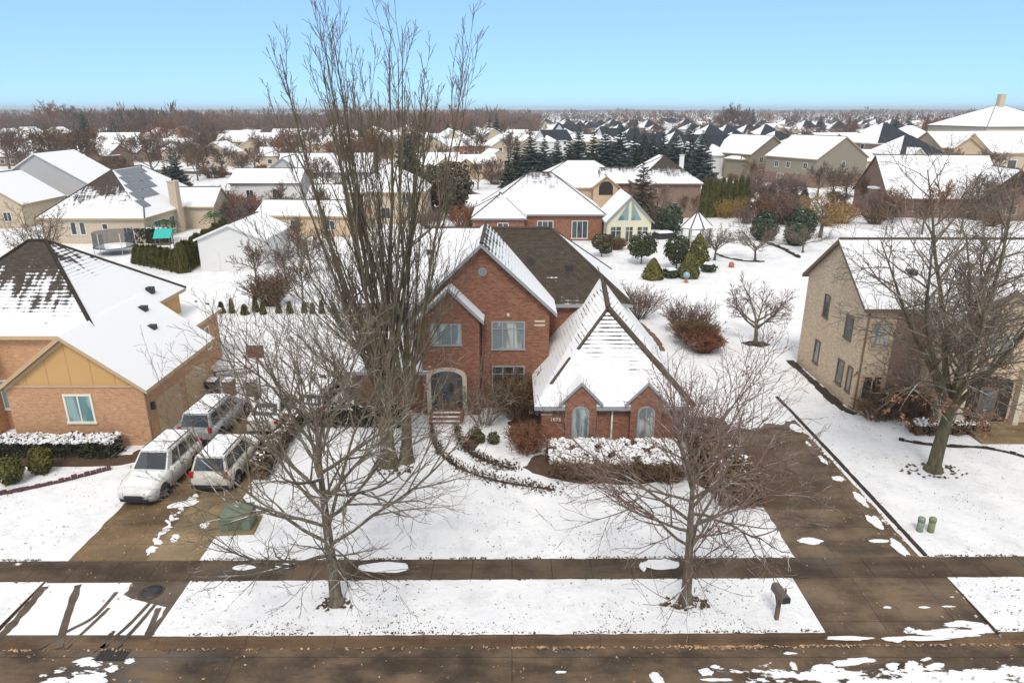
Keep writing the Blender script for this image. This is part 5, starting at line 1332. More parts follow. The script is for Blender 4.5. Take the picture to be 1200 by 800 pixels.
# blue spruces and other conifers
spr = conifer_proto('blue_spruce', 'blue spruce', 10.0, 3.5, 'spruce', 101, 19, 1.15)
fir = conifer_proto('fir_tree', 'fir tree', 10.0, 2.6, 'fir', 102, 18, .95)
firb = conifer_proto('fir_tree', 'brownish fir', 10.0, 2.9, 'fir_brown', 103, 15, .7)
for i, (px, py, h, pr) in enumerate(((606, 214, 9.5, 'f'), (622, 214, 10.5, 's'), (637, 214, 9.5, 's'), (652, 212, 9, 's'), (666, 209, 9.5, 'f'), (677, 204, 11, 's'), (694, 206, 10.5, 'f'), (708, 206, 11, 's'), (725, 206, 12, 's'), (741, 205, 10.5, 'f'), (752, 204, 10.5, 's'), (762, 206, 10, 'f'), (774, 206, 10.5, 's'), (790, 208, 10.5, 's'), (806, 209, 11.5, 'f'))):
    p = G(px, py); use({'s': spr, 'f': fir}[pr], p, rng.random() * 6, h / 8.8, '%s spruce in the long row, %s from the left' % ({'s': 'blue-green', 'f': 'dark green'}[pr], ordn(i)), 'spruce row behind the brick houses')
p = G(819, 214); use(spr, p, 1, 1.22, 'largest blue spruce, at the right end of the spruce row')
use(firb, (20.0, 106.5, 0), 2, 1.02, 'dark brownish fir standing right behind the sunroom roof')
use(spr, (-59.5, 124, 0), 2, .98, 'blue spruce just behind the solar house')
use(fir, (-63, 127, 0), 3, .80, 'dark fir just left behind the spruce by the solar house')
for i, (px, py, h) in enumerate(((876, 222, 3.6), (889, 224, 3.4), (905, 226, 3.0), (917, 228, 3.2), (930, 232, 3.2), (942, 234, 3.0))):
    use(spr, G(px, py), i, h / 10, 'young spruce before the olive houses, %s from the left' % ordn(i), 'young spruces in front of the olive houses')
shaped_bush('juniper', 'large shaggy grey-green evergreen right of the cream house with the white hip roof', G(525, 248), 4.0, 8.0, 'fir_brown', 120, 'egg', 0, 3800, .30, .6, 'tree')
# weeping willow with yellow twigs
def willow():
    rng = random.Random(77); t = thing('willow', 'yellow-twigged weeping willow left of the pinkish house roof', 'tree', (43.0, 95.0, 0)); out = []
    P = dict(seg=(5, 6, 5, 4), wob=(.05, .12, .15, .1), trop=(0, -.03, -.10, -.28), tap=(.4, .7, .8, .5), n=(8, 9, 6), t0=(.5, .25, .2), ang=(50, 45, 50), angv=14, lr=(1.2, .55, .75), lt=(.2, .3, .3), rr=(.45, .45, .5), rmin=.022)
    grow(out, Vector((0, 0, 0)), Vector((0, 0, 1)), 3.4, .28, 0, P, rng)
    a = MB(weld=False); branches_to(a, out, 0, 1); a.build('trunk', M['bark'], t)
    b = MB(weld=False); branches_to(b, out, 2, 9); b.build('crown', M['willow'], t)
willow()
for i, (px, py, rx, h, mt, lb) in enumerate(((905, 262, 2.2, 2.8, 'twig_rust', 'pale rusty shrub between the gazebo garden and the dark rounded evergreens'), (850, 255, 4.2, 2.6, 'willow', 'low yellow-brown grassy shrub at the foot of the arborvitae row'), (880, 262, 3.0, 2.0, 'bark_red', 'pinkish bare shrub behind the curved lawn border'),
                                   (318, 358, 1.4, 2.4, 'twig_brown', 'brown bare shrub at the end of the row of small conifers'), (760, 268, 2.2, 1.8, 'twig_brown', 'brown shrub in front of the sunroom'), (720, 292, 2.0, 1.2, 'twig_brown', 'low brown shrub under the sunroom windows'), (985, 262, 2.2, 2.6, 'twig_rust', 'rust-brown shrub right of the willow'), (930, 250, 3, 2.4, 'twig_rust', 'rust shrub left of the willow')
                                   )):
    twig_shrub('garden_shrub', lb, G(px, py), rx, rx * .7, h, 110, mt, 130 + i, None, False, .9, .02)
# two potted-looking palms in the solar house garden
def palm(loc, s, label):
    rng = random.Random(int(loc[0] * 10)); t = thing('palm_tree', label, 'palm', loc); a = MB(weld=False)
    a.raw_tube([Vector((0, 0, 0)), Vector((.05, 0, 1.2 * s)), Vector((.0, 0, 2.2 * s))], [.14, .11, .10], 7); a.build('trunk', M['bark'], t)
    b = MB(weld=False)
    for k in range(16):
        an = k * 2.4; el = rng.uniform(-.1, .9); L = 1.6 * s; prev = None
        for i in range(7):
            u = i / 6; p = Vector((math.cos(an) * L * u * math.cos(el), math.sin(an) * L * u * math.cos(el), 2.2 * s + L * u * math.sin(el) - .9 * L * u * u * .7))
            for sg in (-1, 1):
                for q_ in range(2): b.blade(p, Vector((math.cos(an) * .5 - sg * math.sin(an), math.sin(an) * .5 + sg * math.cos(an), -.5)), .55 * s, .05, rng)
    b.build('fronds', M['palm'], t)
palm((-46.6, 92.2, 0), 1.15, 'green palm beside the box hedge by the solar house'); palm((-42.8, 98.5, 0), 1.2, 'green palm near the arborvitae, right of the other palm')

# ---------------------------------------------------------------- vehicles
M['paint_tan'] = m_paint('ivory_car_paint', (0.60, 0.56, 0.48))
def bil(q, u, v):
    a, b, c, d = q
    return (a * (1 - u) + b * u) * (1 - v) + (d * (1 - u) + c * u) * v
def car(label, loc, rz, kind='suv', paint='paint_white', name='parked_car', snow=1.0, group='cars parked on the left driveway'):
    """local frame: nose towards -Y"""
    t = thing(name, label, 'car', loc, rz, group)
    if kind == 'suv': L, W, belt, roof, hood = 4.75, .95, 1.08, 1.74, 1.02; cab = (-.95, -.30, 1.95, 2.28)
    elif kind == 'van': L, W, belt, roof, hood = 5.0, .98, 1.05, 1.76, 1.0; cab = (-1.45, -.55, 2.1, 2.42)
    else: L, W, belt, roof, hood = 4.8, .92, .95, 1.46, .90; cab = (-1.0, -.15, 1.25, 2.0)
    h = L / 2; b = MB()
    rear = .98 if kind == 'sedan' else belt
    st = [(-h, .66 * W, .40, .60), (-h + .08, .80 * W, .28, hood - .28), (-h + .26, .92 * W, .22, hood - .17), (-h + .60, .985 * W, .20, hood - .09), (-1.6, W, .20, hood - .02), (cab[0], W, .22, belt), (0.4, W, .22, belt), (cab[3] - .1 if kind != 'sedan' else cab[3], W, .22, rear), (h - .10, .97 * W, .28, rear - (.04 if kind != 'sedan' else .05)), (h, .90 * W, .42, .86)]
    rings = []
    for y, w_, zb, zt in st:
        zm = zb + (zt - zb) * .55
        rings.append([(-w_ * .92, y, zb), (-w_, y, zb + .10), (-w_, y, zm), (-w_ * .955, y, zt - .05), (-w_ * .86, y, zt), (0, y, zt + .02), (w_ * .86, y, zt), (w_ * .955, y, zt - .05), (w_, y, zm), (w_, y, zb + .10), (w_ * .92, y, zb)])
    for r0, r1 in zip(rings, rings[1:]):
        for k in range(11):
            k2 = (k + 1) % 11; b.face((r0[k], r0[k2], r1[k2], r1[k]), 0, None, k != 10)
    b.face(rings[0]); b.face(rings[-1][::-1])
    # cabin
    wb, wt = W * .90, W * .72
    y0, y1, y2, y3 = cab; zr = roof
    V_ = lambda x, y, z: Vector((x, y, z))
    fb = (V_(-wb, y0, belt - .03), V_(wb, y0, belt - .03), V_(wt, y1, zr), V_(-wt, y1, zr))
    rb = (V_(wb, y3, rear - .03), V_(-wb, y3, rear - .03), V_(-wt, y2, zr), V_(wt, y2, zr))
    lb = (V_(-wb, y3, rear - .03), V_(-wb, y0, belt - .03), V_(-wt, y1, zr), V_(-wt, y2, zr))
    rb2 = (V_(wb, y0, belt - .03), V_(wb, y3, rear - .03), V_(wt, y2, zr), V_(wt, y1, zr))
    for q in (fb, rb, lb, rb2): b.face(q)
    ym = (y1 + y2) / 2
    b.face((V_(-wt, y1, zr), V_(wt, y1, zr), V_(wt * .9, ym, zr + .06), V_(-wt * .9, ym, zr + .06))); b.face((V_(-wt * .9, ym, zr + .06), V_(wt * .9, ym, zr + .06), V_(wt, y2, zr), V_(-wt, y2, zr)))
    b.face((V_(-wt, y1, zr), V_(-wt * .9, ym, zr + .06), V_(-wt, y2, zr))); b.face((V_(wt, y1, zr), V_(wt * .9, ym, zr + .06), V_(wt, y2, zr)))
    b.build('body', M[paint], t)
    def glass(q, u0, u1, v0, v1, nm, off=.012):
        n_ = (q[1] - q[0]).cross(q[3] - q[0]).normalized(); ctr = Vector((0, (y0 + y3) / 2, 1.2))
        if n_.dot(bil(q, .5, .5) - ctr) < 0: n_ = -n_
        m = MB(); m.face([bil(q, u, v) + n_ * off for u, v in ((u0, v0), (u1, v0), (u1, v1), (u0, v1))]); return m.build(nm, M['glass_dark'], t)
    glass(fb, .05, .95, .10, .95, 'windscreen'); glass(rb, .06, .94, .16 if kind != 'sedan' else .1, .93, 'rear_window')
    for q, fl in ((lb, True), (rb2, False)):
        cuts = ((.06, .30), (.34, .62), (.66, .86)) if kind != 'sedan' else ((.12, .46), (.50, .84))
        for a_, c_ in cuts:
            glass(q, 1 - c_ if not fl else a_, 1 - a_ if not fl else c_, .14, .90, 'side_window')
    # lower trim, bumpers, grille, lights, plates, mirrors
    for za, zb, zc in ((-h - .03, -h + .06, .44), (h - .06, h + .03, .50)):
        wz = .66 if za < 0 else .90; tr = MB(); tr.box(-W * wz, za, .30, W * wz, zb, zc); tr.build('bumper', M['tyre' if kind != 'sedan' else paint], t)
    gr = MB(); gr.prism([(-.40, -h - .012, .43), (.40, -h - .012, .43), (.50, -h - .012, .52), (.40, -h - .012, .60), (-.40, -h - .012, .60), (-.50, -h - .012, .52)], (0, .05, 0)); gr.build('grille', M['dark_metal'], t)
    for sx in (-1, 1):
        q = MB(); q.prism([(sx * W * .50, -h + .02, .56), (sx * W * .50, -h + .02, .70), (sx * W * .93, -h + .33, .80), (sx * W * .93, -h + .33, .66)], (sx * .012, -.03, .01)); q.build('headlight', M['clear_lens'], t)
        q = MB(); q.box(sx * W * .84 - .08, h - .12, .86 if kind != 'sedan' else .70, sx * W * .84 + .08, h + .012, 1.16 if kind != 'sedan' else .88); q.build('tail_light', M['red_lens'], t)
        q = MB(); q.box(sx * (W + .10) - .10, y0 + .12, belt + .0, sx * (W + .10) + .10, y0 + .24, belt + .16); q.build('mirror', M[paint], t)
        for yy in (-h + .92, h - .95):
            w_ = MB(Matrix.Translation((sx * (W - .10), yy, .34))); w_.lathe([(.20, -.10), (.335, -.11), (.34, .0), (.335, .11), (.20, .115)], 18, 0, 'x')
            wo = w_.build('wheel', M['tyre'], t)
            r_ = MB(Matrix.Translation((sx * (W - .10), yy, .34)))
            for k in range(5):
                a = k * 6.283 / 5; r_.prism([(sx * .118, .05 * math.cos(a + 1.57), .05 * math.sin(a + 1.57)), (sx * .118, .20 * math.cos(a + .2), .20 * math.sin(a + .2)), (sx * .118, .20 * math.cos(a - .2), .20 * math.sin(a - .2)), (sx * .118, .05 * math.cos(a - 1.57), .05 * math.sin(a - 1.57))], (sx * .012, 0, 0))
            r_.lathe([(.07, sx * .117), (.06, sx * .135)], 10, 0, 'x'); r_.build('rim', M['rim'], wo)
            ar = MB(Matrix.Translation((sx * (W + .004), yy, .36))); ar.lathe([(.43, -.02 * sx), (.43, .0)], 20, 0, 'x'); ar.build('wheel_arch', M['dark'], t)
    for sx in (-1, 1):
        for yy in ((y0 + .25, .35, y3 - .55) if kind != 'sedan' else (y0 + .3, .45)):
            q = MB(); q.box(sx * W - .006, yy - .008, .34, sx * W + .006, yy + .008, belt - .06); q.build('door_seam', M['dark'], t)
        for yy in ((.20, 1.15) if kind != 'sedan' else (.25, 1.2)):
            q = MB(); q.box(sx * (W + .012) - .012, yy - .09, belt - .20, sx * (W + .012) + .012, yy + .09, belt - .16); q.build('door_handle', M['dark_metal'], t)
        if kind != 'sedan':
            q = MB(); q.tube(((sx * wt * .88, y1 + .12, zr + .10), (sx * wt * .88, y2 - .1, zr + .10)), .022, 6); q.build('roof_rail', M['dark_metal'], t)
    q = MB(); q.box(-.16, h + .013 if kind == 'sedan' else h + .0, .66, .16, h + .028, .80); q.build('number_plate', M['plate'], t)
    # snow on roof, bonnet and boot
    s = MB(weld=False); s_done = lambda: s.build('snow_cover', M['snow'], t)
    snow_cap(s, (-wt * 1.02, y1 - .06, zr + .02), (wt * 1.02, y1 - .06, zr + .02), (wt * 1.02, y2 + .05, zr + .02), (-wt * 1.02, y2 + .05, zr + .02), .09, loc[0], 10, 14, .10)
    s_done(); s = MB(weld=False)
    snow_cap(s, (-W * .74, -h + .34, hood - .15), (W * .74, -h + .34, hood - .15), (W * .84, y0 - .02, belt), (-W * .84, y0 - .02, belt), .07, loc[1], 10, 10, .12)
    s_done(); s = MB(weld=False)
    if kind == 'sedan': snow_cap(s, (-W * .80, y3 + .02, rear), (W * .80, y3 + .02, rear), (W * .80, h - .1, rear - .04), (-W * .80, h - .1, rear - .04), .06, 3, 10, 5, .12)
    if snow > 1: # windscreen and rear window snowed over
        s_done(); s = MB(weld=False)
        snow_cap(s, bil(fb, .06, .08) + V_(0, -.012, .012), bil(fb, .94, .08) + V_(0, -.012, .012), bil(fb, .9, .9) + V_(0, -.012, .012), bil(fb, .1, .9) + V_(0, -.012, .012), .04, 8, 8, 6, .2)
        s_done(); s = MB(weld=False)
        snow_cap(s, bil(rb, .1, .25), bil(rb, .9, .25), bil(rb, .9, .7), bil(rb, .1, .7), .05, 9, 8, 6, .3)
    if s.V: s_done()
    return t
p = G(183, 578); car('white estate car parked nose to the street beside the tan garage corner', (-16.85, 29.1, .005), R(-3), 'suv', 'paint_white')
car('white SUV parked tail to the street with red tail lights', (-13.95, 30.2, .005), R(178), 'suv', 'paint_tan')
car('silver minivan parked tail to the street by the tan garage doors', (-16.6, 35.0, .005), R(177), 'van', 'paint_silver')
car('snow-buried car in front of the white SUV, its windows covered', (-13.7, 36.3, .005), R(180), 'sedan', 'paint_white', 'parked_car', 2)
car('white snow-covered car farthest along the drive, partly hidden by branches', (-11.1, 37.6, .005), R(170), 'suv', 'paint_white', 'parked_car', 2)

M['trafo'] = m_plain('transformer_paint', (0.135, 0.165, 0.115), .6, .25)
M['post_cream'] = m_plain('weathered_cream', (0.42, 0.37, 0.30), .7, .15)
M['moss_box'] = m_plain('mossy_steel', (0.21, 0.24, 0.11), .6, .3)
M['mail'] = m_plain('mailbox_grey_brown', (0.13, 0.105, 0.09), .6, .2)
# ---------------------------------------------------------------- street furniture and garden things
def mailbox():
    t = thing('mailbox', 'grey-brown mailbox on a wooden post by the kerb', 'mailbox', (9.3, 19.6, .02), R(8))
    a = MB(); a.box(-.06, -.06, -.05, .06, .06, 1.0); a.box(-.05, -.35, .93, .05, .3, 1.0); a.prism([(0.02, .05, .55), (.02, .10, .55), (.02, .33, .93), (.02, .25, .93)], (-.04, 0, 0)); a.build('post', M['wood'], t)
    b = MB(Matrix.Translation((0, 0, 1.0))); prof = [(-.15, 0), (.15, 0), (.15, .17)] + [(.15 * math.cos(k * math.pi / 8), .17 + .12 * math.sin(k * math.pi / 8)) for k in range(1, 8)] + [(-.15, .17)]
    b.prism([(x, -.42, z) for x, z in prof], (0, .78, 0)); b.build('box', M['mail'], t)
    d = MB(Matrix.Translation((0, 0, 1.0))); d.prism([(x * .9, -.428, .012 + z * .92) for x, z in prof], (0, .007, 0)); d.build('door', M['dark_metal'], t)
    f = MB(); f.box(.155, -.1, 1.12, .17, .0, 1.30); f.build('flag', M['wood_red'], t)
mailbox()
def pedestal(x, y, label, mat, h):
    t = thing('utility_pedestal', label, 'utility box', (x, y, 0), R(5), 'green utility posts on the right lawn')
    a = MB(); a.lathe([(.135, -.05), (.135, h - .16)], 10); a.build('base', M[mat], t)
    b = MB(); b.lathe([(.148, h - .18), (.148, h - .03), (.12, h), (.02, h + .015)], 10); b.build('cap', M[mat], t)
pedestal(17.36, 24.95, 'pale green utility post on the right lawn, the one nearer the driveway', 'green_box', .66); pedestal(17.80, 24.9, 'mossy green utility post on the right lawn, next to the pale one', 'moss_box', .68)
t = thing('transformer_box', 'low green utility transformer box beside the left driveway', 'utility box', (-11.75, 25.3, 0), R(4))
a = MB(); a.box(-.62, -.5, .08, .62, .5, .62); a.prism([(-.66, -.54, .62), (.66, -.54, .62), (.66, -.54, .66), (-.66, -.54, .66)], (0, 1.08, 0)); a.prism([(-.62, -.54, .66), (.62, -.54, .66), (.62, .5, .86), (-.62, .5, .86)], (0, 0, -.02)); a.build('cabinet', M['trafo'], t)
a = MB(); a.box(-.8, -.68, -.02, .8, .68, .079); a.build('pad', M['strip'], t)
a = MB(); a.box(-.3, -.508, .15, -.02, -.501, .55); a.box(.02, -.508, .15, .3, -.501, .55); a.build('door', M['green_bin'], t)
mh = MB(Matrix.Translation((*G(178, 693, -.02)[:2], -.02))); mh.lathe([(.46, -.03), (.46, .012), (.40, .014)], 24, 0); mh.lathe([(.38, .0), (.38, .018), (.02, .019)], 24, 1)
o = mh.build('manhole_cover', [M['mulch'], M['dark_metal']]); tag(o, 'round iron manhole cover in the left driveway apron', 'manhole')
sd = MB(); p = G(132, 767, -.12)
for k in range(8): sd.box(p.x - .45 + k * .12, p.y - .22, -.12, p.x - .40 + k * .12, p.y + .22, -.108, 0)
sd.box(p.x - .5, p.y - .26, -.14, p.x + .5, p.y + .26, -.122, 1)
o = sd.build('storm_drain', [M['dark_metal'], M['dark']]); tag(o, 'iron storm drain grate in the gutter at the left', 'drain')
# hoop, bins, edging
t = thing('basketball_hoop', 'brown basketball backboard on a tall pole behind the parked cars', 'hoop', (-15.5, 38.8, 0), 0)
a = MB(); a.tube(((0, .1, 0), (0, .1, 2.9)), .05, 8); a.build('pole', M['dark_metal'], t)
a = MB(); a.box(-.52, 0, 2.75, .52, .04, 3.55); a.build('backboard', M['wood_red'], t)
a = MB(); rg = [Vector((.23 * math.cos(k * .524), -.26 + .23 * math.sin(k * .524), 2.95)) for k in range(13)]; a.tube(rg, .012, 5); a.build('rim', M['terracotta'], t)
a = MB(); a.box(-.35, -.2, 0, .35, .6, .2); a.build('base', M['black_bin'], t)
for k, (px, mt, lb) in enumerate(((251, 'black_bin', 'black wheeled bin, left of the brown one, by the side of the tan house'), (270, 'brown_bin', 'brown wheeled bin between the black and the olive bin'), (296, 'green_bin', 'olive wheeled bin under the basketball hoop'))):
    q = G(px, 463); t = thing('wheeled_bin', lb, 'bin', (q.x, q.y, 0), R(-4 + 5 * k))
    a = MB(); a.prism([(-.27, -.27, .08), (.27, -.27, .08), (.27, .27, .08), (-.27, .27, .08)], (0, 0, .001)); 
    lo = [(-.27, -.25, .06), (.27, -.25, .06), (.27, .25, .06), (-.27, .25, .06)]; hi = [(-.33, -.33, .98), (.33, -.33, .98), (.33, .33, .98), (-.33, .33, .98)]
    for i in range(4): j = (i + 1) % 4; a.face((lo[i], lo[j], hi[j], hi[i]))
    a.face(lo[::-1]); a.build('body', M[mt], t)
    a = MB(); a.prism([(-.35, -.36, .98), (.35, -.36, .98), (.35, .36, 1.03), (-.35, .36, 1.03)], (0, 0, .05)); a.build('lid', M[mt], t)
    for sx in (-.24, .24): a = MB(Matrix.Translation((sx, .26, .12))); a.lathe([(.12, -.03), (.12, .03)], 12, 0, 'x'); a.build('wheel', M['tyre'], t)
    s = MB(weld=False); snow_cap(s, (-.34, -.34, 1.035), (.34, -.34, 1.035), (.34, .34, 1.085), (-.34, .34, 1.085), .06, k, 7, 7, .12); s.build('snow_cover', M['snow'], t)
bn = thing('garden_bench', 'low snow-topped brown garden bench by the side wall of the tan house', 'bench', (-18.9, 43.0, 0), R(20))
a = MB(); a.box(-1.3, -.25, .38, 1.3, .25, .45); a.build('seat', M['wood'], bn)
for sx in (-1.1, 1.1): a = MB(); a.box(sx - .06, -.22, 0, sx + .06, .22, .38); a.build('leg', M['wood'], bn)
s = MB(weld=False); snow_cap(s, (-1.25, -.22, .45), (1.25, -.22, .45), (1.25, .22, .45), (-1.25, .22, .45), .08, 3, 12, 5, .1); s.build('snow_cover', M['snow'], bn)
def edging(name, label, pts, wd, h, mat, seed=0, step=.22, jit=.3):
    """a run of small edging stones"""
    rng = random.Random(seed); m = MB(weld=False)
    P = [Vector((*p, 0)) for p in pts]; Q = []
    for i in range(len(P) - 1):
        p0 = P[max(i - 1, 0)]; p1 = P[i]; p2 = P[i + 1]; p3 = P[min(i + 2, len(P) - 1)]
        n_ = max(2, int((p2 - p1).length / step))
        for k in range(n_):
            u = k / n_; Q.append(.5 * ((2 * p1) + (p2 - p0) * u + (2 * p0 - 5 * p1 + 4 * p2 - p3) * u * u + (3 * p1 - p0 - 3 * p2 + p3) * u ** 3))
    for a, b in zip(Q, Q[1:]):
        d = (b - a).normalized(); n_ = Vector((-d.y, d.x, 0)); w_ = wd * rng.uniform(1 - jit, 1 + jit); hh = h * rng.uniform(1 - jit, 1 + jit)
        a2, b2 = a + d * .012, b - d * .006
        m.prism([a2 + n_ * w_ + Vector((0, 0, -.02)), a2 - n_ * w_ + Vector((0, 0, -.02)), b2 - n_ * w_ + Vector((0, 0, -.02)), b2 + n_ * w_ + Vector((0, 0, -.02))], (0, 0, hh + .02))
    o = m.build(name, M[mat]); return tag(o, label, 'edging')
edging('bed_edging', 'purple-brown scalloped bed edging curving through the snow by the left driveway', [(-25.5, 27.3), (-23.8, 27.85), (-22.0, 28.8), (-19.9, 30.3)], .085, .16, 'red_edging', 1, .22)
edging('bed_edging', 'dark curved bed edging in the snow behind the big tree on the right', [(21.0, 33.4), (22.0, 32.9), (23.3, 32.6), (24.9, 32.45), (26.2, 31.7), (27.2, 30.4)], .07, .10, 'edging', 2, .3)
edging('drive_edging', 'dark edging strip along the right side of the right-hand driveway', [(16.62, 23.2), (16.62, 28), (16.6, 34), (16.5, 39.5)], .075, .08, 'edging', 3, .5, .15)
edging('lawn_edging', 'thin dark curved edging on the back lawn in front of the fruit trees', [tuple(G(a, b)[:2]) for a, b in ((838, 297), (850, 302), (870, 306), (890, 307), (898, 306))], .10, .14, 'edging', 4, .5)
edging('lawn_edging', 'dark line of low edging stones right of the fruit trees', [tuple(G(a, b)[:2]) for a, b in ((900, 286), (915, 291), (930, 299), (938, 303))], .16, .22, 'edging', 5, .5)
edging('bed_edging', 'brown bed border behind the garage on the back lawn', [(10.0, 58.5), (10.6, 55), (11.2, 51), (11.2, 47.5)], .16, .10, 'wood', 6, .4)
edging('wall_edging', 'dark strip of bare soil at the foot of the pinkish house side wall', [(19.85, 45.8), (19.85, 42), (19.9, 37.2), (20.6, 36.8)], .30, .03, 'edging', 7, .6, .3)
tr_ = MB(weld=False); rr = random.Random(3)
blob_patch(tr_, 18.7, 49.4, 1.0, .75, .01, 4, .03, 0, 40, .35); o = tr_.build('tree_ring', M['edging']); tag(o, 'dark ring of soil and stones round the small ornamental tree', 'tree ring')
# trampoline
t = thing('trampoline', 'round trampoline with dark safety net and snowy bed by the solar house', 'trampoline', (-49.4, 84.2, 0), .3)
a = MB(weld=False)
for k in range(24):
    a0, a1 = k * 6.2832 / 24, (k + 1) * 6.2832 / 24; a.raw_tube([Vector((2.35 * math.cos(a0), 2.35 * math.sin(a0), .9)), Vector((2.35 * math.cos(a1), 2.35 * math.sin(a1), .9))], [.05, .05], 6)
a.build('frame', M['dark_metal'], t)
a = MB(); a.lathe([(2.28, .84), (2.28, .88), (.05, .90)], 24); a.build('bed', M['net'], t)
s = MB(); s.lathe([(2.22, .905), (2.1, .98), (.05, 1.0)], 24); s.build('snow_cover', M['snow'], t)
for k in range(6):
    an = k * 1.0472; x, y = 2.38 * math.cos(an), 2.38 * math.sin(an); a = MB(); a.tube(((x, y, 0), (x, y, 2.75)), .04, 6); a.build('pole', M['alu'], t)
nt = MB()
for k in range(24):
    a0, a1 = k * 6.2832 / 24, (k + 1) * 6.2832 / 24
    if 17 <= k <= 20: continue
    nt.face(((2.3 * math.cos(a0), 2.3 * math.sin(a0), .95), (2.3 * math.cos(a1), 2.3 * math.sin(a1), .95), (2.3 * math.cos(a1), 2.3 * math.sin(a1), 2.7), (2.3 * math.cos(a0), 2.3 * math.sin(a0), 2.7)))
nt.build('net', M['net'], t)
t = thing('play_tower', 'play tower with a sloping teal roof behind the arborvitae hedge', 'play tower', (-43.2, 84.3, 0), .2)
a = MB(); a.face(((-1.0, -1.0, 2.0), (1.0, -1.0, 2.0), (1.1, .3, 3.0), (-.9, .3, 3.0))); a.face(((-.9, .3, 2.99), (1.1, .3, 2.99), (1.1, 1.2, 2.2), (-.9, 1.2, 2.2))); a.build('roof', M['teal'], t)
for x, y in ((-.8, -.8), (.8, -.8), (-.8, .9), (.8, .9)): a = MB(); a.box(x - .05, y - .05, 0, x + .05, y + .05, 2.1); a.build('post', M['wood'], t)
a = MB(); a.box(-.85, -.85, 1.1, .85, .95, 1.18); a.build('deck', M['wood'], t)
# gazebo
gp = G(818, 291); t = thing('gazebo', 'white octagonal gazebo with snowy pointed roof on the back lawn', 'gazebo', (gp.x, gp.y + 1.6, 0), .2)
a = MB(); b = MB()
for k in range(8):
    a0, a1 = k * math.pi / 4, (k + 1) * math.pi / 4
    p0, p1 = (2.2 * math.cos(a0), 2.2 * math.sin(a0), 2.55), (2.2 * math.cos(a1), 2.2 * math.sin(a1), 2.55)
    a.face((p0, p1, (0, 0, 4.55)), 0, (1.3, 1.3, 1.2)); a.face(((p0[0], p0[1], 2.4), (p1[0], p1[1], 2.4), p1, p0), 1)
    q = MB(); x, y = 1.9 * math.cos(a0), 1.9 * math.sin(a0); q.box(x - .07, y - .07, .15, x + .07, y + .07, 2.42); q.build('post', M['post_cream'], t)
    if k not in (5,):
        q = MB(); P0, P1 = Vector((1.9 * math.cos(a0), 1.9 * math.sin(a0), 0)), Vector((1.9 * math.cos(a1), 1.9 * math.sin(a1), 0))
        for zz in (.95, .3): q.tube((P0 + Vector((0, 0, zz)), P1 + Vector((0, 0, zz))), .035, 4)
        for i in range(1, 7): w_ = P0.lerp(P1, i / 7); q.tube((w_ + Vector((0, 0, .3)), w_ + Vector((0, 0, .95))), .022, 4)
        q.build('railing', M['post_cream'], t)
a.face([(2.15 * math.cos(k * math.pi / 4), 2.15 * math.sin(k * math.pi / 4), 2.39) for k in range(8)], 1)
ro = a.build('roof', [M['roof_grey'], M['trim_grey']], t)
c = MB()
for k in range(8):
    if k in (0, 4, 5, 6): c.tube(((2.2 * math.cos(k * math.pi / 4), 2.2 * math.sin(k * math.pi / 4), 2.56), (0, 0, 4.57)), .09, 4)
c.lathe([(.12, 4.5), (.14, 4.65), (.05, 4.9), (.01, 5.1)], 8); c.build('ridge_cap', M['cap'], ro)
fl = MB(); fl.lathe([(2.2, 0), (2.2, .15), (.02, .16)], 8); fl.build('floor', M['wood'], t)
# covered garden furniture, ball, little stakes
for k, (px, py, w_, d_, h_, lb) in enumerate(((772, 268, 1.3, .8, .9, 'dark covered garden table heaped with snow beside the gazebo, farther of two'), (778, 279, 1.4, .9, .8, 'dark covered garden seat heaped with snow beside the gazebo, nearer of two'), (745, 285, .8, .5, .5, 'low snow-topped planter in front of the sunroom'), (710, 296, .7, .5, .5, 'snow-topped planter left of the first clipped evergreen'))):
    q = G(px, py); t = thing('garden_furniture', lb, 'garden furniture', (q.x, q.y, 0), k * .3)
    a = MB(); a.prism([(-w_, -d_, 0), (w_, -d_, 0), (w_, d_, 0), (-w_, d_, 0)], (0, 0, h_ * .8)); a.prism([(-w_ * .9, -d_ * .9, h_ * .801), (w_ * .9, -d_ * .9, h_ * .801), (w_ * .8, d_ * .8, h_ * .801), (-w_ * .9, d_ * .9, h_ * .801)], (0, 0, h_ * .2)); a.build('cover', M['dark_metal'], t)
    s = MB(weld=False); snow_cap(s, (-w_ * .9, -d_ * .9, h_), (w_ * .9, -d_ * .9, h_), (w_ * .8, d_ * .8, h_), (-w_ * .9, d_ * .9, h_), .2, k, 8, 6, .2); s.build('snow_cover', M['snow'], t)
q = G(804, 331); t = thing('garden_ball', 'pale blue garden ball on a red stand in front of the golden cone shrub', 'garden ball', (q.x, q.y, 0))
a = MB(); a.lathe([(.34 * math.sin(k * math.pi / 8) + .002, .80 - .33 * math.cos(k * math.pi / 8)) for k in range(9)], 14); a.build('ball', M['blue'], t)
a = MB(); a.lathe([(.26, 0), (.18, .1), (.12, .3), (.2, .52)], 10); a.build('stand', M['terracotta'], t)
q = G(857, 313); t = thing('garden_ornament', 'little red-brown garden ornament on the back lawn', 'ornament', (q.x, q.y, 0))
a = MB(); a.lathe([(.3, 0), (.34, .25), (.28, .5), (.1, .6)], 8); a.build('pot', M['terracotta'], t)
for k, (px, py, w_) in enumerate(((748, 327, .8), (782, 329, .7))):
    pass
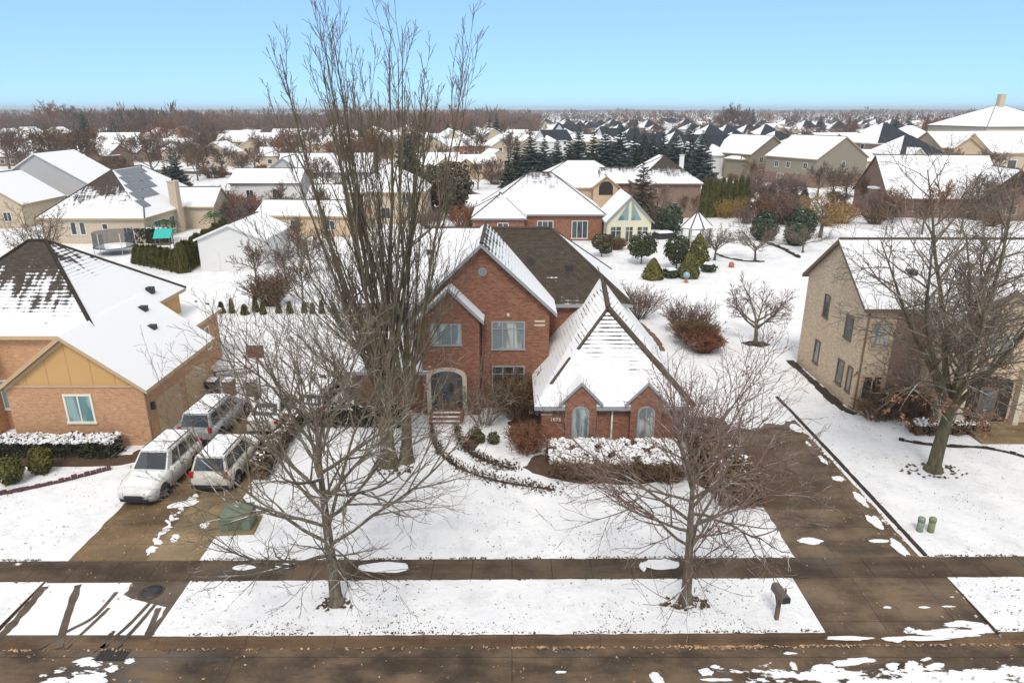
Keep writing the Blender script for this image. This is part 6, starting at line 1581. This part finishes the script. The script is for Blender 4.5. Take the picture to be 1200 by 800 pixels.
for k, (x, y, r_, lb) in enumerate(((16.9, 71.2, .8, 'low dark round shrub with a snow cap between two golden cones'), (21.7, 74.0, .8, 'low dark shrub with a snow cap at the foot of the tallest golden cone'))):
    t = shaped_bush('low_shrub', lb, (x, y, 0), r_, .9, 'fir', 150 + k, 'egg', 0, 500, .12)
    s = MB(weld=False); snow_cap(s, (-r_ * .75, -r_ * .75, .85), (r_ * .75, -r_ * .75, .85), (r_ * .75, r_ * .75, .85), (-r_ * .75, r_ * .75, .85), .14, k, 8, 8, .3); s.build('snow_cover', M['snow'], t)
# small post lantern and urn by the pinkish house
t = thing('garden_urn', 'pale stone urn on the wall by the pinkish house steps', 'urn', (25.0, 34.75, 0)); a = MB(); a.lathe([(.16, 0), (.12, .3), (.24, .6), (.28, .75), (.2, .8)], 10); a.build('bowl', M['stone'], t)
# brick pillar standing in the snow behind
q = G(1022, 250); t = thing('brick_pillar', 'dark brick pillar standing alone in the snow below the olive house', 'pillar', (q.x, q.y, 0)); a = MB(); a.box(-.9, -.9, 0, .9, .9, 4.2); a.build('shaft', M['brick_brown'], t); a = MB(); a.box(-1.05, -1.05, 4.2, 1.05, 1.05, 4.5); a.build('cap_stone', M['snow'], t)
HAZE = 0.00026

# ---------------------------------------------------------------- the town behind: houses, trees, woods
rng = random.Random(2024)
def near_label(px):
    for x1, s in ((110, 'behind the far-left long roof'), (245, 'beyond the solar house'), (345, 'behind the grey gabled house'), (440, "left behind the tallest tree"), (560, "right behind the tallest tree"), (640, 'above the sunroom house'), (740, 'behind the left spruces'), (850, 'behind the right spruces'), (930, 'left behind the olive houses'), (1010, 'above the olive houses'), (1110, 'right of the olive houses'), (1300, 'near the pyramid roof')):
        if px < x1: return s
HPROT = {}
def hproto(key, vols, wins, wall, roof, trim, **k):
    t = make_house('house', 'house', (0, -600, 0), 0, vols, wins, wall, roof, trim, pane=False, caps=False, **k); HPROT[key] = t; t['used'] = 0
W1 = [(-3, 0, 3.6, 5.0, 1.3, 'S'), (2.6, 0, 3.6, 5.0, 1.3, 'S'), (-3, 0, .9, 2.5, 1.6, 'S'), (2.8, 0, .9, 2.5, 1.6, 'S'), (-6, 5, 3.6, 5.0, 1.3, 'W'), (-6, 8, .9, 2.4, 1.3, 'W')]
W2 = [(-3.5, 0, .9, 2.5, 1.6, 'S'), (0, 0, .9, 2.5, 1.6, 'S'), (3.8, 0, .9, 2.5, 1.6, 'S')]
snowy = (1.25, .92, 1.2, .85); half = (1.4, 1.3, -.2, -.3)
hproto('g_cream', [gv(-6, 6, 0, 12, 5.4, .62, 'y', snowy)], W1, 'brick_cream', 'roof_grey', 'trim_white')
SD = {'S': (.15, -.3), 'E': (.2, -.3), 'W': (1.4, 1.25), 'N': (1, .8)}
WH = [(-3.2, 0, 3.4, 4.8, 1.3, 'S'), (2.6, 0, 3.4, 4.8, 1.3, 'S'), (-3, 0, .9, 2.5, 1.6, 'S'), (2.8, 0, .9, 2.5, 1.6, 'S'), (-6.5, 5, 3.4, 4.8, 1.3, 'W')]
hproto('g_tan_half', [hv(-6.5, 6.5, 0, 11, 5.2, .72, SD), gv(-5.5, -.5, -2, 5, 4.6, .8, 'y', (1.3, 1.2, .2, 0))], WH[1:], 'siding_beige', 'roof_dark', 'trim_white')
hproto('g_brown_half', [hv(-6.5, 6.5, 0, 12, 5.2, .75, SD)], WH, 'brick_brown', 'roof_dark', 'trim_white')
hproto('g_white_half', [gv(-6, 6, 0, 10, 5.2, .75, 'x', (.1, -.3, 1.2, 1)), hv(-7.5, -2, -1.5, 6, 5.0, .7, {'W': (1.4, 1.3), 'S': (1.3, .6), 'E': (.3, 0), 'N': (1, 1)})], WH[1:], 'siding_white', 'roof_dark', 'trim_white')
hproto('x_cream', [gv(-7, 7, 0, 9, 3.6, .58, 'x', snowy), gv(1.5, 6.5, -2.0, 5, 3.6, .7, 'y', snowy)], W2[:2] + [(4, -2, .9, 2.4, 1.6, 'S')], 'brick_cream', 'roof_grey', 'trim_tan')
hproto('x_tan', [gv(-7, 7, 0, 9, 4.8, .55, 'x', snowy), gv(-6, -1, -2.0, 5, 4.8, .7, 'y', snowy)], [(1.5, 0, 3.0, 4.4, 1.4, 'S'), (4.5, 0, .9, 2.5, 1.6, 'S'), (-3.5, -2, .9, 2.5, 1.6, 'S')], 'brick_tan', 'roof_grey', 'trim_tan')
hproto('x_brown', [gv(-8, 7, 0, 9, 3.4, .58, 'x', (1.3, .9, 1, .5)), gv(2, 7, -2, 4, 3.4, .7, 'y', (1.2, .8, 1.2, .6))], W2[:2], 'brick_brown', 'roof_brown', 'trim_brown')
hproto('h_red', [hv(-7, 7, 0, 11, 4.6, .6, {'S': (1.3, 1.1), 'E': (1.2, .5), 'W': (1.3, 1.1), 'N': (1, .4)})], W2, 'brick_red', 'roof_grey', 'trim_white')
hproto('h_cream', [hv(-6.5, 6.5, 0, 11, 4.8, .62, {'*': (1.3, 1.15)})], W2, 'brick_cream', 'roof_grey', 'trim_tan')
hproto('h_dark', [hv(-6.5, 6.5, 0, 11, 4.4, .62, {'S': (.3, -.2), 'E': (.3, -.2), 'W': (1.2, .7), 'N': (1, .7)})], W2, 'siding_grey', 'roof_dark', 'trim_white')
HDESC = {'g_cream': 'cream gabled house with an all-white roof', 'g_tan_half': 'beige gabled house with half-dark roof', 'g_brown_half': 'brown gabled house with half-dark roof', 'g_white_half': 'white gabled house with half-dark roof', 'x_cream': 'low cream house, wide snowy roof', 'x_tan': 'tan house with a front gable', 'x_brown': 'low brown house, patchy snow roof', 'h_red': 'red brick house, snowy hip roof', 'h_cream': 'cream house, snowy hip roof', 'h_dark': 'grey house, dark hip roof'}
HGRP = 'houses of the far streets'
FAR = []          # (key, x, y, rz, scale)
def free(x, y, r):
    return all((x - a) ** 2 + (y - b) ** 2 > (r + c) ** 2 for a, b, c in OCC)
def addh(key, px, py, rz, sc=1.0, force=True):
    p = G(px, py)
    if not force and not free(p.x, p.y, 8.5): return
    FAR.append((key, p.x, p.y, R(rz), sc)); occ(p.x, p.y + 4, 8)
# placed one by one from the photograph
for a in (('x_cream', 30, 170, 4), ('h_cream', 62, 171, 3), ('h_dark', 86, 180, 5, 1.1), ('x_tan', 138, 181, 8, 1.1), ('x_brown', 104, 197, -14, 1.1), ('x_cream', 160, 165, 5), ('h_cream', 184, 171, 3), ('g_cream', 214, 172, 12), ('x_cream', 268, 168, 4), ('h_cream', 286, 176, 2), ('x_tan', 309, 177, 6), ('g_white_half', 196, 160, 8),
          ('x_cream', 336, 171, 4), ('h_cream', 358, 176, 0), ('x_cream', 384, 180, 3), ('x_tan', 402, 187, 0), ('h_cream', 405, 170, 0), ('g_cream', 438, 172, 0), ('x_cream', 505, 210, 2, 1.0), ('h_cream', 527, 172, 0), ('x_cream', 515, 184, 4), ('h_red', 546, 186, 0), ('x_tan', 558, 210, 14, .8), ('g_cream', 585, 204, 20, .7), ('h_cream', 590, 186, 6), ('x_cream', 608, 176, 8), ('h_red', 566, 176, 0),
          ('x_cream', 470, 172, 0), ('x_cream', 632, 170, 0), ('g_white_half', 655, 180, 26), ('x_cream', 685, 176, 14), ('g_white_half', 672, 166, 28),
          ('g_white_half', 722, 176, 14), ('g_brown_half', 745, 182, 14), ('g_white_half', 757, 190, 14), ('g_tan_half', 778, 188, 14), ('g_brown_half', 800, 190, 14), ('g_white_half', 822, 192, 14), ('g_brown_half', 839, 178, 14, 1.1), ('g_white_half', 858, 206, 14, 1.15), ('g_tan_half', 872, 200, 14, 1.15), ('g_brown_half', 889, 205, 14, 1.1),
          ('g_brown_half', 905, 180, 14, 1.1), ('h_dark', 921, 181, 25, 1.1), ('g_brown_half', 858, 172, 14), ('g_tan_half', 882, 168, 14), ('h_dark', 952, 186, 20, 1.1), ('x_cream', 985, 182, 8, 1.3), ('x_cream', 1018, 184, 6, 1.3), ('g_brown_half', 1050, 192, 14, 1.3), ('h_cream', 1072, 182, 0, 1.3), ('g_tan_half', 1076, 206, 14, 1.1), ('x_brown', 1103, 205, 20), ('x_cream', 1030, 204, 12), ('h_cream', 1104, 188, 12), ('x_tan', 1140, 204, 4, 1.5), ('h_red', 1152, 205, 10, 1.1), ('x_cream', 1172, 204, 6, 1.75), ('x_brown', 1166, 184, 0, 1.1), ('x_cream', 1207, 206, 3, 1.7), ('x_cream', 1214, 192, 5, 1.2), ('x_tan', 1150, 173, 4, 1.5), ('h_dark', 1192, 175, 2, 1.6), ('x_cream', 1172, 165, 6, 1.5)):
    addh(a[0], a[1], a[2], a[3], a[4] if len(a) > 4 else 1.0)
# the streets beyond, thinner and smaller
tries = 0
while tries < 3000 and len(FAR) < 285:
    tries += 1
    right = rng.random() < .60
    px = rng.uniform(620, 1205) if right else rng.uniform(0, 620)
    py = 133 + 34 * rng.random() ** 1.5 if right else 138 + 58 * rng.random()
    key = rng.choice(('g_white_half', 'g_brown_half', 'g_tan_half', 'x_cream', 'h_dark', 'g_brown_half', 'x_tan') if right else ('x_cream', 'h_cream', 'x_tan', 'g_cream', 'x_brown'))
    p = G(px, py)
    if p.y > 1100 or (not right and p.y > 620): continue
    addh(key, px, py, (14 if right else 4) + rng.gauss(0, 9), rng.uniform(.8, 1.05), False)
zones = {}
for f in FAR: zones.setdefault(near_label(proj((f[1], f[2], 3))[0]), []).append(f)
for z, lst in zones.items():
    lst.sort(key=lambda f: proj((f[1], f[2], 3))[0])
    for k, (key, x, y, rz, sc) in enumerate(lst):
        use(HPROT[key], (x, y, 0), rz, sc, '%s %s, %s from left' % (HDESC[key], z, ordn(k)), HGRP)
# bare trees: eight kinds shared by copies
BP = []
FARP = dict(seg=(4, 5, 4, 3), wob=(.04, .12, .15, .18), trop=(.02, .06, .05, .04), tap=(.4, .8, .8, .6), n=(11, 9, 7), t0=(.25, .2, .15), ang=(46, 42, 40), angv=11, lr=(.85, .55, .55), lt=(.4, .45, .4), rr=(.45, .5, .55), rmin=.032)
for k in range(7):
    r2 = random.Random(300 + k); out = []
    P = dict(FARP, trop=(.02, .03 + .02 * (k % 4), .05, .04), ang=(40 + 5 * (k % 4), 42, 40), n=(10 + k % 4, 9, 7))
    grow(out, Vector((0, 0, 0)), Vector((r2.gauss(0, .04), r2.gauss(0, .04), 1)), 5.6, .22, 0, P, r2)
    t = thing('bare_tree', 'bare tree', 'tree', (0, -700, 0)); a = MB(weld=False); branches_to(a, out, 0, 1); a.build('trunk', M['bark'], t)
    b = MB(weld=False); branches_to(b, out, 2, 9); b.build('crown', M[('twig_far', 'twig_far', 'twig_rust', 'twig_far', 'twig_brown', 'twig_far', 'twig_brown')[k]], t); t['used'] = 0; BP.append(t)
BD = ('rounded grey-brown bare tree', 'spreading grey-brown bare tree', 'rust-brown bare tree', 'upright grey-brown bare tree', 'brown bare tree', 'broad grey-brown bare tree', 'bushy brown bare tree')
TREES = []
def addt(px, py, h, kind=None):
    p = G(px, py); TREES.append((rng.randrange(7) if kind is None else kind, p.x, p.y, rng.random() * 6.28, h / 8.6))
# placed: tall ones that break the skyline and those between the houses
for px, py, h in ((62, 160, 23), (85, 158, 21), (100, 162, 19), (140, 155, 17), (175, 154, 18), (856, 158, 22), (866, 158, 20), (848, 158, 15), (240, 205, 11), (232, 212, 9), (262, 205, 9), (220, 195, 9), (285, 215, 8), (300, 205, 8), (250, 190, 10), (270, 188, 9), (205, 188, 8), (118, 200, 8), (128, 215, 7),
                  (345, 215, 10), (360, 222, 9), (392, 215, 11), (405, 225, 11), (420, 210, 11), (380, 235, 9), (440, 205, 11), (455, 200, 10), (475, 195, 10), (520, 200, 8), (575, 215, 7), (560, 222, 7), (350, 300, 5), (335, 330, 4), (300, 330, 4.5), (365, 320, 5), (355, 350, 4), (330, 255, 6), (372, 262, 6),
                  (1060, 170, 12), (1082, 172, 14), (1100, 172, 15), (1115, 172, 15), (1128, 173, 14), (1140, 175, 12), (1092, 180, 12), (1072, 222, 7), (1090, 226, 6), (1120, 222, 8), (1060, 240, 7), (1100, 262, 7), (1140, 258, 8), (1165, 262, 8), (1190, 258, 9), (1125, 275, 6), (1080, 275, 6), (1045, 262, 6), (1160, 210, 8), (1110, 212, 8), (958, 230, 7), (990, 240, 7), (1010, 245, 6), (975, 235, 7), (880, 215, 6), (910, 212, 6), (895, 240, 4.5), (870, 235, 4), (805, 255, 4.5)):
    addt(px, py, h)
for px in (1128, 1142, 1156, 1168, 1181, 1194): addt(px, 178 + (px % 5), 11 + px % 4)
n0 = 0; tries = 0
while n0 < 205 and tries < 3000:
    tries += 1
    left = rng.random() < .58
    px = rng.uniform(-5, 620) if left else rng.uniform(600, 1205)
    py = 143 + 72 * rng.random() ** 2.0 if left else rng.uniform(137, 182)
    p = G(px, py)
    if not free(p.x, p.y, 2.5): continue
    addt(px, py, rng.uniform(9, 14) if left else rng.uniform(7, 12)); n0 += 1
zt = {}
for f in TREES:
    if True: zt.setdefault(near_label(proj((f[1], f[2], 3))[0]), []).append(f)
for z, lst in zt.items():
    lst.sort(key=lambda f: proj((f[1], f[2], 3))[0])
    for k, (kd, x, y, rz, sc) in enumerate(lst):
        use(BP[kd], (x, y, 0), rz, sc, '%s %s, %s from left' % (BD[kd], z, ordn(k)), 'bare trees among the far houses')
# dark conifers standing among them
CT = []
for px, py, h, pr in ((103, 172, 17, 'f'), (135, 165, 15, 'f'), (146, 165, 16, 'f'), (190, 162, 11, 'f'), (253, 172, 11, 'f'), (478, 230, 14, 'f'), (484, 222, 12, 'f'), (533, 178, 13, 'b'), (553, 178, 13, 'b'), (574, 172, 14, 'f'), (582, 172, 15, 'f'), (596, 220, 8, 'f'), (525, 170, 12, 'f'), (650, 160, 11, 'b'), (745, 166, 12, 'f'), (742, 170, 10, 'f'), (805, 172, 11, 'f'), (812, 172, 11, 'f'), (880, 156, 17, 'f'), (940, 158, 12, 'f'), (946, 160, 11, 'f'), (992, 162, 13, 'f'), (1000, 162, 13, 'f'), (1046, 170, 15, 'f'), (1083, 160, 14, 'f'), (425, 180, 12, 'f'), (1120, 250, 8, 'b'), (1015, 160, 10, 's'), (960, 156, 12, 's'), (40, 178, 9, 'b'), (330, 160, 12, 'f'), (420, 158, 13, 'f'), (1062, 158, 13, 's'), (1085, 178, 11, 'f')):
    CT.append((px, py, h, pr))
for _ in range(46):
    left = rng.random() < .5; CT.append((rng.uniform(0, 600) if left else rng.uniform(600, 1200), rng.uniform(139, 156) if left else rng.uniform(137, 150), rng.uniform(8, 13), rng.choice('ffb')))
zc = {}
for c_ in CT:
    p = G(c_[0], c_[1])
    zc.setdefault(near_label(c_[0]), []).append((c_, p))
for z, lst in zc.items():
    lst.sort(key=lambda q: q[0][0])
    for k, (c_, p) in enumerate(lst):
        use({'s': spr, 'f': fir, 'b': firb}[c_[3]], p, rng.random() * 6, c_[2] / 10, '%s %s, %s from left' % ({'s': 'blue-green conifer', 'f': 'dark conifer', 'b': 'brownish conifer'}[c_[3]], z, ordn(k)), 'conifers among the far houses')
# leafless shrubs between the gardens
SP = []
for k, (mt, rx, h) in enumerate((('twig_brown', 1.6, 1.9), ('twig_rust', 1.5, 1.7), ('bark_red', 1.4, 2.3), ('twig_far', 2.0, 1.6))):
    o = twig_shrub('garden_shrub', 'shrub', (0, -700, 0), rx, rx, h, 70, mt, 500 + k, None, False, 1.0, .022); o['used'] = 0; SP.append(o)
SL = []; tries = 0
while len(SL) < 115 and tries < 4000:
    tries += 1
    px = rng.uniform(0, 1200); py = rng.uniform(172, 268) if px < 560 or px > 830 else rng.uniform(172, 230); p = G(px, py)
    if free(p.x, p.y, -1.0): SL.append((px, p, rng.randrange(4)))
zs = {}
for q in SL: zs.setdefault(near_label(q[0]), []).append(q)
for z, lst in zs.items():
    lst.sort(key=lambda q: q[0])
    for k, (px, p, kd) in enumerate(lst):
        use(SP[kd], p, rng.random() * 6, rng.uniform(.8, 1.7), '%s %s, %s from left' % (('brown leafless garden shrub', 'rusty leafless garden shrub', 'reddish leafless garden shrub', 'low grey-brown leafless shrub')[kd], z, ordn(k)), 'leafless shrubs in the far gardens')
# far streets, a few dark cleared strips seen at a grazing angle
fs = MB(weld=False)
for (x0, y0), (x1, y1), wd in (((-70, 118), (-8, 150), 3.2), ((-30, 175), (-120, 210), 3.5), ((20, 230), (120, 420), 4), ((-60, 150), (-40, 210), 3)):
    d = Vector((x1 - x0, y1 - y0, 0)).normalized(); n_ = Vector((-d.y, d.x, 0)) * wd; a, b = Vector((x0, y0, .012)), Vector((x1, y1, .012)); fs.face((a + n_, a - n_, b - n_, b + n_))
struct('far_street', fs, M['walk'])
# the woods that close the view: too many to count, one mass of crowns
WD = [MB(weld=False) for _ in range(3)]; r3 = random.Random(8)
M['woods_grey'] = m_leaf('grey_woods', (0.120, 0.098, 0.090), .35); M['woods_rust'] = m_leaf('rusty_woods', (0.185, 0.108, 0.070), .35)
def crown_mass(wd_, x, y, h, r_, n_):
    wd_.raw_tube([Vector((x, y, 0)), Vector((x, y, h * .6))], [.22, .1], 3)
    for _ in range(n_):
        a = r3.random() * 6.28; q = math.sqrt(r3.random()); z = h * (.22 + .74 * r3.random() ** .85); rl = r_ * q * (1.15 - .8 * abs(z / h - .5))
        p = Vector((x + rl * math.cos(a), y + rl * math.sin(a), z)); d = Vector((math.cos(a) * .6, math.sin(a) * .6, 1 + r3.random()))
        wd_.blade(p, d, r3.uniform(1.5, 3.2) * h / 13, r3.uniform(.14, .34) * h / 13 * (1 + y / 1500), r3)
for _ in range(5400):
    left = r3.random() < .60
    if left: Y = 400 + 900 * r3.random() ** 1.5; u = r3.uniform(-.80, .04)
    else: Y = 640 + 2300 * r3.random() ** 1.3; u = r3.uniform(-.15, .80)
    q = mnoise.noise(Vector((Y * u * .010, Y * .010, 6))) + .35 * r3.gauss(0, 1)
    h = r3.uniform(7, 12.5) + 8 * max(0, mnoise.noise(Vector((Y * u * .012, Y * .012, 2)))) + (4 if r3.random() < .08 else 0)
    crown_mass(WD[0 if q < -.15 else (1 if q < .25 else 2)], Y * u, Y, h, r3.uniform(3, 5.5), 44 if Y < 800 else 30)
for m_, k, lb in zip(WD, ('woods_grey', 'woods', 'woods_rust'), ('grey leafless patches of the far woods along the horizon', 'brown leafless patches of the far woods along the horizon', 'rusty leafless patches of the far woods along the horizon')):
    o = m_.build('woods', M[k]); tag(o, lb, 'woods', None, 'stuff')
# a low line of hills
hl = MB(weld=False)
prev = None
for i in range(81):
    x = -4200 + i * 105; h = 14 + 9 * mnoise.noise(Vector((x * .0012, 3, 1))) + 5 * mnoise.noise(Vector((x * .006, 1, 1)))
    c3 = ((x, 3900, -1), (x, 4100, h), (x, 4600, h * .7), (x, 5200, -1))
    if prev:
        for k in range(3): hl.face((prev[k], c3[k], c3[k + 1], prev[k + 1]), 0, None, True)
    prev = c3
struct('hills', hl, M['woods'])
# ---------------------------------------------------------------- air
hz = MB(); hz.box(-4600, -320, -1.5, 4600, 5600, 32, 0)
hm = bpy.data.materials.new('haze'); hm.use_nodes = True
nt = hm.node_tree; nt.nodes.remove(nt.nodes['Principled BSDF']); pv = nt.nodes.new('ShaderNodeVolumePrincipled')
pv.inputs['Color'].default_value = (.90, .95, 1.0, 1); pv.inputs['Density'].default_value = HAZE; pv.inputs['Anisotropy'].default_value = .1
pv.inputs['Emission Strength'].default_value = 0.0
nt.links.new(pv.outputs[0], nt.nodes['Material Output'].inputs['Volume'])
if HAZE > 0:
    ho = hz.build('haze', hm); ho['kind'] = 'stuff'; ho['label'] = 'thin pale winter haze over the town'
